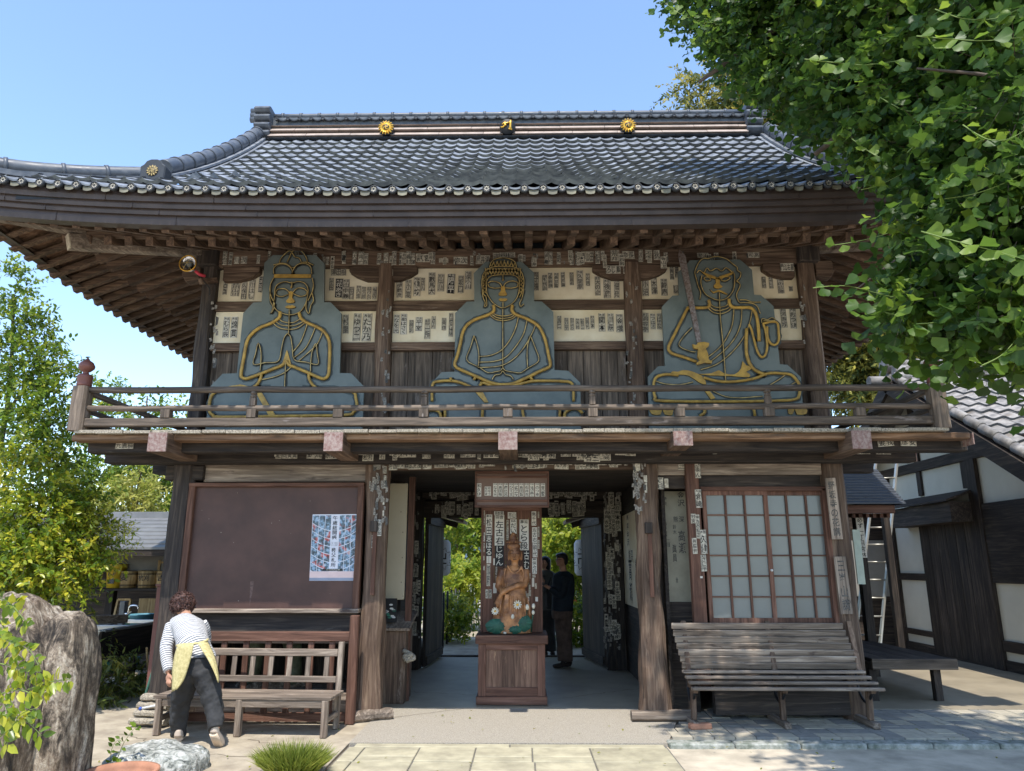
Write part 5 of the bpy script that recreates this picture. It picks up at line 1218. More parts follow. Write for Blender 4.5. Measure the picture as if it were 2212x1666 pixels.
for (x0, x1, y0, y1, Y, n) in ((864, 906, 1030, 1380, 11.925, 190), (1304, 1340, 1015, 1400, 11.925, 200), (805, 836, 975, 1130, 8.292, 40), (1366, 1396, 960, 1110, 8.25, 46), (932, 1020, 1045, 1112, 12.08, 24), (1190, 1280, 1045, 1110, 12.08, 24), (1040, 1240, 985, 1012, 8.35, 14), (960, 1170, 1022, 1040, 11.585, 16), (824, 843, 610, 890, 8.36, 26), (1352, 1376, 610, 890, 8.35, 24), (1725, 1742, 610, 760, 8.35, 12), (560, 1640, 547, 572, 8.375, 30), (455, 470, 620, 880, 8.36, 20)):
    NSL[0] = max(NSL[0], 292); thicket(x0, x1, y0, y1, Y, n)
GLY = list('山川田中大小高橋吉正松金井上本木村三安石岩') 
def dense(x0, x1, y0, y1, Y, n, w0=16, h0=18):
    for _ in range(n):
        w, h = random.uniform(.7, 2.2)*w0, random.uniform(.8, 1.1)*h0
        if h0 > 30: w = random.uniform(8, 12); h = random.uniform(18, 34)
        x, y = random.uniform(x0, x1), random.uniform(y0, y1); c = P(x, y, Y-random.uniform(.001, .004)); k_ = P(x+1, y, Y).x-c.x; W, H_ = w*k_, h*k_
        m_ = random.choice((3, 3, 4)); t_ = random.gauss(0, .02); ux = Vector((cos(t_), 0, sin(t_))); uz = Vector((-sin(t_), 0, cos(t_)))
        extra_slips.add([c-ux*W/2-uz*H_/2, c+ux*W/2-uz*H_/2*random.uniform(.9, 1.05), c+ux*W/2+uz*H_/2, c-ux*W/2*random.uniform(.85, 1)+uz*H_/2], [(0, 1, 2, 3)], m_)
        s_ = ''.join(random.choice(GLY) for _ in range(max(1, min(3, round(max(w/h, h/w)*1.2))))); text_on(extra_slips, c, ux, uz, W*.9, H_*.9, s_, 5, h > w, Vector((0, -.001, 0)))
dense(780, 1380, 974, 990, 8.115, 26, 16, 15); dense(600, 790, 974, 990, 8.115, 4, 16, 15); dense(845, 1350, 1000, 1008, 8.352, 22, 15, 13); dense(915, 1270, 1026, 1036, 11.59, 26, 11, 11)
dense(925, 1020, 1052, 1070, 11.94, 16, 10, 32); dense(1185, 1285, 1052, 1070, 11.94, 16, 10, 32); dense(940, 1020, 1092, 1106, 12.09, 9, 10, 32); dense(1190, 1275, 1092, 1106, 12.09, 9, 10, 32)
dense(1495, 1512, 1070, 1310, 8.296, 4, 9, 32); dense(866, 902, 1040, 1360, 11.92, 34, 9, 32); dense(1308, 1336, 1025, 1380, 11.92, 34, 9, 32); dense(560, 1640, 552, 568, 8.372, 22, 10, 32)
dense(1860, 1960, 1165, 1168, 30, 0)
stuff(extra_slips.build('slip_scraps', [M['scrap'], M['scrap'], M['ink_faded'], M['paper_grey'], M['paper'], M['ink']], gate))
# papers on the passage wall (its plane runs away from the camera): pale panel with names
def wslip(y, z, w, h, t, s=4, X=1.583):
    c = Vector((X, y, z)); ux = Vector((0, -1, 0)); uz = Vector((0, 0, 1)); L = Vector((-.0012, 0, 0)); mb = MB()
    mb.add([c-ux*w/2-uz*h/2, c+ux*w/2-uz*h/2, c+ux*w/2+uz*h/2, c-ux*w/2+uz*h/2], [(0, 1, 2, 3)], 0); text_on(mb, c, ux, uz, w*.9, h*.95, t, 1, h > w, L)
    mb.build('votive_slip', [M['plaster'] if s == 4 else M['paper_grey'], M['ink']], gate)
wslip(11.3, 2.1, .24, .5, '奉拝金沢', 4); wslip(11.1, 1.72, .5, .2, '熊深', 4); wslip(11.2, 1.35, .34, .62, '高瀬', 4); wslip(10.6, 1.5, .2, .4, '鈴木', 4); wslip(10.4, 1.2, .22, .4, '眞彦', 4); wslip(9.8, 1.5, .3, .5, '小山', 4); wslip(9.3, 1.8, .3, .5, '山本', 4)
# reflected names of the passage wall, painted onto the side panel
for (u, v, w, h, t) in [(150,245,42,80,''),(680,510,50,120,'金沢')]: pass
for (u, v, w, h, t) in [(550,550,44,80,'野浪'),(695,530,70,140,'金沢'),(675,710,100,60,'熊深'),(555,800,40,130,'雷山'),(640,800,34,90,'鈴木'),(705,910,70,210,'高瀬'),(640,1010,44,160,'眞員'),(575,920,60,70,'二目'),(550,1060,30,100,''),(725,1140,30,70,''),(575,1300,40,90,'堂'),(660,1250,24,60,'幸'),(760,1330,40,60,'')]:
    x, y = zd('T', u, v); c = P(x, y, 8.748); s = ZM['T'][2]/.54216; k_ = P(x+1, y, 8.748).x-c.x
    if t: mb = MB(); text_on(mb, c, Vector((1, 0, 0)), Vector((0, 0, 1)), w/s*k_, h/s*k_, t, 0, h > w); mb.build('painted_name', M['ink_faded'], gate)

# wooden name plaques nailed to the right corner post
def plaque(u, v0, v1, w, lbl, txt, grp):
    a = zp('R', u[0], v0, 8.27); b = zp('R', u[1], v1, 8.27); d = (b-a); n_ = d.normalized()
    t = MB().beam(a, b, w, .018, up=(0, -1, 0)).build('name_plaque', M['grey_z'], None, bevel=.003, loc=b)
    tag(t, lbl, 'plaque', grp)
    mb = MB(); ux = Vector((0, -1, 0)).cross(-n_); ux = Vector((-n_.z*-1, 0, n_.x*1)); ux = Vector((abs(n_.z), 0, n_.x)).normalized(); uz = -n_
    text_on(mb, (a+b)/2+Vector((0, -.0105, 0)), ux, uz, w*.7, d.length*.9, txt, 0, True); mb.build('painted_name', M['ink_faded'], t)
plaque((925, 965), 137, 458, .12, 'upper bleached wooden name plaque nailed askew to the right corner post', '野坂寺の花講', 'wooden plaques on the right corner post')
plaque((975, 1015), 547, 848, .13, 'lower blank looking wooden plaque on the right corner post beside the slatted bench', '三峯山講', 'wooden plaques on the right corner post')
tag(MB().box(xx(1846, 1190, 8.9), xx(1862, 1190, 8.9), 8.9, 8.92, zy(1262, 8.9), zy(1145, 8.9)).build('notice_sheet', plain('pale_green_paper', (.4, .44, .36), .8), None, loc=P(1850, 1262, 8.9)), 'narrow pale green notice sheet hanging behind the right corner post', 'notice')

# ------------------------------------------------------------------ floodlight by the left corner
lp = P(410, 573, 8.1)
fl = thing('flood_lamp', 'round brass rimmed caged flood lamp by the upper left corner post', 'lamp', lp)
MB().lathe([(.0, .06), (.05, .06), (.085, .0), (.1, -.05), (.094, -.055), (.078, -.01), (.0, .02)], lp, 20, axis='y').build('reflector', M['chrome'], fl)
MB().tube([lp+Vector((cos(a)*.1, -.055, sin(a)*.1)) for a in np.linspace(0, 2*pi, 25)[:-1]], .007, 6, closed=True).build('rim', M['gold'], fl)
MB().ell(lp+Vector((0, -.02, 0)), .035).build('bulb', M['frost'], fl)
for a in (0, pi/3, 2*pi/3):
    MB().tube([lp+Vector((cos(a)*.1*t, -.058-.02*(1-t*t), sin(a)*.1*t)) for t in np.linspace(-1, 1, 7)], .003, 5).build('guard_wire', M['goldthin'], fl)
MB().tube(smooth_pts([lp+Vector((.06, .05, -.05)), lp+Vector((.12, .1, -.14)), lp+Vector((.2, .14, -.24)), lp+Vector((.21, .15, -.33))], 4), .008, 6).build('cable', M['black'], fl)
MB().tube(smooth_pts([lp+Vector((.06, .04, -.06)), lp+Vector((.11, .05, -.1)), lp+Vector((.15, .1, -.1))], 3), .02, 7).build('tape', M['red'], fl)
MB().beam(lp+Vector((.1, .1, -.17)), lp+Vector((.2, .3, -.08)), .06, .07).build('mount', M['wood_y'], fl)

# ------------------------------------------------------------------ poster on the board
pc = [zp('W', 170, 372, 8.333), zp('W', 845, 366, 8.333), zp('W', 803, 1350, 8.333), zp('W', 120, 1350, 8.333)]
ps = thing('poster', 'colourful pilgrimage poster of many small photos pinned on the maroon board', 'poster', (pc[3]+pc[2])/2)
def bil(u, v, dy=0):      # u right 0..1, v down 0..1
    return (pc[0]*(1-u)+pc[1]*u)*(1-v)+(pc[3]*(1-u)+pc[2]*u)*v+Vector((0, -dy, 0))
def postermat():
    m, nt, bs = newmat('poster_photo'); v = coords(nt, (1, 1, 1))
    n = N(nt, 'ShaderNodeTexNoise'); n.inputs['Scale'].default_value = 28; n.inputs['Detail'].default_value = 4; nt.links.new(v, n.inputs[0])
    n2 = N(nt, 'ShaderNodeTexNoise'); n2.inputs['Scale'].default_value = 9; nt.links.new(v, n2.inputs[0])
    a = ramp(nt, n.outputs[0], [(.35, (.02, .035, .05)), (.48, (.09, .14, .18)), (.58, (.22, .35, .5)), (.7, (.5, .55, .6))])
    b = ramp(nt, n.outputs[0], [(.35, (.05, .02, .02)), (.5, (.45, .06, .06)), (.65, (.5, .35, .35)), (.75, (.2, .25, .2))])
    nt.links.new(mixc(nt, ramp(nt, n2.outputs[0], [(.55, (0, 0, 0)), (.6, (1, 1, 1))]), a, b), bs.inputs['Base Color']); bs.inputs['Roughness'].default_value = .3; return m
pm = postermat()
pale = plain('poster_paper', (.62, .62, .68), .35, var=.1, scale=5); pinkp = plain('poster_pink', (.7, .52, .5), .35, var=.1, scale=5)
mb = MB(); mb.quad(bil(0, 1, .001), bil(1, 1, .001), bil(1, 0, .001), bil(0, 0, .001)); mb.quad(bil(0, 1, -.001), bil(1, 1, -.001), bil(1, 0, -.001), bil(0, 0, -.001)); mb.build('sheet', pale, ps)
cols = [(.01, .14), (.15, .28), (.29, .41), (.60, .72), (.73, .85), (.86, .985)]
for ri in range(7):
    for ci, (a, b) in enumerate(cols):
        sag = lambda u: .13*(1-((u-.5)/.5)**2)
        v0 = .015+ri*.118; v1 = v0+.108
        if ri == 0 and ci < 3 and False: continue
        if v0+sag((a+b)/2) > .86: continue
        q = [(a, v1+sag(a)), (b, v1+sag(b)), (b, v0+sag(b)*(1 if ri else 0)), (a, v0+sag(a)*(1 if ri else 0))]
        MB().quad(*[bil(u, min(v, .97), .002) for u, v in q]).build('picture', pm, ps)
MB().quad(bil(.42, .84, .0025), bil(.585, .84, .0025), bil(.585, .02, .0025), bil(.42, .02, .0025)).build('title_band', pale, ps)
ux_ = (pc[1]-pc[0]).normalized(); uz_ = (pc[0]-pc[3]).normalized(); pw = (pc[1]-pc[0]).length; phh = (pc[0]-pc[3]).length
mb = MB(); text_on(mb, bil(.5, .205, .004), ux_, uz_, pw*.115, phh*.37, '午歳総開帳', 0); text_on(mb, bil(.5, .655, .004), ux_, uz_, pw*.115, phh*.30, '秩父札所', 0)
text_on(mb, bil(.5, .437, .004), ux_, uz_, pw*.11, phh*.028, '3.18', 0, False); text_on(mb, bil(.5, .468, .004), ux_, uz_, pw*.12, phh*.028, '11.30', 0, False); text_on(mb, bil(.43, .45, .004), ux_, uz_, pw*.03, phh*.07, '(', 0, False); text_on(mb, bil(.57, .45, .004), ux_, uz_, pw*.03, phh*.07, ')', 0, False)
text_on(mb, bil(.25, .44, .004), ux_, uz_, pw*.035, phh*.28, '12年に一度扉の向こうへ', 0)
mb.build('title_writing', M['ink'], ps)
MB().quad(bil(0, .965, .003), bil(1, .965, .003), bil(1, .86, .003), bil(0, .86, .003)).build('footer_band', pinkp, ps)
MB().quad(bil(0, .998, .0032), bil(1, .998, .0032), bil(1, .955, .0032), bil(0, .955, .0032)).build('footer_band', plain('poster_greyblue', (.25, .28, .36), .4), ps)
MB().quad(bil(.28, .855, .0034), bil(.71, .855, .0034), bil(.71, .822, .0034), bil(.28, .822, .0034)).build('caption_band', M['black'], ps)
mb = MB(); text_on(mb, bil(.5, .838, .0045), ux_, uz_, pw*.3, phh*.02, '4つの特別企画', 0, False); mb.build('caption_writing', M['paper_white'], ps)

# ------------------------------------------------------------------ carved figure on its cabinet, backboard and hanging sign
cY = 9.09
cb = thing('wooden_cabinet', 'red brown panelled wooden cabinet standing in the middle of the passage', 'cabinet', (-.15, cY+.3, .004))
xl, xr = -.545, .245; ct = zy(1372, cY)
MB().box(xl-.0, xr+.0, cY+.03, cY+.62, .1, ct-.1).build('body', M['dark_z'], cb)
for a, b in ((xl, xl+.09), (xr-.09, xr)): MB().box(a, b, cY, cY+.04, .1, ct-.1).build('stile', M['redwood_z'], cb, bevel=.004)
for a, b in ((.1, .2), (ct-.17, ct-.1)): MB().box(xl+.09, xr-.09, cY+.003, cY+.04, a, b).build('crosspiece', M['redwood_x'], cb, bevel=.004)
for k in range(3): MB().box(xl+.092+k*.203, xl+.09+(k+1)*.203, cY+.02, cY+.035, .2, ct-.17).build('panel_board', wood('weathered_panel_%d' % k, (.05, .028, .02), (.11, .065, .048), (.2, .125, .09), 'z', wear=(.36, .22, .13), wearth=.63), cb)
MB().box(xl-.02, xr+.02, cY-.02, cY+.64, .01, .1).build('plinth', M['redwood_x'], cb, bevel=.006)
MB().box(xl-.035, xr+.035, cY-.03, cY+.66, ct-.1, ct).build('lid', M['redwood_x'], cb, bevel=.008)
bbY = cY+.38
bb = thing('backboard_shrine', 'tall plank backboard covered in name slips, standing on the cabinet', 'board', (-.15, bbY, ct+.001))
bl, br, bt = xx(1043, 1230, bbY), xx(1167, 1230, bbY), zy(1098, bbY)
nb = 5
for k in range(nb): MB().box(bl+(br-bl)*k/nb+.001, bl+(br-bl)*(k+1)/nb-.001, bbY, bbY+.03, ct+.002, bt).build('plank', M['redwood_z'], bb)
for a, b in ((bl-.025, bl+.005), (br-.005, br+.025)): MB().box(a, b, bbY-.02, bbY+.04, ct+.002, bt+.01).build('side_frame', M['redwood_z'], bb, bevel=.003)
MB().box(bl+.005, br-.005, bbY-.015, bbY+.035, bt-.03, bt+.01).build('top_frame', M['redwood_x'], bb, bevel=.003)
_g = gate; SY = bbY-.002
def sslip(u, v, w, h, t, s, par, Y, vertical=None, head=None):
    x, y = zd('S', u, v); sc = ZM['S'][2]/.54216; c = P(x, y, Y)-Vector((0, .001, 0)); k_ = (P(x+1, y, Y).x-c.x)/sc; W, H_ = w*k_, h*k_*1.02
    ux, uz = Vector((1, 0, 0)), Vector((0, 0, 1)); mb = MB(); L = Vector((0, -.0012, 0))
    mb.add([c-ux*W/2-uz*H_/2, c+ux*W/2-uz*H_/2, c+ux*W/2+uz*H_/2, c-ux*W/2+uz*H_/2], [(0, 1, 2, 3)], 0)
    if head: text_on(mb, c+uz*(H_/2-W*.24), ux, uz, W*.9, W*.42, head, 1, False, L); text_on(mb, c-uz*W*.25, ux, uz, W*.92, H_-W*.6, t, 1, True, L)
    elif t: text_on(mb, c, ux, uz, W*.92, H_*.95, t, 1, h > w if vertical is None else vertical, L)
    mats = {0: ['paper_white', 'ink'], 2: ['paper_grey', 'ink_faded'], 3: ['ink', 'paper_white']}[s]
    mb.build('name_slip', [M[m] for m in mats], par)
for a in [(328,465,90,36,'朋部関',0),(333,625,90,280,'左古右',0,'羽音'),(333,870,82,190,'じゆん',3),(234,575,60,190,'松田',0,'壽延'),(233,770,60,190,'志ほる',3),(221,905,20,64,'',0),(244,905,20,64,'',0),(452,485,80,58,'市山',0),(465,590,62,130,'だい',0,'延'),(567,670,86,280,'とら段',0,'壽延'),(590,910,58,180,'古む',3),(660,515,44,130,'無千代',0),(667,670,48,138,'左古右',0),(670,812,44,135,'明代',0,'羽'),(665,965,44,140,'保々乃',0,'豊'),(184,475,22,70,'大沼',2),(184,545,20,60,'山',2),(184,690,22,80,'辰文',0),(184,790,18,80,'中村',2),(184,890,14,40,'',2),(184,985,20,40,'',2),(706,480,20,60,'千代',2),(706,640,20,90,'右左',2),(706,760,20,80,'吉坊',2),(410,560,20,60,'奉拝',2),(410,650,20,130,'じほた',2),(282,925,14,60,'',0),(303,1010,16,70,'町',2),(290,1175,32,90,'',0),(228,1050,34,200,'加藤',2),(245,1230,30,80,'朝元',2),(213,1230,24,80,'つ',2),(305,1090,16,60,'',2),(652,1120,22,80,'',0),(678,1155,18,50,'',2),(620,1060,14,50,'',2),(620,1165,16,40,'',2),(622,1220,20,60,'',2),(601,1250,18,50,'',2),(580,1235,18,60,'',0),(686,1280,24,40,'',0),(660,1060,30,26,'',2),(232,428,60,22,'里ゆき',2)]:
    sslip(a[0], a[1], a[2], a[3], a[4], a[5], bb, SY, head=a[6] if len(a) > 6 else None)
sY = 8.72
sg = thing('hanging_sign', 'framed reddish hanging board with a row of white name slips above the carved figure', 'sign board', P(1106, 1095, sY))
sx0, sx1 = xx(1026, 1060, sY), xx(1186, 1060, sY); sz = lambda v: zp('S', 440, v, sY).z
MB().box(sx0+.01, sx1-.01, sY, sY+.02, sz(410), sz(75)).build('board', plain('faded_brown_board', (.14, .085, .062), .6, var=.1, scale=3), sg)
for za, zb, o_ in ((sz(68), sz(92), .03), (sz(112), sz(132), .024), (sz(335), sz(355), .024), (sz(388), sz(412), .03)):
    MB().box(sx0, sx1, sY-o_, sY+.0, zb, za).build('frame_rail', M['redwood_x'], sg, bevel=.003)
for a, b in ((sx0, sx0+.022), (sx1-.022, sx1)): MB().box(a, b, sY-.028, sY+.03, sz(412), sz(68)).build('frame_side', M['redwood_z'], sg, bevel=.003)
MB().tube([(sx0/2+sx1/2, sY, sz(70)), (sx0/2+sx1/2, sY, sz(-20))], .008, 6).build('hanger', M['iron'], sg)
for (u, t) in [(140,'和久健'),(294,'なを光'),(343,'島田敬'),(393,'廣比呂'),(445,'ひて文'),(492,'拓坊'),(541,'島田賢'),(592,'石井克'),(641,'浅壱'),(692,'のつ幸'),(745,'荒墅')]: sslip(u, 244, 42, 122, t, 0, sg, sY-.001, head='奉拝' if u > 200 else None)
sslip(208, 255, 30, 84, '桜日倉', 0, sg, sY-.001); sslip(238, 255, 30, 84, '松ゆう', 0, sg, sY-.001)
# the carved seated figure in relief
kY = cY+.2
q_ = .001294*1.0
def K(u, v, dy=0.): p = zp('S', u, v, kY); return Vector((p.x, kY+dy, p.z))
kb = K(465, 1600); st = thing('carved_figure', 'carved wooden seated figure with topknot leaning over painted lotus flowers', 'statue', (kb.x, kY+.05, ct+.002))
def E(mb, u, v, ru, rv, rd, dy=0, rot=0): mb.ell(K(u, v, dy), (ru*q_, rd, rv*q_), 14, 10, Matrix.Rotation(rot, 3, 'Y') if rot else None)
mb = MB()
E(mb, 480, 850, 60, 84, .075, -.02); E(mb, 470, 778, 66, 38, .08, 0); E(mb, 465, 728, 50, 26, .062, 0); E(mb, 465, 700, 38, 34, .052, 0); E(mb, 465, 668, 24, 22, .04, 0)
E(mb, 422, 870, 12, 45, .03, 0); E(mb, 540, 870, 12, 45, .03, 0); E(mb, 478, 870, 10, 22, .02, -.09); E(mb, 478, 905, 18, 7, .012, -.08)
mb.tube([K(480, 920), K(478, 975)], .045, 10)
mb.loft([(K(468, 960), .06, .05), (K(468, 990), .13, .07), (K(470, 1060), .165, .1), (K(470, 1150), .14, .1), (K(470, 1250), .15, .1), (K(470, 1330), .2, .12), (K(460, 1420), .24, .13), (K(440, 1500), .25, .12), (K(440, 1600), .26, .11)], 18)
mb.tube([K(365, 1000), K(340, 1080), K(325, 1160), K(360, 1200, -.06), K(400, 1180, -.1)], [.05, .05, .046, .04, .03], 10)
mb.tube([K(575, 1000), K(585, 1090, -.02), K(570, 1140, -.06), K(500, 1150, -.12), K(420, 1180, -.14), K(360, 1220, -.13), K(320, 1280, -.11), K(300, 1320, -.1)], [.052, .05, .045, .036, .032, .028, .022, .02], 10)
for k in range(4): mb.tube([K(325+k*7, 1270, -.12), K(312+k*9, 1320, -.115), K(305+k*10, 1355-k*3, -.1)], [.012, .01, .007], 6)
for k in range(3): mb.tube([K(395+k*14, 1230, -.12), K(385+k*15, 1320, -.13), K(395+k*14, 1400, -.12)], [.012, .012, .008], 6)
for pts in ([(395, 985), (380, 1050), (390, 1120), (400, 1170)], [(545, 980), (560, 1040), (550, 1110), (520, 1140)], [(410, 960), (440, 1010), (478, 1030), (520, 1010), (545, 965)]): mb.tube(smooth_pts([K(u, v, -.085) for u, v in pts], 3), .012, 6)
for k in range(8): mb.tube(smooth_pts([K(360+k*34, 1250+k % 3*10, -.1), K(345+k*38, 1340, -.125), K(335+k*41, 1430, -.115)], 3), .012, 6)
cf = blob('figure', mb, M['carved'], st, voxel=.0055, smooth=3)
mb = MB()
for s_ in (-1, 1):
    mb.tube(smooth_pts([K(478+s_*12, 846, -.091), K(478+s_*26, 850, -.09), K(478+s_*42, 844, -.075)], 3), .003, 5); mb.tube(smooth_pts([K(478+s_*8, 828, -.088), K(478+s_*28, 818, -.088), K(478+s_*46, 828, -.07)], 3), .0035, 5)
mb.tube(smooth_pts([K(462, 902, -.09), K(478, 905, -.094), K(494, 902, -.09)], 3), .0035, 5); mb.build('face_carving', plain('dark_carving', (.05, .02, .01), .6), st)
for k in range(11): a = -1.1+2.2*k/10; MB().ell(K(470+72*sin(a), 745-6*cos(a), -.06*cos(a)), .009, 7, 5).build('crown_bead', M['carved'], st)
def daisy(u, v, r, dy):
    c = K(u, v, dy); f_ = MB()
    for k in range(10):
        a = 2*pi*k/10; d = Vector((cos(a), -.35, sin(a))).normalized(); s = Vector((-sin(a), 0, cos(a)))
        p = [c, c+d*r*.5+s*r*.2, c+d*r*1.0+s*r*.12, c+d*r*1.08, c+d*r*1.0-s*r*.12, c+d*r*.5-s*r*.2]; nrm = Vector((0, .008, 0)); f_.add(p+[x+nrm for x in p], [(0, 1, 2, 3, 4, 5), (11, 10, 9, 8, 7, 6)]+[(i, i+6, (i+1) % 6+6, (i+1) % 6) for i in range(6)])
    o = f_.build('lotus_flower', M['lotus'], st, fix=True); MB().ell(c-Vector((0, .01, 0)), (r*.28, .012, r*.28), 12, 6).build('flower_centre', M['gold'], o)
daisy(297, 1385, .046, -.15); daisy(505, 1325, .053, -.16)
for (u, v, r) in ((598, 1350, .03), (655, 1340, .026), (652, 1400, .022), (460, 1438, .026)):
    MB().ell(K(u, v, -.12), (r*.85, r*.8, r*1.2), 10, 8).build('lotus_bud', M['lotus'], st); MB().tube([K(u, v+15, -.11), K(u-10, v+90, -.08), K(u-20, 1590, -.05)], .006, 6).build('stem', M['lotusleaf'], st)
for (u, v, ru, rv, dy) in ((310, 1530, 105, 68, -.12), (565, 1500, 72, 78, -.12), (395, 1475, 82, 55, -.1), (480, 1560, 66, 40, -.13)):
    mb = MB(); c = K(u, v, dy); n_ = 40; vs = [c-Vector((0, .005, 0))]
    for ring_, dd in ((.5, .0), (1., .03)):
        for k in range(n_): a = 2*pi*k/n_; rr = 1+.03*sin(7*a); vs.append(c+Vector((cos(a)*ru*q_*ring_*rr, dd-.012*(k % 4 == 0)*ring_, sin(a)*rv*q_*ring_*rr)))
    mb.add(vs, [(0, 1+k, 1+(k+1) % n_) for k in range(n_)]+[(1+k, 1+n_+k, 1+n_+(k+1) % n_, 1+(k+1) % n_) for k in range(n_)], 0, True); mb.build('lotus_leaf', M['lotusleaf'], st)
MB().ell(K(388, 1590, -.14), (.022, .02, .014), 8, 6).build('pebble', M['lotus'], st)

# ------------------------------------------------------------------ notice board and rail box inside the passage on the left
nbY = 9.35
nb_ = thing('notice_board', 'tall plain cream notice board at the left side of the passage', 'notice board', P(850, 1292, nbY))
MB().box(xx(818, 1170, nbY), xx(877, 1170, nbY), nbY, nbY+.02, zy(1296, nbY), zy(1044, nbY)).build('panel', plain('cream_enamel', (.44, .38, .27), .5, var=.05, scale=2), nb_, bevel=.006)
for v in (1106, 1150, 1205, 1258, 1288): MB().ell(P(868+random.uniform(-3, 3), v, nbY-.002), (.006, .003, .006), 6, 4).build('pin', M['iron'], nb_)
MB().box(xx(880, 1170, nbY), xx(893, 1170, nbY), nbY, nbY+.06, .0, zy(1030, nbY)).build('post', M['redwood_z'], nb_)
fp = thing('flower_picture', 'dark framed picture of white flowers below the cream notice board', 'picture', P(850, 1345, 9.2))
MB().box(xx(824, 1310, 9.2), xx(857, 1310, 9.2), 9.2, 9.22, zy(1345, 9.2), zy(1293, 9.2)).build('picture_panel', M['black'], fp)
for k in range(12):
    c = P(832+random.uniform(0, 20), 1306+random.uniform(0, 30), 9.196); MB().add([c+Vector((cos(a)*.025, 0, sin(a)*.012)) for a in np.linspace(0, 2*pi, 7)[:-1]], [(0, 1, 2, 3, 4, 5)]).build('printed_petal', M['whiteplastic'] if k % 3 else M['greenplastic'], fp)
bx = thing('offering_box', 'dark slatted wooden box with sloping lid at the left side of the passage', 'box', (-1.55, 9.4, .004))
MB().box(-1.79, -1.42, 9.15, 9.7, .004, .82).build('body', M['wood_z'], bx, bevel=.006); MB().beam((-1.6, 9.1, .84), (-1.6, 9.75, 1.0), .46, .03).build('lid', M['grey_y'], bx)
MB().tube(smooth_pts([(-1.44, 9.12, .6), (-1.36, 9.1, .57), (-1.3, 9.08, .52), (-1.4, 9.06, .5), (-1.33, 9.05, .56), (-1.42, 9.07, .54), (-1.36, 9.04, .49)], 4), .026, 8).build('rope_knot', M['edge'], bx)
# lanterns beyond the doors and the little eaves above them
for s_, xd, xo in ((-1, 967, 968), (1, 1249, 1246)):
    c = P(946 if s_ < 0 else 1268, 1205, 14.2)
    t = thing('paper_lantern', 'large white paper lantern hanging outside the %s door of the rear doorway' % ('left' if s_ < 0 else 'right'), 'lantern', c-Vector((0, 0, .6)), group='lanterns hanging at the rear doorway')
    pr = [(.1, -.56), (.2, -.54), (.24, -.45), (.245, 0), (.24, .45), (.2, .54), (.1, .56)]
    pr = [(r, z*.6) for r, z in pr]; MB().lathe(pr, c, 20).build('paper_body', M['lantern'], t); MB().lathe([(.1, .34), (.11, .37), (0, .37)], c, 14).build('top_ring', M['black'], t); MB().lathe([(0, -.37), (.11, -.37), (.1, -.34)], c, 14).build('bottom_ring', M['black'], t)
    MB().tube([c+Vector((0, 0, .36)), c+Vector((0, 0, .8))], .008, 5).build('cord', M['black'], t)
    mb = MB(); cc = c+Vector((-s_*.1, -.235, -.02)); text_on(mb, cc, Vector((1, 0, 0)), Vector((0, 0, 1)), .2, .22, '卍', 0)
    for k in range(10): a = 2*pi*k/10; mb.tube([cc+Vector((cos(a-.25)*.15, .02, sin(a-.25)*.15)), cc+Vector((cos(a)*.21, .05, sin(a)*.21)), cc+Vector((cos(a+.25)*.15, .02, sin(a+.25)*.15))], .006, 4)
    mb.build('crest_mark', M['ink_faded'], t)
    # small eave carried on the rear wall
    e0 = P(xd-14*s_*-1 if s_ > 0 else 955, 1140, 13.9)
    a = Vector((X0+s_*1.6, 13.9, 2.55)); b = Vector((X0+s_*.93, 13.9, 2.36))
    t2 = thing('small_eave', 'little board eave jutting into the view at the %s of the rear doorway' % ('left' if s_ < 0 else 'right'), 'eave', (a+b)/2, group='little eaves at the rear doorway')
    MB().beam(a, b, .9, .05).build('roof_board', M['grey_x'], t2); MB().beam(a-Vector((0, .3, .1)), b-Vector((-s_*.12, .3, .07)), .06, .1).build('bracket', M['dark_x'], t2)
# ------------------------------------------------------------------ benches and fence
def slat(mb_pts, w, h, up=(0, 0, 1)): return MB().beam(mb_pts[0], mb_pts[1], w, h, up)
# worn plain bench on the left
A = Vector((-3.58, 7.52, 0)); B = Vector((-1.88, 7.43, 0)); ang = atan2(B.y-A.y, B.x-A.x); Lb = (B-A).length
bn = thing('wooden_bench', 'long weathered bench with slatted back that the bending person leans over', 'bench', A, ang)
def bp(mb, name, mat, bevel=.005): return mb.build(name, mat, bn, bevel=bevel, local=True)
sh = .36
for k in range(3): bp(MB().box(-.03, Lb+.03, .0+k*.145, .138+k*.145, sh-.03, sh), 'seat_board', M['grey_x'])
bp(MB().box(.06, Lb-.06, .01, .04, sh-.1, sh-.03), 'apron_rail', M['grey_x'])
for x_ in (0, Lb*.47, Lb-.06): bp(MB().box(x_, x_+.06, .0, .06, 0.0, sh-.03), 'leg', M['grey_z'])
for x_ in (0, Lb-.06): bp(MB().beam((x_+.03, .41, 0), (x_+.03, .47, .82), .055, .05, up=(0, 1, 0)), 'back_post', M['grey_z']); bp(MB().box(x_+.01, x_+.05, .06, .4, .12, .17), 'side_stretcher', M['grey_y']); 
bp(MB().box(.06, Lb-.06, .437, .472, .68, .75), 'back_rail', M['grey_x']); bp(MB().box(.06, Lb-.06, .42, .45, .43, .49), 'back_rail', M['grey_x'])
for k in range(8): x_ = .17+k*(Lb-.34)/7; bp(MB().beam((x_, .437, .485), (x_, .455, .685), .05, .02, up=(0, 1, 0)), 'back_slat', M['grey_z'], .002)
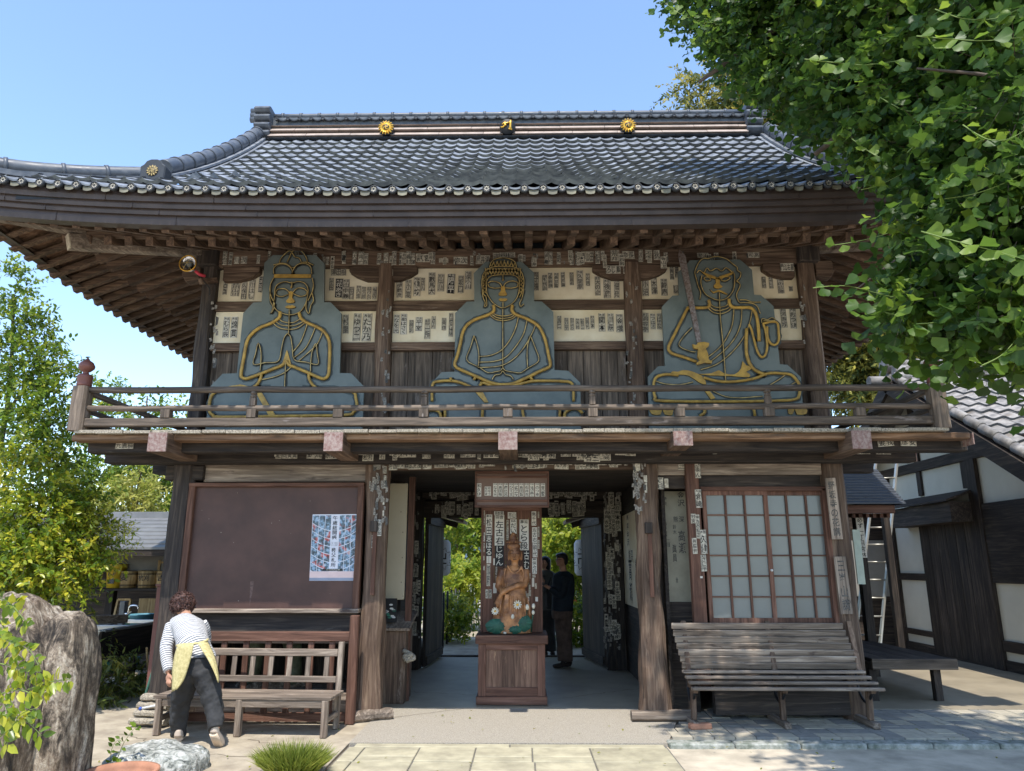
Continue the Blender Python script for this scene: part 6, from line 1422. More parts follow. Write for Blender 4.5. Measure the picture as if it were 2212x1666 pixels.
# fence behind it
fn = thing('low_fence', 'low red brown railing with upright bars in front of the left bay of the gate', 'fence', (-2.7, 8.1, 0))
fz = zy(1375, 8.1)
MB().box(-3.62, -1.82, 8.06, 8.14, fz-.05, fz+.045).build('top_rail', M['redwood_x'], fn, bevel=.006)
for u in (1165, 1280, 1395, 1507, 1620, 1730): x_ = zp('D', u, 1100, 8.1).x; MB().box(x_-.03, x_+.03, 8.08, 8.11, .06, fz-.05).build('bar', M['redwood_z'], fn, bevel=.003)
MB().box(-3.62, -1.82, 8.07, 8.13, .02, .1).build('bottom_rail', M['redwood_x'], fn)
MB().box(-1.845, -1.755, 8.03, 8.12, 0, zy(1330, 8.05)).build('end_post', M['redwood_z'], fn, bevel=.006)
# guardian figure dim behind the fence: only its lower half shows
gz = thing('guardian_statue', 'dim greenish guardian statue standing in shadow behind the low fence', 'statue', (-2.95, 9.1, .22))
mb = MB(); mb.tube([(-3.2, 9.1, .3), (-3.18, 9.05, .65), (-3.08, 9.1, 1.05)], [.08, .11, .15], 10); mb.tube([(-2.7, 9.1, .3), (-2.74, 9.05, .65), (-2.86, 9.1, 1.05)], [.08, .11, .15], 10); mb.ell((-2.97, 9.12, 1.2), (.26, .18, .22)); mb.ell((-2.97, 9.15, 1.55), (.24, .17, .28)); mb.ell((-3.2, 9.02, .28), (.08, .16, .06)); mb.ell((-2.7, 9.02, .28), (.08, .16, .06)); mb.ell((-2.97, 9.12, 2.0), (.12, .13, .16)); mb.tube([(-3.2, 9.12, 1.72), (-3.42, 9.0, 1.4), (-3.3, 8.9, 1.2)], [.08, .07, .05], 8); mb.tube([(-2.74, 9.12, 1.72), (-2.5, 9.1, 1.95), (-2.45, 9.0, 2.2)], [.08, .07, .05], 8)
blob('figure', mb, plain('verdigris_paint', (.1, .115, .07), .6, var=.5, scale=6), gz, voxel=.03, smooth=2)
MB().ell((-2.95, 9.15, .2), (.5, .32, .12)).build('rock_base', M['rock'], gz)
# slatted bench on the right
sb = thing('slatted_bench', 'wide brown slatted park bench in front of the sliding glass doors', 'bench', (2.5, 8.0, 0))
bxl, bxr = 1.585, 3.42
backs = [(1352, 8.25), (1367, 8.235), (1381, 8.22), (1395, 8.205), (1409, 8.19), (1423, 8.175), (1437, 8.16)]
for i, (yd, Y_) in enumerate(backs):
    z_ = zy(yd, Y_); e = .012*i; MB().beam((bxl+e, Y_, z_), (bxr+e*1.3, Y_, z_), .022, .066, up=(0, -.25, 1)).build('back_slat', M['grey_x'], sb, bevel=.006)
for i, (yd, Y_) in enumerate([(1450, 8.08), (1462, 8.0), (1474, 7.91), (1487, 7.82)]):
    z_ = zy(yd, Y_); MB().beam((bxl+.06+.01*i, Y_, z_), (bxr+.1+.02*i, Y_, z_), .088, .03, up=(0, .05, 1)).build('seat_slat', M['grey_x'], sb, bevel=.006)
for x_ in (1.72, 2.62, 3.5):
    mb = MB(); mb.beam((x_, 7.86, .36), (x_, 8.12, .4), .05, .05); mb.beam((x_, 8.1, .36), (x_, 8.29, 1.0), .05, .045, up=(0, 1, 0)); mb.beam((x_, 7.98, .37), (x_, 8.0, .07), .05, .06, up=(0, 1, 0)); mb.build('side_frame', M['wood_z'], sb, bevel=.004)
    MB().tube(smooth_pts([(x_, 7.9, .33), (x_, 8.05, .22), (x_, 8.2, .3), (x_, 8.24, .5)], 4), .014, 6).build('brace', M['iron'], sb)
    MB().beam((x_, 7.86, .035), (x_, 8.42, .035), .07, .06).build('foot', M['grey_y'], sb, bevel=.008)
tag(MB().beam((1.64, 7.86, .03), (1.86, 7.9, .03), .09, .055).build('foot_block', M['terracotta'], None, bevel=.01, loc=(1.75, 7.88, 0)), 'flaking reddish block lying under the left foot of the slatted bench', 'block')
# low table bench on the far right
tb = thing('low_table', 'long low dark wooden table standing on the concrete to the right of the gate', 'table', (4.7, 10.4, 0))
tz = .49; fl_, fr_ = P(1885, 1422, 9.35), P(2062, 1420, 9.35)
for k in range(4):
    a = fl_.x+(fr_.x-fl_.x)*k/4+.003; b = fl_.x+(fr_.x-fl_.x)*(k+1)/4-.003
    MB().box(a, b, 9.37, 11.6, tz-.04, tz).build('top_board', M['dark_y'], tb, bevel=.004)
MB().box(fl_.x-.02, fr_.x+.02, 9.33, 9.37, tz-.12, tz+.003).build('end_board', M['rail_x'], tb, bevel=.005)
for x_ in (fl_.x-.02, fr_.x-.03): MB().box(x_, x_+.05, 9.37, 11.6, tz-.12, tz-.04).build('side_board', M['dark_y'], tb)
for x_ in (4.18, 4.95):
    for Y_ in (9.45, 11.45): MB().box(x_, x_+.085, Y_, Y_+.085, 0, tz-.05).build('leg', M['dark_z'], tb)
# maroon side screen, green pole and broom stick by the left corner post
tag(MB().box(-4.26, -4.03, 8.68, 8.73, .0, 1.35).box(-4.27, -4.02, 8.66, 8.75, 1.35, 1.375).build('side_screen', M['maroon2'], None, bevel=.004, loc=(-4.15, 8.7, 0)), 'upright maroon painted screen beside the left corner post', 'screen')
g0 = G(301, 1547); g1 = zp('J', 625, 300, 8.62)
tag(MB().tube([g0, g1], .016, 8).build('green_pole', plain('green_pole', (.05, .14, .1), .5), None, loc=g0), 'long green pole leaning against the maroon screen', 'pole')
w0 = zp('J', 437, 903, 7.75); w1 = w0+Vector((.35, .1, .06))
br = thing('broom_stick', 'white stick with a blue cap poking out beside the left end of the worn bench', 'stick', w0)
MB().tube([w0, w1], .011, 8).build('shaft', M['whiteplastic'], br); MB().ell(w0, .019, 8, 6).build('end_cap', plain('blue_cap', (.03, .08, .35), .4), br)
lgz = MB()
for k in range(4): 
    tag(log((-4.0+k*.02, 7.95+.03*k, .05+.07*k), (-3.62, 7.9+.02*k, .05+.07*k), .14, .07, 20+k).build('bleached_log', M['edge'], None, loc=(-3.8, 7.92, .02+.07*k)), ['bleached driftwood slab at the bottom of the stack behind the worn bench', 'second bleached slab up in the small stack behind the worn bench', 'third bleached slab up in the small stack behind the worn bench', 'topmost bleached slab of the small stack behind the worn bench'][k], 'wood slab', 'stack of bleached slabs')

# ------------------------------------------------------------------ stones, pot, grass
def rock(name, c, r, seed, mat, label, cat, n=64, m=40, amp=.18, freq=1.0, sq=.62, mod=None):
    rr = random.Random(seed); from mathutils import noise as nz
    vs = []; c = Vector(c); off = Vector((rr.uniform(0, 50),)*3)
    for i in range(m+1):
        a = pi*i/m
        for k in range(n):
            t = 2*pi*k/n; s = Vector((sin(a)*cos(t), sin(a)*sin(t), cos(a)))
            q = Vector([math.copysign(abs(v)**sq, v) for v in s])
            p = Vector((q.x*r[0], q.y*r[1], q.z*r[2])); w = Vector((p.x*1.6, p.y*1.6, p.z*.8))*freq+off
            d = nz.fractal(w, .9, 2.1, 5)*amp+abs(nz.noise(w*2.3))*amp*.5
            p = p*(1+d/max(r)*1.2) + s*(d*.3+nz.noise(w*5)*amp*.2+nz.noise(w*13)*amp*.08-abs(nz.noise(Vector((p.x*7, p.y*7, p.z*1.3))+off))*amp*.55)
            if mod: p = mod(p)
            vs.append(c+p)
    fs = [(i*n+k, (i+1)*n+k, (i+1)*n+(k+1) % n, i*n+(k+1) % n) for i in range(m) for k in range(n)]
    mb = MB(); mb.add(vs, fs, 0, True); o = mb.build(name, mat, None, loc=(c.x, c.y, 0)); return tag(o, label, cat)
rock('boulder', (-3.95, 5.55, .40), (.6, .55, .9), 4, M['rock'], 'huge streaked brown boulder with vertical grooves at the left edge', 'boulder', 200, 150, .07)
rock('boulder', (-3.40, 5.62, .38), (.22, .3, .84), 9, M['rock'], 'narrow upright streaked rock pressed against the right side of the huge boulder', 'boulder', 130, 110, .05)
rock('flat_stone', (-2.93, 6.33, .02), (.40, .3, .16), 12, M['rock_green'], 'low pale green grey stone in front of the bending person', 'stone', 120, 80, .06)
rock('stone', (-3.5, 5.05, .3), (.16, .16, .3), 15, M['rock'], 'small rounded grey stone at the front foot of the huge boulder', 'stone', 40, 30, .06)
pt = thing('terracotta_pot', 'rim of a wide terracotta pot at the bottom edge before the flat stone', 'pot', G(268, 1690)+Vector((0, 0, -.0)))
pp = P(262, 1655, 5.75); pp.z = 0
pt.location = pp
MB().lathe([(.2, 0), (.25, .11), (.262, .125), (.262, .145), (.235, .145), (.22, .11), (.21, .08)], pp, 32).build('body', M['terracotta'], pt); MB().lathe([(0, .08), (.22, .08)], pp, 24).build('soil_fill', M['soil'], pt)

# ------------------------------------------------------------------ foliage
def rot_from(dirs, normals):
    y = dirs/np.linalg.norm(dirs, axis=1, keepdims=True); x = np.cross(y, normals); x /= np.maximum(np.linalg.norm(x, axis=1, keepdims=True), 1e-6); z = np.cross(x, y)
    return np.stack([x, y, z], axis=2)
OVAL = [(0, 0, 0), (-.26, .3, .05), (.26, .3, .05), (-.22, .66, .04), (.22, .66, .04), (0, .35, -.02), (0, .68, -.04), (0, 1, -.1)]
OVALF = [(0, 5, 1), (0, 2, 5), (1, 5, 6, 3), (5, 2, 4, 6), (3, 6, 7), (6, 4, 7)]
FAN = [(0, 0, 0), (0, .35, -.01)]+[(.62*sin(a), .35+.6*cos(a)*(1-.18*(abs(a) < .12)), .13*abs(a)+.05*sin(5*a)) for a in (-1.25, -.85, -.4, -.06, .06, .4, .85, 1.25)]
FANF = [(0, 1, 2)[::-1], (0, 9, 1)[::-1]]+[(1, i+1, i)[::-1] for i in range(2, 9)]
FANF = [(0, 1, 2), (0, 9, 1)]+[(1, i+1, i) for i in range(2, 9)]
NEEDLE = [(0, 0, 0), (-.2, .45, .02), (.2, .45, -.02), (0, 1, 0)]; NEEDLEF = [(0, 2, 3, 1)]
LANCE = [(0, 0, 0), (-.13, .35, .03), (.13, .35, .03), (0, 1, -.12)]; LANCEF = [(0, 2, 3, 1)]
def foliage(name, parent, mat, blobs, shape, size, per=9, tl=.3, droop=.3, shell=.45, tintb=0., twig=True, tag_stuff=True, side=1.0, szvar=.35, keep=None, upn=.8):
    """blobs: (centre, (rx, ry, rz), twig count). twigs grow outward, leaves sit along them"""
    P0, D0 = [], []
    for c, r, nt_ in blobs:
        v = rng.normal(size=(nt_, 3)); v /= np.linalg.norm(v, axis=1, keepdims=True)
        rad = (shell+(1-shell)*rng.random((nt_, 1)))**.6; p = v*rad*np.array(r)+np.array(c)
        p += rng.normal(size=p.shape)*np.array(r)*.07
        d = v*side+rng.normal(size=v.shape)*.5; d[:, 2] -= droop; d /= np.linalg.norm(d, axis=1, keepdims=True); P0.append(p); D0.append(d)
    P0 = np.concatenate(P0); D0 = np.concatenate(D0)
    if keep is not None: k_ = keep(P0); P0, D0 = P0[k_], D0[k_]
    nt_ = len(P0); L = tl*(.6+.7*rng.random(nt_)); t = (np.arange(per)+.6)/per
    pos = P0[:, None, :]+D0[:, None, :]*(L[:, None, None]*t[None, :, None]); pos[:, :, 2] -= (L[:, None]*t[None, :]**2)*droop*.4
    perp = np.cross(D0, rng.normal(size=D0.shape)); perp /= np.linalg.norm(perp, axis=1, keepdims=True); sgn = np.where(np.arange(per) % 2, 1, -1)
    ld = D0[:, None, :]*.55+perp[:, None, :]*sgn[None, :, None]*.8+rng.normal(size=pos.shape)*.35; ld[:, :, 2] -= droop*.6
    nr = rng.normal(size=pos.shape)*.55; nr[:, :, 2] += upn; nr[:, :, 1] -= .25
    pos = pos.reshape(-1, 3); R = rot_from(ld.reshape(-1, 3), nr.reshape(-1, 3)); n_ = len(pos)
    tb_ = np.repeat(rng.random(nt_), per); tint = np.clip(tb_*.55+rng.random(n_)*.5+tintb, 0, 1)**1.3
    o = scatter_mesh(name, shape[0], shape[1], pos, size*(1-szvar+2*szvar*rng.random(n_)), mat, parent, tint=tint, rots=R)
    if tag_stuff: o['kind'] = 'stuff'
    if twig:
        q = np.array([(-.5, 0, 0), (.5, 0, 0), (0, 0, .5), (0, 1, 0)]); 
        yv = D0; xv = np.cross(yv, [0.1, .2, 1.]); xv /= np.linalg.norm(xv, axis=1, keepdims=True); zv = np.cross(xv, yv); w_ = .004+size*.02
        V = P0[:, None, :]+xv[:, None, :]*q[None, :, :1]*w_+zv[:, None, :]*q[None, :, 2:]*w_+(yv*L[:, None]*1.05)[:, None, :]*q[None, :, 1:2]
        V[:, 3, 2] -= L*droop*.4
        me = bpy.data.meshes.new('twigs'); me.from_pydata(V.reshape(-1, 3).tolist(), [], [tuple(4*i+a for a in f) for i in range(nt_) for f in ((0, 1, 3), (1, 2, 3), (2, 0, 3))]); me.materials.append(M['bark'])
        ob = bpy.data.objects.new('twigs', me); C.objects.link(ob); ob.parent = parent; ob.location = -wloc(parent); ob['kind'] = 'stuff'
    return o
def limb(parent, pts, r0, r1, mat='bark', name='limb', k=4, n=8):
    p = smooth_pts(pts, k); N_ = len(p); rs = [r0+(r1-r0)*(i/(N_-1))**.8 for i in range(N_)]
    p = [q+Vector((random.uniform(-1, 1), random.uniform(-1, 1), 0))*rs[i]*.25 for i, q in enumerate(p)]
    return MB().tube(p, rs, n).build(name, M[mat], parent)
def B_(x, y, Y, r, n): 
    c = P(x, y, Y); r = r if isinstance(r, tuple) else (r, r, r); return (tuple(c), r, n)
# ginkgo: trunk stands outside the frame on the right, branches hang over the yard
gk = thing('ginkgo_tree', 'big ginkgo with drooping fan leaved branches filling the upper right corner', 'tree', (6.6, 2.6, 0))
limb(gk, [(6.6, 2.6, -.1), (6.5, 2.7, 2.5), (6.3, 3.0, 5), (6.0, 3.4, 8), (5.8, 3.6, 10.5)], .42, .12, name='trunk')
limb(gk, [(6.4, 2.8, 3.6), (5.4, 3.4, 4.6), (4.2, 4.3, 5.2), (3.2, 5.0, 5.3), (2.5, 5.6, 5.0)], .14, .02); limb(gk, [(6.3, 3, 5), (5.2, 4, 6.4), (4, 5.4, 7.2), (3, 6.4, 7.2), (2.0, 7.2, 6.9)], .16, .02)
limb(gk, [(6.3, 3, 4.4), (5.6, 3.6, 4.4), (4.6, 4.2, 3.9), (3.9, 4.6, 3.5)], .09, .015); limb(gk, [(6.2, 3.1, 6), (5, 3.4, 7.4), (3.6, 3.7, 7.7), (2.2, 4, 7.4)], .14, .02)
limb(gk, [P(2240, 180, 3.6), P(2110, 160, 3.8), P(1980, 148, 3.9)], .016, .006, mat='bark'); limb(gk, [P(2300, 380, 3.6), P(2000, 520, 4.4), P(1830, 640, 4.9)], .02, .004)
gb = [B_(1560, -10, 7.6, (.85, .7, .42), 420), B_(1660, 60, 7.2, (.8, .8, .5), 560), B_(1800, 20, 6.6, (1.2, .9, .7), 800), B_(2000, 20, 5.4, (1.1, .8, .6), 700), B_(2200, 40, 4.4, (.9, .6, .6), 420),
      B_(1700, 180, 6.6, (.5, .5, .4), 330), B_(1800, 190, 6.3, (.6, .6, .55), 520), B_(1930, 230, 5.4, (.7, .6, .6), 560), B_(2100, 220, 4.5, (.6, .5, .6), 420), B_(2230, 330, 3.7, (.4, .4, .6), 240),
      B_(1860, 300, 5.8, (.4, .4, .42), 300), B_(1960, 370, 5.0, (.45, .45, .45), 380), B_(2080, 400, 4.4, (.5, .4, .5), 380), B_(1960, 480, 4.9, (.3, .35, .3), 240), B_(2200, 520, 3.7, (.32, .3, .5), 220),
      B_(2080, 560, 4.3, (.45, .35, .35), 300), B_(1930, 570, 4.6, (.28, .3, .2), 150), B_(1960, 640, 4.4, (.3, .3, .14), 130), B_(2090, 660, 4.1, (.42, .3, .22), 230), B_(2190, 720, 3.7, (.2, .25, .2), 90), B_(2130, 735, 4.0, (.2, .2, .07), 36)]
gb += [((2.4, 4.6, 7.9), (1.3, 1.2, .6), 420), ((4.2, 3.8, 7.6), (1.5, 1.2, .7), 520), ((6.0, 3.4, 7.4), (1.6, 1.4, 1.0), 420), ((7.6, 4.6, 6.2), (1.4, 1.4, 1.6), 420), ((3.4, 3.0, 7.0), (1.4, .9, .6), 360), ((5.6, 2.4, 9.3), (1.8, 1.6, 1.2), 380), ((8.3, 3.0, 4.6), (1.2, 1.4, 1.4), 260)]
def edge_keep(Pn):
    ys = [-400, 0, 60, 110, 170, 230, 290, 350, 440, 500, 560, 620, 680, 740, 790, 850]; xs_ = [1370, 1415, 1480, 1535, 1610, 1705, 1825, 1915, 1930, 1900, 1880, 1870, 1895, 1965, 2100, 2200]
    Z_ = Pn[:, 2]-CAM_H; x = Pn[:, 0]*cos(YAW)+Pn[:, 1]*sin(YAW); y = -Pn[:, 0]*sin(YAW)+Pn[:, 1]*cos(YAW); fw = y*cos(PITCH)+Z_*sin(PITCH); up = -y*sin(PITCH)+Z_*cos(PITCH)
    px_, py_ = 1106+FPX*x/fw, 833-FPX*up/fw
    # the crown thins out and ends where its outermost twigs stop; overhead growth is left alone
    return (py_ < -250) | (py_ < np.interp(px_, [1860, 1950, 2050, 2130, 2250], [640, 650, 675, 700, 700])) & (px_ > np.interp(py_, ys, xs_)+np.abs(rng.normal(size=len(px_)))*28+FPX*.16/np.maximum(fw, 1))
foliage('foliage', gk, M['ginkgo'], gb, (FAN, FANF), .070, per=10, tl=.36, droop=.75, shell=.12, tintb=-.04, keep=edge_keep)
# near sprays whose leaves can be told apart
fan_me = MB().add(FAN, FANF, 0, True).mesh('leaf', M['ginkgo'])
fan_tints = []
for k in range(5):
    m2 = fan_me.copy(); at = m2.attributes.new('tint', 'FLOAT', 'POINT'); at.data.foreach_set('value', [.35+.15*k]*len(m2.vertices)); fan_tints.append(m2)
def spray(parent, pts, n_, size, meshes_, stem=.0035, droop=.7, nm='leaf'):
    p = smooth_pts(pts, 5); MB().tube(p, [stem*(1-.7*i/len(p)) for i in range(len(p))], 5).build('sprig', M['bark'] if nm != 'leaf' or stem > .006 else M['twiggreen'], parent)
    if nm == 'leaf' and parent.name.startswith('near_shrub'): n_ = int(n_*1.7)
    for i in range(n_):
        t = (i+.5)/n_*(len(p)-1); a = p[int(t)]; b = p[min(len(p)-1, int(t)+1)]; q = a.lerp(b, t-int(t)); d = (p[-1]-p[0]).normalized()
        sd_ = d.cross(Vector((0, -1, 0))).normalized()*(1 if i % 2 else -1)
        y = (d*random.uniform(.1, .5)+sd_*random.uniform(.4, .9)+Vector((random.uniform(-.3, .3), random.uniform(-.5, .1), -droop*random.uniform(.4, 1.2)))).normalized()
        z = Vector((random.uniform(-1, 1), -1, random.uniform(-.3, 1.3))); x = y.cross(z).normalized(); z = x.cross(y)
        o = bpy.data.objects.new(nm, random.choice(meshes_)); C.objects.link(o); o.parent = parent; s = size*random.uniform(.65, 1.2)
        Mx = Matrix((x, y, z)).transposed().to_4x4()*1.0; o.matrix_local = Matrix.Translation(q+y*s*.1-wloc(parent)) @ Mx @ Matrix.Scale(s, 4)
M['twiggreen'] = plain('green_twig', (.16, .22, .05), .6)
sprays = [((1756, 622, 4.0), (1830, 618, 4.0), (1920, 640, 4.0), (1990, 650, 3.9), 15), ((1738, 128, 3.9), (1800, 135, 3.9), (1870, 140, 3.8), (1950, 130, 3.7), 14), ((1990, 500, 3.3), (2060, 520, 3.2), (2140, 540, 3.1), (2212, 560, 3.0), 12), ((1980, 78, 3.2), (2050, 84, 3.1), (2130, 88, 3.0), (2210, 80, 3.0), 12),
          ((1800, 530, 4.4), (1860, 520, 4.3), (1930, 500, 4.2), (1990, 470, 4.1), 11), ((1960, 330, 4.0), (2040, 250, 4.0), (2100, 200, 4.0), (2160, 170, 3.9), 12), ((1900, 210, 4.4), (1960, 240, 4.3), (2020, 230, 4.2), (2080, 190, 4.1), 12), ((1840, 300, 4.6), (1900, 340, 4.5), (1960, 340, 4.4), (2020, 310, 4.3), 12),
          ((1980, 700, 3.7), (2050, 690, 3.7), (2120, 640, 3.6), (2180, 600, 3.5), 12), ((2120, 790, 3.5), (2160, 770, 3.5), (2190, 740, 3.5), (2230, 690, 3.5), 9), ((1870, 660, 4.1), (1930, 680, 4.0), (1990, 690, 4.0), (2040, 660, 3.9), 11), ((2040, 430, 3.6), (2100, 420, 3.5), (2160, 400, 3.4), (2220, 370, 3.3), 12),
          ((1860, 410, 4.6), (1900, 400, 4.5), (1960, 370, 4.4), (2010, 350, 4.3), 10), ((2020, 20, 3.6), (2080, 40, 3.5), (2150, 40, 3.4), (2220, 10, 3.3), 10), ((1440, 10, 7.0), (1490, 40, 7), (1560, 50, 7), (1620, 20, 7), 14), ((2080, 270, 3.4), (2130, 300, 3.3), (2180, 300, 3.2), (2230, 270, 3.2), 10)]
for s_ in sprays: spray(gk, [P(*q) for q in s_[:4]], s_[4], .078, fan_tints)
# tall evergreen behind the gate on the right
def bigtree(name, label, base, top, blobs, mat, size, shape=(NEEDLE, NEEDLEF), per=12, tl=.9, droop=.35, grp=None, cat='tree', trunk=.3, **k):
    t = thing(name, label, cat, base, group=grp); limb(t, [base, (Vector(base)*.5+Vector(top)*.5+Vector((.2, 0, 0))), top], trunk, trunk*.2, name='trunk')
    for c, r, n_ in blobs[:7]: limb(t, [Vector(base)*.35+Vector(top)*.65 if c[2] > (Vector(base)*.35+Vector(top)*.65).z else Vector((base[0], base[1], max(.5, c[2]-r[2]*1.5))), Vector(c)], trunk*.3, trunk*.06)
    foliage('foliage', t, mat, blobs, shape, size, per=per, tl=tl, droop=droop, **k); return t
cb_ = [B_(1575, 195, 21, (1.6, 1.2, .55), 190), B_(1660, 230, 21, (1.5, 1.4, 1.0), 380), B_(1740, 290, 21.5, (1.6, 1.5, 1.1), 480), B_(1720, 340, 22, (1.3, 1.2, .7), 300), B_(1850, 380, 21.5, (2, 1.5, 2.2), 500), B_(1950, 500, 21.5, (2.2, 1.6, 2), 500), B_(1880, 700, 20.5, (1.4, 1.2, 1.0), 480), B_(1980, 740, 20, (1.8, 1.2, .9), 560), B_(1870, 800, 20.5, (.75, .8, .55), 240), B_(2100, 700, 20, (2.4, 1.3, 1.2), 600), B_(1840, 620, 21, (1.1, 1, .8), 260), B_(2080, 350, 22, (3, 2, 3), 500), B_(1900, 850, 20.3, (.6, .5, .5), 120)]
bigtree('evergreen_tree', 'tall dark evergreen with sunlit yellow tips rising behind the right gate roof', (11.0, 21, 0), (9.5, 21, 15), cb_, M['conifer'], .17, per=26, tl=1.1, droop=.5, tintb=.22, szvar=.4)
# left side: big glossy shrub, light tree behind, lower shrubs
ls = thing('camellia_shrub', 'large glossy leaved shrub with yellow green tips beside the wash shelter', 'shrub', (-6.5, 8.8, 0))
for q in range(5): limb(ls, [(-6.4+q*.12, 8.8, 0), (-6.6+q*.25, 8.7-q*.1, 1.2), (-6.9+q*.4, 8.6, 2.4)], .035, .01, name='stem')
foliage('foliage', ls, M['camellia'], [B_(30, 1150, 8.3, (.75, .6, .55), 330), B_(110, 1130, 8.4, (.42, .5, .45), 280), B_(60, 1060, 8.6, (.65, .6, .5), 300), B_(150, 1200, 8.3, (.28, .35, .28), 150), B_(90, 1230, 8.2, (.6, .5, .3), 260) , B_(165, 1110, 8.5, (.25, .3, .25), 80), B_(20, 1230, 8.2, (.5, .5, .35), 160)], (OVAL, OVALF), .058, per=11, tl=.26, droop=.15, shell=.35, tintb=.16)
lt = thing('slender_tree', 'slender bushy tree with small bright leaves rising at the left edge against the sky', 'tree', (-7.3, 9.6, 0))
limb(lt, [(-7.3, 9.6, 0), (-7.1, 9.5, 2), (-6.9, 9.4, 3.6), (-7.0, 9.3, 5.2)], .07, .015, name='trunk'); limb(lt, [(-7.1, 9.5, 2), (-6.5, 9.3, 3), (-6.0, 9.2, 3.5)], .03, .008); limb(lt, [(-6.95, 9.4, 3.4), (-6.5, 9.2, 4), (-6.2, 9.2, 4.2)], .025, .006)
foliage('foliage', lt, M['maple'], [B_(15, 610, 9.2, (.26, .3, .32), 75), B_(10, 690, 9.2, (.45, .35, .3), 120), B_(70, 700, 9.2, (.18, .2, .2), 40), B_(40, 780, 9.2, (.55, .4, .32), 190), B_(95, 775, 9.1, (.2, .3, .13), 45), B_(45, 860, 9.1, (.42, .5, .3), 150), B_(105, 855, 9.0, (.22, .3, .16), 50), B_(150, 800, 9.1, (.1, .12, .08), 12), B_(45, 950, 9, (.55, .5, .4), 230), B_(115, 950, 8.9, (.28, .3, .26), 90)], (OVAL, OVALF), .062, per=10, tl=.26, droop=.05, shell=.2, tintb=.05)
bt = []
for i, (nm, lab, b0, tp, bl, mt, sz, tn) in enumerate([
    ('airy_tree', 'airy open tree with thin bare twigs behind the wash shelter roof', (-8.6, 15.5, 0), (-8.3, 15.5, 5.2), [B_(225, 850, 15.5, (.3, .3, .22), 26), B_(290, 880, 15.5, (.5, .4, .3), 34), B_(215, 910, 15.5, (.5, .5, .35), 54), B_(370, 895, 15.5, (.35, .3, .16), 24), B_(250, 985, 15.3, (.8, .6, .45), 120), B_(200, 1050, 15.2, (.7, .6, .45), 150)], M['maple'], .10, .1),
    ('airy_tree', 'sparser tree just left of the left corner post above the shelter roof', (-7.2, 16.5, 0), (-6.9, 16.5, 4.6), [B_(330, 1000, 16.5, (.4, .5, .25), 50), B_(300, 1050, 16.4, (.7, .5, .3), 100), B_(375, 1010, 16.5, (.3, .3, .16), 40), B_(355, 1080, 16.2, (.45, .4, .3), 110), B_(340, 945, 16.5, (.4, .3, .14), 45)], M['maple'], .10, .05),
    ('yellow_shrub', 'feathery pale yellow shrub showing above the shelter roof', (-7.6, 14.2, 0), (-7.6, 14.2, 2.4), [B_(268, 1085, 14.2, (.5, .4, .28), 150), B_(300, 1068, 14.2, (.25, .2, .2), 60)], M['grass'], .13, .35)]):
    bigtree(nm, lab, b0, tp, bl, mt, sz, shape=(OVAL, OVALF) if mt is M['maple'] else (LANCE, LANCEF), per=11, tl=.42, droop=0, cat='shrub' if 'shrub' in nm else 'tree', trunk=.07, tintb=tn, shell=.25)
# near glossy leaves at the left edge
nl = thing('near_shrub', 'bright sunlit glossy leaves reaching in front of the huge boulder', 'shrub', (-3.4, 4.0, 0))
for pts in ([(-3.5, 4.0, 0), (-3.2, 4.0, .8), (-3.05, 4.0, 1.3)], [(-3.4, 4.0, 0), (-3.0, 4.1, .6), (-2.7, 4.1, .75)]): limb(nl, pts, .02, .006, name='stem')
ov = MB().add(OVAL, OVALF, 0, True).mesh('leaf', M['camellia']); ovt = []
for k in range(6):
    m2 = ov.copy(); at = m2.attributes.new('tint', 'FLOAT', 'POINT'); at.data.foreach_set('value', [.2+.15*k]*len(m2.vertices)); ovt.append(m2)
for a in [((-20, 1310, 4.1), (20, 1305, 4.1), (45, 1330, 4.0), (60, 1350, 4.0), 13), ((-10, 1370, 4.0), (30, 1390, 4), (60, 1400, 4), (85, 1440, 3.95), 15), ((-20, 1430, 4), (30, 1440, 4), (60, 1450, 4), (90, 1450, 3.9), 14), ((0, 1500, 3.9), (40, 1490, 3.9), (80, 1500, 3.9), (115, 1480, 3.9), 16), ((60, 1490, 3.9), (100, 1475, 3.9), (130, 1470, 3.85), (155, 1468, 3.85), 12), ((-10, 1540, 3.8), (30, 1550, 3.8), (60, 1560, 3.8), (90, 1590, 3.8), 14), ((-10, 1600, 3.8), (25, 1570, 3.8), (50, 1540, 3.8), (80, 1530, 3.8), 12), ((0, 1340, 4.1), (15, 1370, 4.1), (35, 1420, 4), (40, 1470, 4), 13), ((-15, 1480, 3.9), (10, 1520, 3.9), (20, 1560, 3.9), (15, 1610, 3.8), 14), ((-10, 1290, 4.2), (10, 1296, 4.2), (30, 1300, 4.2), (40, 1300, 4.2), 8)]:
    spray(nl, [P(*q) for q in a[:4]], a[4], .062, ovt, .004, .3)
sp2 = thing('leafy_sprig', 'small dark leafy sprig growing between the boulder and the flat stone', 'plant', G(255, 1640))
for a in [((250, 1650, 6.05), (265, 1610, 6.0), (285, 1580, 6.0), (300, 1568, 6.0), 12), ((240, 1650, 6.05), (240, 1625, 6.0), (248, 1605, 6.0), (262, 1595, 6.0), 9)]: spray(sp2, [P(*q) for q in a[:4]], a[4], .055, ovt[:3], .003, .2)
tf = thing('grass_tuft', 'round tuft of fine yellow green grass on the ground before the fence', 'grass tuft', G(632, 1668))
n_ = 2400; c = np.array(G(632, 1672)); aa = rng.uniform(0, 2*pi, n_); rr = rng.random(n_)**.6*.17; p_ = np.c_[c[0]+np.cos(aa)*rr, c[1]+np.sin(aa)*rr*.8, np.zeros(n_)]; dd = np.c_[np.cos(aa)*(.25+rr*4.6), np.sin(aa)*(.25+rr*4.6), .75+rng.random(n_)*.4]
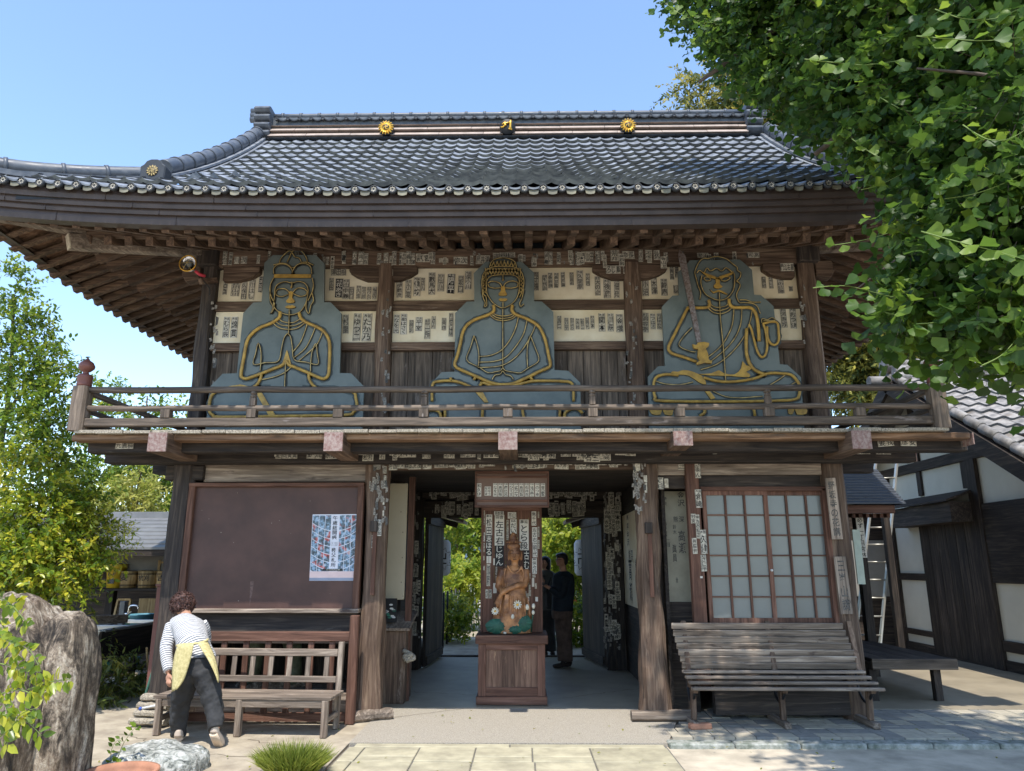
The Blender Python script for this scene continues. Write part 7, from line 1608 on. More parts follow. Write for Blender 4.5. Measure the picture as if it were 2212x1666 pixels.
BL = [(-.02, 0, 0), (.02, 0, 0), (-.014, .5, .02), (.014, .5, .02), (0, .95, -.13)]; foo = scatter_mesh('blades', BL, [(0, 1, 3, 2), (2, 3, 4)], p_, .17+.12*rng.random(n_), M['grass'], tf, tint=np.clip(rng.random(n_)*.9, 0, 1), rots=rot_from(dd, rng.normal(size=(n_, 3))+np.array([0, 0, .6]))); stuff(foo)
# garden seen through the gate
def gshrub(lab, x, y, Y, r, n_, mat, sz, tn, shape=(OVAL, OVALF), name='garden_shrub'):
    c = P(x, y, Y); t = thing(name, lab, 'shrub' if r[2] < 1.2 else 'tree', (c.x, Y, 0), group='garden greenery behind the gate'); limb(t, [(c.x, Y, 0), (c.x+.1, Y, max(.3, c.z*.6)), (c.x, Y, c.z)], .05, .015, name='stem')
    foliage('foliage', t, mat, [(tuple(c), r, n_), ((c.x+r[0]*.4, Y-.2, c.z+r[2]*.35), (r[0]*.6, r[1]*.6, r[2]*.5), n_//3)], shape, sz, per=10, tl=.34, droop=.1, shell=.3, tintb=tn)
gshrub('tall pale leaved tree seen left through the rear doorway', 985, 1155, 24, (1.5, 1.2, 1.6), 500, M['maple'], .13, .2)
gshrub('bushy bright green shrub low at the left of the rear doorway', 985, 1262, 19, (.95, .8, .5), 330, M['maple'], .11, .3)
gshrub('yellowish tree seen right through the rear doorway above the two people', 1190, 1170, 24, (1.5, 1.2, 1.5), 500, M['maple'], .13, .25)
gshrub('broad leaved bush against the right door of the rear doorway', 1240, 1210, 17, (.7, .6, 1.1), 380, M['maple'], .13, .3)
gshrub('dark shrub at the foot of the right rear door', 1258, 1345, 15.6, (.45, .4, .4), 200, M['camellia'], .09, 0)
gshrub('hidden green tree behind the carved figure', 1090, 1190, 25, (2.0, 1.2, 2.0), 500, M['maple'], .13, .1)
gshrub('low shrub behind the black rods at the left of the garden path', 968, 1335, 16.2, (.4, .5, .35), 200, M['camellia'], .08, .1)
gshrub('dark tree far at the left behind the garden', 900, 1150, 27, (3, 1.5, 2.2), 500, M['conifer'], .2, .1); gshrub('dark tree far at the right behind the garden', 1320, 1150, 27, (3, 1.5, 2.2), 500, M['conifer'], .2, .1)
hedge = foliage('hedge_mass', None, M['maple'], [((x_, 28+random.uniform(-1, 1), 1.2), (1.6, 1, 1.4), 200) for x_ in range(-7, 8, 2)], (OVAL, OVALF), .16, per=10, tl=.5, droop=.1, shell=.3, tintb=.05, twig=False) if False else None
for i in range(6):
    b = P(958+i*8.5, 1310, 15.0+i*.8); b.z = 0
    tag(MB().tube([b, b+Vector((.0, 0, 1.05))], .022, 7).build('black_stake', M['iron'], None, loc=b), '%s black stake from the door along the left of the garden path' % ['first', 'second', 'third', 'fourth', 'fifth', 'sixth'][i], 'stake', 'black stakes along the garden path')
sl = G(1004, 1362); ln_ = thing('stone_ornament', 'small grey stone bollard with a ball top beside the garden path', 'stone ornament', sl)
MB().box(sl.x-.18, sl.x+.18, sl.y-.15, sl.y+.2, 0, .34).build('base', M['kerb'], ln_, bevel=.02); MB().lathe([(.1, .34), (.14, .38), (.17, .46), (.16, .56), (.12, .62), (.05, .66), (0, .67)], sl, 16).build('ball', M['kerb'], ln_)
hr = thing('metal_handrail', 'shiny metal handrail post pair standing on the garden path left of the carved figure', 'handrail', G(1022, 1365))
for k, x_ in enumerate((1016, 1024)): b = G(x_, 1364); MB().tube([b, b+Vector((0, 0, 1.0)), b+Vector((.05, .3, 1.08))], .022, 8).build('post', M['chrome'], hr)
b = G(1036, 1358); tag(MB().tube([b, b+Vector((-.14, .1, .95))], .028, 6).build('prop', M['pale_end'], None, loc=b), 'pale wooden prop leaning by the metal handrail', 'prop')
b = P(1262, 1300, 16.5)
for k in range(3): 
    c = b+Vector((-.15+.12*k, .1*k, .02*k)); tag(MB().ell(c, (.09, .09, .06), 10, 6).build('orange_bloom', M['orange'], None, loc=c), ['leftmost orange bloom by the right rear door', 'middle orange bloom by the right rear door', 'rightmost orange bloom by the right rear door'][k], 'flower', 'orange blooms by the right rear door')
# ------------------------------------------------------------------ wash shelter on the left
ws = thing('wash_shelter', 'open wash shelter with grey board roof and shelves of pails beside the gate', 'shelter', (-5.4, 12.4, 0))
wp = lambda mb, nm, mat, bev=.004: mb.build(nm, mat, ws, bevel=bev)
e_z = zy(1187, 11.4); r_z = zy(1120, 13.0); nco = 8
for k in range(nco):
    ya, yb = 11.4+1.6*k/nco, 11.4+1.6*(k+1)/nco; za, zb = e_z+(r_z-e_z)*k/nco, e_z+(r_z-e_z)*(k+1)/nco
    wp(MB().hexa([(-9.5, ya-.015, za), (-4.02, ya-.015, za), (-4.02, yb, zb), (-9.5, yb, zb), (-9.5, ya-.015, za+.035), (-4.02, ya-.015, za+.035), (-4.02, yb, zb+.015), (-9.5, yb, zb+.015)]), 'roof_course', M['metalroof'], 0)
wp(MB().box(-9.5, -4.02, 12.98, 13.12, r_z-.02, r_z+.12), 'roof_ridge', M['metalroof']); wp(MB().box(-9.5, -4.02, 11.4, 11.46, e_z-.1, e_z-.005), 'eave_board', M['dark_x'])
wp(MB().box(-9.5, -4.02, 13.2, 13.25, 0, r_z), 'rear_wall', M['dark_x'])
wp(MB().box(-9.5, -4.1, 11.95, 12.0, e_z-.32, e_z-.02), 'wall_band', plain('dim_wall_band', (.16, .15, .13), .8))
for x_ in (-8.6, -6.7, -4.72): wp(MB().box(x_, x_+.12, 12.0, 12.12, 0, e_z+.2), 'post', M['dark_z'])
wp(MB().box(-7.8, -4.1, 11.75, 12.2, 1.19, 1.225), 'shelf', M['dark_x']); wp(MB().box(-7.6, -4.2, 11.6, 12.2, .62, .65), 'shelf', M['dark_x'])
def pail(x, Y, z, r, h, lbl, txt, tall=.18):
    t = thing('wooden_pail', lbl, 'pail', (x, Y, z), group='wooden pails on the shelter shelf')
    MB().lathe([(r*.9, 0), (r, h), (r*.93, h), (r*.84, .02), (0, .02)], (x, Y, z), 18).build('body', M['pail'], t)
    for q in (.14, .8): MB().lathe([(r*(.905+.1*q)+.003, h*q), (r*(.905+.1*q)+.006, h*q+.008), (r*(.905+.1*q)+.003, h*q+.016)], (x, Y, z), 18).build('hoop', M['bronze_dark'], t)
    if tall:
        for s_ in (-1, 1): MB().box(x+s_*r*.85-.02, x+s_*r*.85+.02, Y-.015, Y+.01, z+h*.5, z+h+tall).build('handle_stave', M['pail'], t)
        MB().box(x-r*.95, x+r*.95, Y-.012, Y+.012, z+h+tall-.05, z+h+tall-.02).build('handle', M['pail'], t)
    mb = MB(); text_on(mb, Vector((x, Y-r*1.02, z+h*.6)), Vector((1, 0, 0)), Vector((0, 0, 1)), r*1.1, h*.4, txt, 0, False); mb.build('painted_name', M['ink'], t)
for (xd, r, lbl, txt, tl_) in ((275, .14, 'pail marked with one big letter, next to the yellow bucket', '安', .0), (319, .16, 'wide wooden pail with a square board standing in it', '杭刈', .0), (355, .14, 'plain wooden pail with a single upright stave right of the square board', '吉', .17), (385, .13, 'wooden pail nearest the gate post on the shelter shelf', '沼屋', .17)):
    p = P(xd, 1268, 11.95); pail(p.x, 11.95, 1.23, r, .26, lbl, txt, tl_)
p = P(319, 1230, 12.0); tag(MB().box(p.x-.18, p.x+.18, 12.02, 12.04, 1.26, 1.69).build('square_board', M['pail'], None, bevel=.004, loc=(p.x, 12.03, 1.23)), 'pale square board standing upright in the wide wooden pail', 'board')
yb = P(248, 1268, 11.9); yk = thing('yellow_bucket', 'tall yellow plastic bucket with lid and printed front on the shelter shelf', 'bucket', (yb.x, 11.9, 1.23))
MB().lathe([(.12, 0), (.145, .33), (.15, .33), (.152, .35), (.135, .35), (0, .352)], (yb.x, 11.9, 1.23), 22).build('body', M['bucket'], yk); MB().lathe([(.153, .31), (.157, .33), (.157, .36), (.15, .37), (0, .372)], (yb.x, 11.9, 1.23), 22).build('lid', M['bucket'], yk)
mb = MB(); text_on(mb, Vector((yb.x, 11.765, 1.46)), Vector((1, 0, 0)), Vector((0, 0, 1)), .13, .1, '園', 0); mb.box(yb.x-.05, yb.x+.05, 11.762, 11.766, 1.3, 1.36); mb.build('printed_mark', M['ink_faded'], yk)
def tub(x, Y, z, r, h, mat, lbl, nm='plastic_tub'):
    t = thing(nm, lbl, 'tub', (x, Y, z)); MB().lathe([(r*.8, 0), (r, h), (r*1.05, h), (r*1.05, h-.02), (r*.96, h-.01), (r*.76, .015), (0, .015)], (x, Y, z), 22).build('body', mat, t)
    MB().tube([(x+cos(a)*r, Y-.02, z+h-sin(a)*r*.5) for a in np.linspace(0, pi, 9)], .004, 5).build('bail', M['alu'], t)
p = P(305, 1343, 11.3); tub(p.x, 11.3, .655, .17, .22, M['blueplastic'], 'light blue plastic tub behind the sink'); p = P(278, 1343, 11.4); tub(p.x, 11.45, .655, .14, .18, M['greenplastic'], 'grey green tub just left of the light blue tub')
for (u, v, lbl) in ((265, 1318, 'leaning empty wooden frame behind the faucet'), (318, 1310, 'leaning solid board behind the light blue tub')):
    p = P(u, v, 11.9); t = MB()
    if u < 300:
        for a, b in (((-.12, -.18), (-.1, .16)), ((.12, -.18), (.1, .16)), ((-.1, .16), (.1, .16)), ((-.11, -.1), (.11, -.1))): t.beam((p.x+a[0], 11.9+.1*a[1], p.z+a[1]), (p.x+b[0], 11.9+.1*b[1], p.z+b[1]), .03, .035, up=(0, -1, 0))
        nm = 'empty_picture_surround'
    else: t.box(p.x-.13, p.x+.13, 11.88, 11.9, p.z-.18, p.z+.12); nm = 'wooden_board'
    tag(t.build(nm, M['pail'], None, loc=(p.x, 11.9, .65)), lbl, 'frame' if u < 300 else 'board')
sk = thing('sink', 'long stainless sink on a dark stand between the boulder and the maroon screen', 'sink', (-5.5, 10.2, 0))
MB().box(-5.22, -5.18, 9.3, 11.1, .42, .79).build('front_panel', M['dark_y'], sk, bevel=.004)
for a in ((-5.9, -5.2, 9.3, 9.36, .76, .81), (-5.9, -5.2, 11.04, 11.1, .76, .81), (-5.26, -5.17, 9.36, 11.04, .78, .81), (-5.92, -5.84, 9.36, 11.04, .78, .81), (-5.84, -5.26, 9.36, 11.04, .6, .62), (-5.84, -5.26, 10.2, 10.26, .62, .80)): MB().box(*a).build('basin_part', M['stainless'], sk, bevel=.004)
MB().beam((-5.62, 9.25, .93), (-5.25, 9.95, .9), .1, .1).build('ledge', M['grey_y'], sk)
for Y_ in (9.35, 10.2, 11.0): MB().box(-5.26, -5.2, Y_, Y_+.06, 0, .45).build('leg', M['dark_z'], sk)
MB().box(-5.85, -5.2, 9.3, 11.1, .22, .25).build('lower_shelf', M['grey_y'], sk)
fa = P(262, 1345, 10.3); fc = thing('faucet', 'square standpipe with chrome tap rising behind the sink', 'faucet', (fa.x, 10.3, .62))
ftz = zy(1300, 10.3); MB().box(fa.x-.035, fa.x+.035, 10.27, 10.34, .62, ftz).build('standpipe', M['metalroof'], fc, bevel=.005)
fz_ = ftz-.16; MB().tube([(fa.x+.03, 10.28, fz_), (fa.x+.12, 10.26, fz_)], .014, 8).build('tap_body', M['chrome'], fc); MB().tube(smooth_pts([(fa.x+.1, 10.26, fz_), (fa.x+.11, 10.26, fz_+.09), (fa.x+.16, 10.25, fz_+.11), (fa.x+.23, 10.24, fz_+.1), (fa.x+.24, 10.24, fz_+.06)], 4), .01, 8).build('spout', M['chrome'], fc); MB().beam((fa.x+.07, 10.25, fz_-.02), (fa.x+.15, 10.25, fz_+.03), .012, .012).build('tap_handle', M['chrome'], fc)
for i, (u, v, Yq, r, mk, lb) in enumerate([(290, 1440, 10.2, .09, 'whiteplastic', 'white bowl on the shelf under the sink'), (300, 1420, 10.6, .08, 'blueplastic', 'small blue tray on the shelf under the sink'), (275, 1450, 9.9, .12, 'greenplastic', 'dark green watering can body under the sink'), (318, 1415, 10.8, .07, 'whiteplastic', 'white cup at the right end of the shelf under the sink')]):
    z_ = .25; x_ = -5.45+.06*i; tag(MB().lathe([(r*.6, 0), (r, .1+.04*(i == 2)), (r*.92, .1+.04*(i == 2)), (r*.5, .02)], (x_, Yq, z_), 14).build(['bowl', 'tray', 'watering_can', 'cup'][i], M[mk], None, loc=(x_, Yq, z_)), lb, ['bowl', 'tray', 'watering can', 'cup'][i])
tag(MB().tube([G(322, 1490), P(317, 1400, 9.6)], .014, 6).build('prop_stick', M['pail'], None, loc=G(322, 1490)), 'short pale stick standing in front of the sink shelf', 'stick')
fr_ = thing('fern_clump', 'clump of pale ferns along the ground under the sink', 'fern', (-5.0, 9.5, 0))
foliage('foliage', fr_, M['spotted'], [((-4.98, 9.2, .12), (.22, .5, .16), 60), ((-5.05, 9.9, .1), (.2, .5, .14), 50), ((-5.1, 9.2, .42), (.15, .3, .12), 26)], (LANCE, LANCEF), .11, per=14, tl=.34, droop=.5, shell=.2, tintb=.1)
fr2 = thing('bamboo_grass', 'dry narrow leaved stalks behind the huge boulder', 'plant', (-5.9, 9.2, 0))
foliage('foliage', fr2, M['spotted'], [((-5.75, 9.0, 1.05), (.3, .3, .3), 40), ((-5.7, 9.0, .6), (.3, .3, .4), 40)], (LANCE, LANCEF), .14, per=8, tl=.4, droop=.4, tintb=-.05)
nd = thing('nandina', 'yellow green nandina branch arching toward the shelter roof', 'shrub', (-5.9, 8.6, 0))
limb(nd, [(-5.95, 8.6, 0), (-5.9, 8.6, 1.3), (-5.7, 8.6, 1.75)], .018, .006, name='stem')
foliage('foliage', nd, M['camellia'], [B_(215, 1140, 8.5, (.28, .2, .1), 60), B_(185, 1170, 8.4, (.3, .25, .2), 90), B_(232, 1185, 8.5, (.22, .2, .05), 30)], (LANCE, LANCEF), .06, per=12, tl=.3, droop=.05, tintb=.42, shell=.2)

# ------------------------------------------------------------------ white walled building on the right
WX = 7.45
rb = thing('white_walled_building', 'white plastered building with black timbers and grey tiled roof on the far right', 'building', (9.5, 14, 0))
rp_ = lambda mb, nm, mat, bev=0, lab=None: (lambda o: o)(mb.build(nm, mat, rb, bevel=bev))
RYr, RZr = 13.45, 5.12; slope = .60; y_f = 9.2
zroof = lambda Y: RZr-.12-abs(RYr-Y)*slope
rp_(MB().add([(WX, 10.2, 0), (WX, 17, 0), (WX, 17, zroof(17)-.1), (WX, RYr, zroof(RYr)-.1), (WX, 10.2, zroof(10.2)-.1), (WX+.15, 10.2, 0), (WX+.15, 17, 0), (WX+.15, 17, zroof(17)-.1), (WX+.15, RYr, zroof(RYr)-.1), (WX+.15, 10.2, zroof(10.2)-.1)], [(4, 3, 2, 1, 0), (5, 6, 7, 8, 9), (0, 5, 9, 4), (1, 2, 7, 6), (0, 1, 6, 5)]), 'gable_wall', M['plaster2'])
rp_(MB().box(WX, 13, 10.1, 10.25, 0, zroof(10.2)-.1), 'front_wall', M['plaster2']); rp_(MB().box(WX, 13, 16.9, 17, 0, 3), 'rear_wall', M['plaster2'])
def wpt(u, v): return PXp(*zd('N', u, v), WX)
def vert(u0, v0, u1, v1, w, name='timber_post', dx=.05, mat='black_wood'):
    a, b = wpt(u0, v0), wpt(u1, v1); Y_ = (a.y+b.y)/2
    rp_(MB().box(WX-dx, WX+.01, Y_-w/2, Y_+w/2, min(a.z, b.z), max(a.z, b.z)), name, M['dark_z'], .004)
def horz(z0, z1, Y0, Y1, dx=.045, name='timber_beam'): rp_(MB().box(WX-dx, WX+.01, Y0, Y1, z0, z1), name, M['dark_y'], .004)
b1 = wpt(575, 250); b0 = wpt(575, 195); horz(b1.z, b0.z, 10.2, 16.5, .06)
m1 = wpt(1110, 430).z; m0 = wpt(1110, 390).z
bz = wpt(1080, 1225); horz(bz.z-.06, bz.z+.1, 10.2, 12.0, .05)
Yd0, Yd1 = wpt(960, 800).y, wpt(610, 800).y
for (u, v, w) in ((330, 230, .16), (560, 150, .18), (580, 300, .14), (830, 250, .16), (865, 95, .14)): 
    q = wpt(u, v); rp_(MB().box(WX-.04, WX+.01, q.y-w/2, q.y+w/2, b1.z-.45 if v > 200 else b0.z, b1.z if v > 200 else zroof(q.y)-.12), 'timber_post', M['dark_z'], .003)
rp_(MB().box(WX-.07, WX+.01, Yd0-.12, Yd0+.14, 0, b1.z), 'timber_post', M['dark_z'], .005)
rp_(MB().box(WX-.03, WX+.01, Yd0+.14, Yd1, 0, wpt(700, 470).z), 'door_recess', plain('dark_doorway_board', (.02, .018, .017), .7), 0)
for k in range(6):
    a = Yd0+.16+(Yd1-Yd0-.2)*k/6; rp_(MB().box(WX-.045, WX-.03, a, a+(Yd1-Yd0-.2)/6-.012, .05, wpt(700, 480).z), 'door_board', M['dark_z'])
hd = [wpt(478, 380), wpt(845, 318)]; hz = wpt(700, 400).z
rp_(MB().hexa([(WX-.5, hd[1].y-.15, hz-.12), (WX, hd[1].y-.15, hz+.05), (WX, hd[0].y, hz+.05), (WX-.5, hd[0].y, hz-.12), (WX-.5, hd[1].y-.15, hz-.09), (WX, hd[1].y-.15, hz+.09), (WX, hd[0].y, hz+.09), (WX-.5, hd[0].y, hz-.09)]), 'door_hood', M['dark_y'])
rp_(MB().box(WX-.42, WX, hd[1].y-.1, hd[0].y-.05, hz-.45, hz-.12), 'hood_box', M['dark_y'])
Ya, Yb_ = wpt(630, 650).y, wpt(450, 650).y
for (v0, v1) in ((812, 850), (1120, 1150)): q = wpt(560, (v0+v1)/2); rp_(MB().box(WX-.04, WX+.01, Ya, Yb_+.3, wpt(560, v1).z, wpt(560, v0).z), 'timber_beam', M['dark_y'], .003)
rp_(MB().box(WX-.05, WX+.01, Yb_, Yb_+.35, 0, b1.z), 'timber_post', M['dark_z'])
q0, q1 = wpt(870, 640), wpt(1105, 640)
rp_(MB().box(WX-.05, WX+.01, 10.2, Yd0-.1, wpt(1000, 865).z, wpt(980, 420).z), 'weather_board', M['dark_y'], .003)
rp_(MB().box(WX-.03, WX+.0, 10.2, wpt(1110, 600).y+.0, wpt(1110, 865).z, wpt(1110, 430).z), 'wall_panel', M['plaster2'])
rp_(MB().box(WX-.04, WX+.01, 10.2, 16.5, 0, .16), 'sill_beam', M['dark_y'])
# roof: pan tiles one by one in front, rolls along the verge and ridge
L0 = WX-.62; prs = MB()
tw2, te2 = .29, .33; tmb2 = MB(); fv = []
f2 = lambda u: .022*cos(2*pi*u)
for t_, lf in ((0, .045), (1, 0)):
    for i in range(9): fv.append((-tw2/2+tw2*1.02*i/8, t_*(te2+.05), f2(i/8)+lf))
tmb2.add(fv, [(i, i+1, 10+i, 9+i) for i in range(8)], 0, True); tmb2.add(fv[:9]+[(v[0], v[1], v[2]-.035) for v in fv[:9]], [(9+i, 10+i, i+1, i) for i in range(8)], 1, True)
tme2 = tmb2.mesh('roof_tile', [M['tile_grey'], M['tile_dark']]); ang2 = math.atan(slope)
for r_ in range(15):
    for c_ in range(17):
        Y_ = RYr-.1-(r_+1)*te2*cos(ang2); inst('roof_tile', tme2, rb, (L0+.28+c_*tw2, Y_, zroof(Y_)+.06+random.uniform(-.004, .004)), (ang2+random.uniform(-.01, .01), random.uniform(-.02, .02), 0))
rp_(MB().hexa([(L0+.05, 8.6, zroof(8.6)-.06), (13, 8.6, zroof(8.6)-.06), (13, RYr, zroof(RYr)-.06), (L0+.05, RYr, zroof(RYr)-.06), (L0+.05, 8.6, zroof(8.6)+.02), (13, 8.6, zroof(8.6)+.02), (13, RYr, zroof(RYr)+.02), (L0+.05, RYr, zroof(RYr)+.02)]), 'roof_deck', M['dark_y'])
rp_(MB().hexa([(L0+.05, RYr, zroof(RYr)-.06), (13, RYr, zroof(RYr)-.06), (13, 17.6, zroof(17.6)-.06), (L0+.05, 17.6, zroof(17.6)-.06), (L0+.05, RYr, zroof(RYr)+.02), (13, RYr, zroof(RYr)+.02), (13, 17.6, zroof(17.6)+.02), (L0+.05, 17.6, zroof(17.6)+.02)]), 'roof_deck', M['tile_grey'])
rp_(MB().beam((L0+.03, 8.6, zroof(8.6)-.14), (L0+.03, RYr, zroof(RYr)-.14), .06, .24), 'barge_board', M['dark_y']); rp_(MB().beam((L0+.03, RYr, zroof(RYr)-.14), (L0+.03, 17.4, zroof(17.4)-.14), .06, .24), 'barge_board', M['dark_y'])
for k in range(15):
    a = 8.65+k*.325; b = a+.33; rp_(MB().tube([(L0+.1, a, zroof(a)+.12), (L0+.1, b, zroof(b)+.1)], .075, 10), 'verge_roll', M['tile_grey'])
for q in range(4): rp_(MB().box(L0+.2, 12.5, RYr-.16+q*.015, RYr+.16-q*.015, RZr-.08+q*.055, RZr-.035+q*.055), 'ridge_course', M['tile_grey'], .006)
rp_(MB().tube([(L0+.12, RYr, RZr+.17), (12.5, RYr, RZr+.17)], .085, 12), 'ridge_cap', M['tile_grey'])
for k in range(14): x_ = L0+.65+k*.4; rp_(MB().tube([(x_-.03, RYr, RZr+.17), (x_+.03, RYr, RZr+.17)], .105, 12), 'ridge_band', M['tile_grey'])
rp_(MB().tube([(L0-.02, RYr-.05, RZr+.13), (L0+.25, RYr-.05, RZr+.13)], .15, 14).tube([(L0+.05, RYr-.28, RZr-.02), (L0+.25, RYr-.28, RZr-.02)], .09, 12).tube([(L0+.05, RYr+.2, RZr-.02), (L0+.25, RYr+.2, RZr-.02)], .09, 12).tube([(L0-.02, RYr-.38, RZr-.16), (L0+.3, RYr-.38, RZr-.16)], .07, 10), 'ridge_end_scroll', M['tile_grey'])
rp_(MB().tube([(L0-.35, RYr-.12, RZr-.2), (L0+.1, RYr-.12, RZr-.2)], .1, 12), 'ridge_end_roll', M['tile_grey'])
rp_(MB().box(L0+.1, WX, 9.7, 9.9, zroof(9.8)-.34, zroof(9.8)-.12), 'purlin_end', M['dark_x'], .01)

# small slate roofed shelter between the two buildings
sr = thing('small_slate_roof', 'small dark slate hipped roof on posts between the gate and the white building', 'roof', (4.9, 11.6, 0))
ez, az = zy(1090, 11), zy(1016, 11.9); xr_, xl_ = xx(1955, 1088, 11), 3.9; xa = xx(1893, 1017, 11.9)
nc = 13
for k in range(nc):
    t0, t1 = k/nc, (k+1)/nc; ya, yb2 = 11+.9*t0, 11+.9*t1; za, zb = ez+(az-ez)*t0, ez+(az-ez)*t1; xa0, xa1 = xr_+(xa-xr_)*t0, xr_+(xa-xr_)*t1
    MB().hexa([(xl_, ya-.02, za), (xa0, ya-.02, za), (xa1, yb2, zb), (xl_, yb2, zb), (xl_, ya-.02, za+.022), (xa0, ya-.02, za+.022), (xa1, yb2, zb+.008), (xl_, yb2, zb+.008)]).build('slate_course', M['slateroof'], sr)
MB().add([(xr_, 11, ez), (xr_, 12.8, ez), (xa, 11.9, az)], [(0, 1, 2)]).build('roof_side', M['slateroof'], sr)
MB().add([(xl_, 12.8, ez), (xr_, 12.8, ez), (xa, 11.9, az), (xl_, 11.9, az)], [(3, 2, 1, 0)]).build('roof_back', M['slateroof'], sr)
MB().box(xl_, xr_-.12, 11.08, 11.14, ez-.13, ez-.01).build('fascia', M['redwood_x'], sr); MB().box(xl_, xr_-.3, 11.1, 12.7, ez-.02, ez-.005).build('ceiling', M['dark_x'], sr)
for k in range(6): x_ = xx(1840+k*15, 1100, 11.2); MB().beam((x_, 11.16, ez-.16), (x_, 12.4, ez-.08), .05, .06).build('rafter', M['redwood_z'], sr)
pxx = xx(1866, 1200, 11.4); MB().box(pxx-.07, pxx+.05, 11.4, 11.52, 0, ez-.1).build('post', M['dark_z'], sr); MB().box(xx(1925, 1200, 12.4)-.05, xx(1925, 1200, 12.4)+.05, 12.4, 12.5, 0, ez-.05).build('post', M['dark_z'], sr)
mb = MB(); MB().box(pxx-.065, pxx+.045, 11.385, 11.4, zy(1205, 11.4), zy(1118, 11.4)).build('name_strip', M['paper_white'], sr); text_on(mb, Vector((pxx-.01, 11.383, (zy(1205, 11.4)+zy(1118, 11.4))/2)), Vector((1, 0, 0)), Vector((0, 0, 1)), .09, zy(1118, 11.4)-zy(1205, 11.4), '必ず一丁目宮林', 0); mb.build('painted_name', M['ink'], sr)
# low wall with pale panel behind the ladder
gw = thing('grey_panel_wall', 'dim wall with a pale grey upper panel behind the ladder', 'wall', (7, 15.4, 0))
MB().box(5.2, 7.45, 15.4, 15.5, 0, 2.6).build('dark_wall', M['dark_x'], gw); MB().box(xx(1846, 1230, 15.35), xx(1936, 1230, 15.35), 15.36, 15.4, zy(1288, 15.35), zy(1168, 15.35)).build('panel', plain('grey_panel', (.3, .29, .27), .7, var=.05), gw)
MB().box(3.6, 5.2, 13.0, 13.1, 0, 2.9).build('dark_wall', M['dark_x'], gw)
# ladder
ld = thing('ladder', 'long aluminium ladder leaning up past the small slate roof', 'ladder', G(1874, 1432))
ax = Vector((1, 0, 0)); lb = P(1868, 1432, 12.6); lb.z = 0; lt_ = P(1916, 985, 13.2); wv = Vector((.36, -.12, 0))
for s_ in (-.5, .5): MB().beam(lb+wv*s_, lt_+wv*s_*.9, .03, .07, up=(0, -1, 0)).build('side_rail', M['alu'], ld, bevel=.003)
for k in range(12): q = lb.lerp(lt_, (k+.6)/12); MB().tube([q-wv*.5, q+wv*.5], .014, 6).build('rung', M['alu'], ld)

# ------------------------------------------------------------------ people
ZM['V'] = (2100, 2100, 2.563)
def col_len(o, segs, fallback=2):
    """write the distance along the nearest limb or trunk line, so the woven stripes run round it"""
    me = o.data; at = me.attributes.new('len', 'FLOAT', 'POINT'); out = []
    off = wloc(o.parent)+o.location if o.parent else o.location
    for v in me.vertices:
        p = v.co+off; best = None
        for a, b, L_, w_ in segs:
            ab = b-a; t = max(-.3, min(1.3, (p-a).dot(ab)/ab.length_squared)); tt = max(0, min(1, t)); dd = (p-(a+ab*tt)).length/w_
            if best is None or dd < best[0]: best = (dd, L_+t*ab.length)
        out.append(best[1])
    at.data.foreach_set('value', out)
def e(u, v, Y): return zp('E', u, v, Y)
wm = thing('person', 'curly haired person in striped top and pale yellow apron bending over the worn bench', 'person', (-3.05, 7.2, 0))
mb = MB(); Rt = Matrix.Rotation(radians(-42), 3, 'X')
hd_ = e(308, 262, 7.62)
# body: one continuous surface
mb.ell(hd_, (.082, .1, .105)); mb.tube([hd_, e(335, 360, 7.55), e(350, 400, 7.5)], [.05, .052, .06], 10)
tors = [(e(345, 385, 7.55), .075, .06), (e(345, 425, 7.5), .15, .085), (e(362, 490, 7.42), .165, .105), (e(385, 560, 7.33), .15, .11), (e(405, 630, 7.24), .15, .11), (e(432, 720, 7.18), .16, .11), (e(440, 800, 7.15), .16, .11), (e(438, 880, 7.15), .145, .11)]
mb.loft([(c, a, b, Rt) for c, a, b in tors[:5]]+[(c, a, b) for c, a, b in tors[5:]], 18)
la = [e(212, 455, 7.47), e(150, 680, 7.32), e(172, 905, 7.17)]; ra = [e(478, 440, 7.5), e(520, 560, 7.56), Vector((e(480, 700, 7.6).x, 7.74, .44))]
LL = [e(365, 880, 7.12), e(285, 1200, 7.27), e(262, 1500, 7.36)]; RL = [e(505, 880, 7.12), e(592, 1190, 7.12), e(622, 1440, 7.02)]
for q, r in ((la, [.04, .038, .028]), (ra, [.04, .038, .028]), (LL, [.095, .062, .042]), (RL, [.095, .062, .042])): mb.tube(smooth_pts(q, 4), [r[0]+(r[2]-r[0])*i/8 for i in range(9)], 12)
hb = e(172, 905, 7.17); mb.ell(e(172, 955, 7.15), (.03, .022, .04))
for k, (du, dv) in enumerate(((-22, 62), (-8, 78), (8, 80), (22, 70))): mb.tube([e(165+k*6, 965, 7.14), e(165+du*.6+k*5, 985+dv*.3, 7.12), e(175+du*.5+k*8, 965+dv, 7.14)], [.011, .0095, .0075], 7)
mb.tube([e(190, 935, 7.14), e(205, 970, 7.1), e(200, 1000, 7.1)], [.012, .01, .008], 7)
hr_ = Vector(ra[2]); mb.ell(hr_+Vector((0, .04, -.03)), (.03, .045, .022))
for k in range(4): mb.tube([hr_+Vector((-.02+.014*k, .06, -.06)), hr_+Vector((-.022+.016*k, .11, -.075)), hr_+Vector((-.022+.016*k, .135, -.1))], [.01, .009, .007], 7)
mb.tube([hr_+Vector((-.025, .04, -.05)), hr_+Vector((-.055, .075, -.07))], [.011, .008], 7)
for s_ in (-1, 1): mb.ell(hd_+Vector((s_*.083, .01, -.005)), (.012, .022, .03))
mb.ell(hd_+Vector((0, .098, -.02)), (.013, .02, .02))
blob('body', mb, M['skin'], wm, voxel=.009, smooth=3)
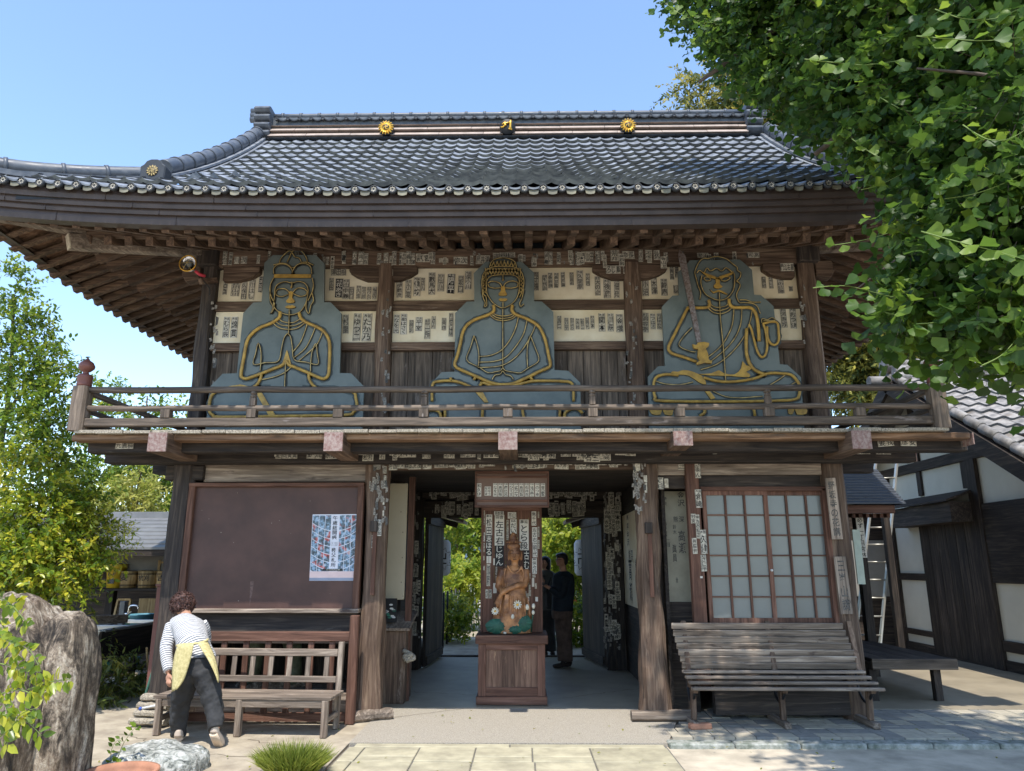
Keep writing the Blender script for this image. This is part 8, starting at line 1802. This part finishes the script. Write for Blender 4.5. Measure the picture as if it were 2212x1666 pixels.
mb = MB(); mb.ell(hd_+Vector((0, -.01, .015)), (.1, .11, .105)); rr_ = random.Random(5)
curls = MB()
for k in range(520):
    a = rr_.uniform(0, 2*pi); b = rr_.uniform(-.75, 1.0); q = Vector((cos(a)*sqrt(max(0, 1-b*b)), sin(a)*sqrt(max(0, 1-b*b)), b))
    if q.y > .55 and q.z < .45: continue
    c = hd_+Vector((q.x*.108, q.y*.112-.01, q.z*.11+.012)); u_ = q.cross(Vector((rr_.random(), rr_.random(), rr_.random()))).normalized(); v_ = q.cross(u_).lerp(q, rr_.random()*.8).normalized(); R_ = rr_.uniform(.008, .017); a0 = rr_.uniform(0, 6)
    curls.tube([c+u_*cos(a0+t)*R_+v_*sin(a0+t)*R_+q*t*.003 for t in np.linspace(0, 4.4, 8)], [.0035, .0035, .003, .003, .003, .0025, .002, .001], 4, smooth=True)
curls.build('hair_curls', M['hair'], wm)
for k in range(90):
    a = rr_.uniform(0, 2*pi); b = rr_.uniform(-.6, 1.0); q = Vector((cos(a)*sqrt(max(0, 1-b*b)), sin(a)*sqrt(max(0, 1-b*b)), b))
    if q.y > .55 and q.z < .45: continue
    mb.ell(hd_+Vector((q.x*.108, q.y*.112-.01, q.z*.108+.012)), rr_.uniform(.012, .02), 7, 5)
blob('hair', mb, M['hair'], wm, voxel=.006, smooth=3)
mb = MB(); mb.loft([(c, a+.02, b+.018, Rt) for c, a, b in tors[:5]]+[(tors[5][0], .178, .13), (e(438, 755, 7.16), .182, .135)], 20)
for q, r in ((la, [.074, .058, .045]), (ra, [.062, .056, .045])): mb.tube(smooth_pts([q[0], q[1], q[2]+(q[1]-q[2])*.04], 4), [r[0]+(r[2]-r[0])*i/8 for i in range(9)], 14)
shirt = blob('striped_shirt', mb, M['stripe'], wm, voxel=.009, smooth=5, disp=.012, dscale=.09)
col_len(shirt, [(tors[0][0], tors[4][0], 0, 2.2), (tors[4][0], e(438, 760, 7.13), (tors[4][0]-tors[0][0]).length, 2.2), (la[0], la[1], .1, 1.), (la[1], la[2], .1+(la[1]-la[0]).length, 1.), (ra[0], ra[1], .1, 1.), (ra[1], ra[2], .1+(ra[1]-ra[0]).length, 1.)])
mb = MB(); mb.loft([(e(434, 730, 7.18), .165, .115), (e(440, 790, 7.16), .172, .125), (e(436, 860, 7.14), .17, .125), (e(430, 930, 7.13), .15, .11)], 20)
for q, r in ((LL, [.115, .088, .066]), (RL, [.118, .09, .062])): mb.tube(smooth_pts(q, 4), [r[0]+(r[2]-r[0])*i/8 for i in range(9)], 16)
blob('trousers', mb, M['trousers'], wm, voxel=.01, smooth=4, disp=.035, dscale=.075)
for nm, hp, tp, zl in (('shoe', e(606, 1470, 7.02), e(668, 1590, 7.16), 0), ('shoe', e(262, 1540, 7.3), e(285, 1548, 7.48), 1)):
    mb = MB(); d_ = (tp-hp); 
    if zl: hp.z = .045; tp.z = .035
    mb.tube([hp, hp.lerp(tp, .35), hp.lerp(tp, .75), tp], [.042, .05, .05, .035], 14, flat=.8); mb.tube([hp, hp+Vector((0, .0, .06))], [.042, .036], 12); sh_ = blob(nm, mb, M['shoe'], wm, voxel=.008, smooth=3)
    n2 = Vector((0, -1, -.5)).normalized() if not zl else Vector((0, 0, -1)); mb = MB(); mb.tube([hp+n2*.026, hp.lerp(tp, .4)+n2*.03, hp.lerp(tp, .8)+n2*.03, tp+n2*.02], [.038, .044, .046, .03], 14, flat=.5); mb.build('sole', plain('cream_sole', (.6, .47, .34), .7), sh_)
# apron: two draped panels and a band
def patch(Lp, Rp, yfun, n=10, m=16, thick=.006):
    A_ = smooth_pts([Vector((*p, 0)) for p in Lp], 6); B2 = smooth_pts([Vector((*p, 0)) for p in Rp], 6); vs = []
    for j in range(m+1):
        t = j/m; a = A_[min(len(A_)-1, round(t*(len(A_)-1)))]; b = B2[min(len(B2)-1, round(t*(len(B2)-1)))]
        for i in range(n+1): s = i/n; uu, vv = a.x+(b.x-a.x)*s, a.y+(b.y-a.y)*s; vs.append(e(uu, vv, yfun(s, t)+.006*sin(s*17+t*3)*t))
    fs = [(j*(n+1)+i, (j+1)*(n+1)+i, (j+1)*(n+1)+i+1, j*(n+1)+i+1) for j in range(m) for i in range(n)]
    mb = MB(); mb.add(vs, fs, 0, True); o = mb.build('apron_panel', M['apron'], wm); s_ = o.modifiers.new('s', 'SOLIDIFY'); s_.thickness = thick; return o
patch([(255, 640), (225, 740), (205, 860), (200, 980), (200, 1085)], [(412, 635), (392, 730), (360, 850), (315, 980), (255, 1062)], lambda s, t: 7.12-.13*sin(pi*(.2+.45*s))-.03*t-.02)
patch([(448, 632), (490, 700), (545, 790), (600, 900), (642, 1000)], [(540, 605), (585, 690), (622, 790), (642, 890), (652, 985)], lambda s, t: 6.985+.12*s*s*(1-t*.4)-.01*t)
MB().tube(smooth_pts([e(250, 650, 7.16), e(300, 640, 7.05), e(380, 632, 7.0), e(450, 627, 7.0), e(520, 607, 7.07), e(542, 592, 7.18)], 4), .014, 8, flat=.8).build('apron_band', M['apron'], wm)

def V(u, v, Y=12.3): return zp('V', u, v, Y)
def person(lab, pos, hd, tors, legs, arms, fins, feet, shirtm, trsm, hairm, hairf, extra=None, dk=1.):
    t = thing('person', lab, 'person', pos); mb = MB()
    mb.ell(hd, (.085, .1, .115)); mb.tube([hd-Vector((0, 0, .03)), tors[0][0]], [.055, .06], 10); mb.loft(tors, 16)
    for q in legs: mb.tube(smooth_pts(q, 4), [.085-.045*i/8 for i in range(9)], 12)
    for q in arms: mb.tube(smooth_pts(q, 4), [.047-.02*i/8 for i in range(9)], 12)
    for h_, d in fins:
        mb.ell(h_, (.03, .02, .035))
        for k in range(4): b_ = h_+Vector((0, -.02+.014*k, 0)); mb.tube([b_, b_+d*.05+Vector((0, 0, -.005)), b_+d*(.085-.008*abs(k-1.5))+Vector((0, 0, .012))], [.01, .009, .007], 6)
        mb.tube([h_, h_+Vector((0, -.03, .03))+d*.03], [.011, .008], 6)
    mb.ell(hd+Vector((-.085, -.02, -.015)), (.018, .014, .022)); mb.ell(hd+Vector((.01, -.1, 0)), (.014, .014, .028)); mb.ell(hd+Vector((-.065, -.02, -.07)), (.02, .03, .025))
    blob('body', mb, M['skin'], t, voxel=.011, smooth=3)
    mb = MB(); mb.loft([(c, a+.018, b+.018) for c, a, b in tors], 18)
    for q in arms: mb.tube(smooth_pts([q[0], q[1], q[1].lerp(q[2], .85)], 4), [.07-.022*i/8 for i in range(9)], 12)
    blob('shirt', mb, shirtm, t, voxel=.012, smooth=4, disp=.015, dscale=.12)
    mb = MB(); c, a, b = tors[-1][:3]; mb.loft([(c+Vector((0, 0, .04)), a+.012, b+.012), (c-Vector((0, 0, .12)), a+.01, b+.005)], 16)
    for q in legs: mb.tube(smooth_pts(q, 4), [.108-.038*i/8 for i in range(9)], 14)
    blob('trousers', mb, trsm, t, voxel=.012, smooth=4, disp=.02, dscale=.1)
    mb = MB(); hairf(mb, hd); blob('hair', mb, hairm, t, voxel=.01, smooth=2)
    for a_, b_ in feet: 
        mb = MB(); mb.tube([a_, a_.lerp(b_, .5), b_], [.045, .048, .035], 12, flat=.8); mb.tube([a_, a_+Vector((0, 0, .06))], [.04, .036], 10); blob('shoe', mb, M['shoe_dark'], t, voxel=.01, smooth=2)
    if extra: extra(t, hd)
    return t
Ym = 12.3; z_ = lambda u, v: V(u, v, Ym)
hm = z_(352, 340)
def glasses(t, hd): 
    MB().tube([hd+Vector((.03, -.1, .01)), hd+Vector((-.05, -.098, .008)), hd+Vector((-.095, -.05, .005))], .004, 5).tube([hd+Vector((-.092+.012*cos(a), -.05-.02, .005+.016*sin(a))) for a in np.linspace(0, 2*pi, 9)], .003, 4).build('glasses', M['iron'], t)
    MB().box(hd.x-.34, hd.x-.3, Ym-.14, Ym-.02, hd.z-.5, hd.z-.35).build('phone', M['black'], t)
def shorthair(mb, hd): mb.ell(hd+Vector((.012, .01, .03)), (.1, .108, .1)); mb.ell(hd+Vector((.04, .01, -.01)), (.07, .098, .08)); mb.ell(hd+Vector((-.04, 0, .075)), (.06, .09, .04))
person('man with glasses in dark shirt and brown trousers standing in the rear doorway facing left', (.62, Ym, .004), hm,
       [(z_(372, 452), .06, .06), (z_(372, 490), .15, .1), (z_(372, 580), .17, .12), (z_(368, 700), .165, .12), (z_(362, 790), .155, .12), (z_(358, 860), .16, .125)],
       [[z_(340, 900), z_(350, 1130), z_(355, 1370)], [z_(390, 900), z_(405, 1130), z_(425, 1375)]],
       [[z_(385, 510)-Vector((0, .12, 0)), z_(345, 690)-Vector((0, .14, 0)), z_(215, 612)-Vector((0, .12, 0))], [z_(370, 510)+Vector((0, .12, 0)), z_(330, 690)+Vector((0, .12, 0)), z_(215, 610)+Vector((0, .02, 0))]],
       [(z_(195, 605)-Vector((0, .12, 0)), Vector((-1, 0, .2)))],
       [(Vector((z_(365, 1400).x, Ym-.06, .045)), Vector((z_(265, 1400).x, Ym-.14, .04))), (Vector((z_(440, 1400).x, Ym+.08, .045)), Vector((z_(370, 1400).x, Ym-.02, .04)))], M['navy'], M['brown_trs'], M['hairb'], shorthair, glasses)
Yw = 13.85; z_ = lambda u, v: V(u, v, Yw)
hw = z_(180, 368)
def bob(mb, hd): mb.ell(hd+Vector((.01, .02, .02)), (.11, .115, .11)); mb.ell(hd+Vector((.05, .02, -.06)), (.07, .1, .09))
def bag(t, hd): MB().box(hd.x+.0, hd.x+.16, Yw-.25, Yw-.15, .82, 1.12).build('shoulder_bag', M['trousers'], t, bevel=.03); MB().tube(smooth_pts([Vector((hd.x+.02, Yw-.2, 1.1)), Vector((hd.x+.08, Yw-.16, 1.3)), Vector((hd.x+.14, Yw-.02, 1.42))], 3), .01, 5).build('strap', M['trousers'], t)
person('person with bob hair and shoulder bag half hidden behind the man in the rear doorway', (.42, Yw, -.002), hw,
       [(z_(195, 440), .055, .055), (z_(205, 478), .15, .09), (z_(205, 560), .16, .11), (z_(200, 680), .15, .11), (z_(195, 770), .15, .11), (z_(195, 850), .16, .12)],
       [[z_(170, 890), z_(172, 1080), z_(185, 1270)], [z_(225, 890), z_(240, 1080), z_(262, 1270)]],
       [[z_(270, 500), z_(300, 640), z_(230, 700)], [z_(150, 500)-Vector((0, .1, 0)), z_(140, 650)-Vector((0, .14, 0)), z_(160, 560)-Vector((0, .22, 0))]],
       [(z_(165, 550)-Vector((0, .23, 0)), Vector((-.3, 0, 1)))],
       [(Vector((z_(188, 1290).x, Yw+.05, .04)), Vector((z_(185, 1290).x, Yw-.12, .035))), (Vector((z_(262, 1290).x, Yw+.05, .04)), Vector((z_(262, 1290).x, Yw-.12, .035)))], plain('grey_knit_top', (.09, .09, .085), .9), M['trousers'], M['hairb'], bob, bag)
# a few fallen leaves and a crack or two so that the swept yard is not bare
crk = MB(); r_ = random.Random(11)
for (a, b) in (((-3.4, 6.9), (-2.0, 6.75)), ((-3.9, 7.6), (-3.1, 7.05)), ((-2.6, 7.4), (-1.7, 6.8)), ((-1.5, 8.3), (-.7, 8.9)), ((-1.5, 10.0), (-.4, 9.7)), ((.5, 9.6), (1.5, 10.3))):
    n_ = 16; z0 = .0055 if a[1] > 8.95 else (.002 if a[0] > -1.6 else -.002)
    p = [Vector((a[0]+(b[0]-a[0])*i/n_+r_.uniform(-.03, .03), a[1]+(b[1]-a[1])*i/n_+r_.uniform(-.03, .03), z0)) for i in range(n_+1)]
    for q, s in zip(p[:-1], p[1:]): w_ = r_.uniform(.002, .005); d_ = (s-q).normalized(); sd_ = Vector((-d_.y, d_.x, 0))*w_; crk.add([q-sd_, s-sd_, s+sd_, q+sd_], [(0, 1, 2, 3)])
ck = crk.build('cracks', M['soil'], yard); ck['kind'] = 'stuff'
n_ = 140; lf = scatter_mesh('fallen_leaves', OVAL, OVALF, np.c_[rng.uniform(-3.6, 6, n_), rng.uniform(6.0, 8.9, n_), np.full(n_, .012)], .02+.02*rng.random(n_), M['spotted'], None, tint=.5+.5*rng.random(n_)); stuff(lf)
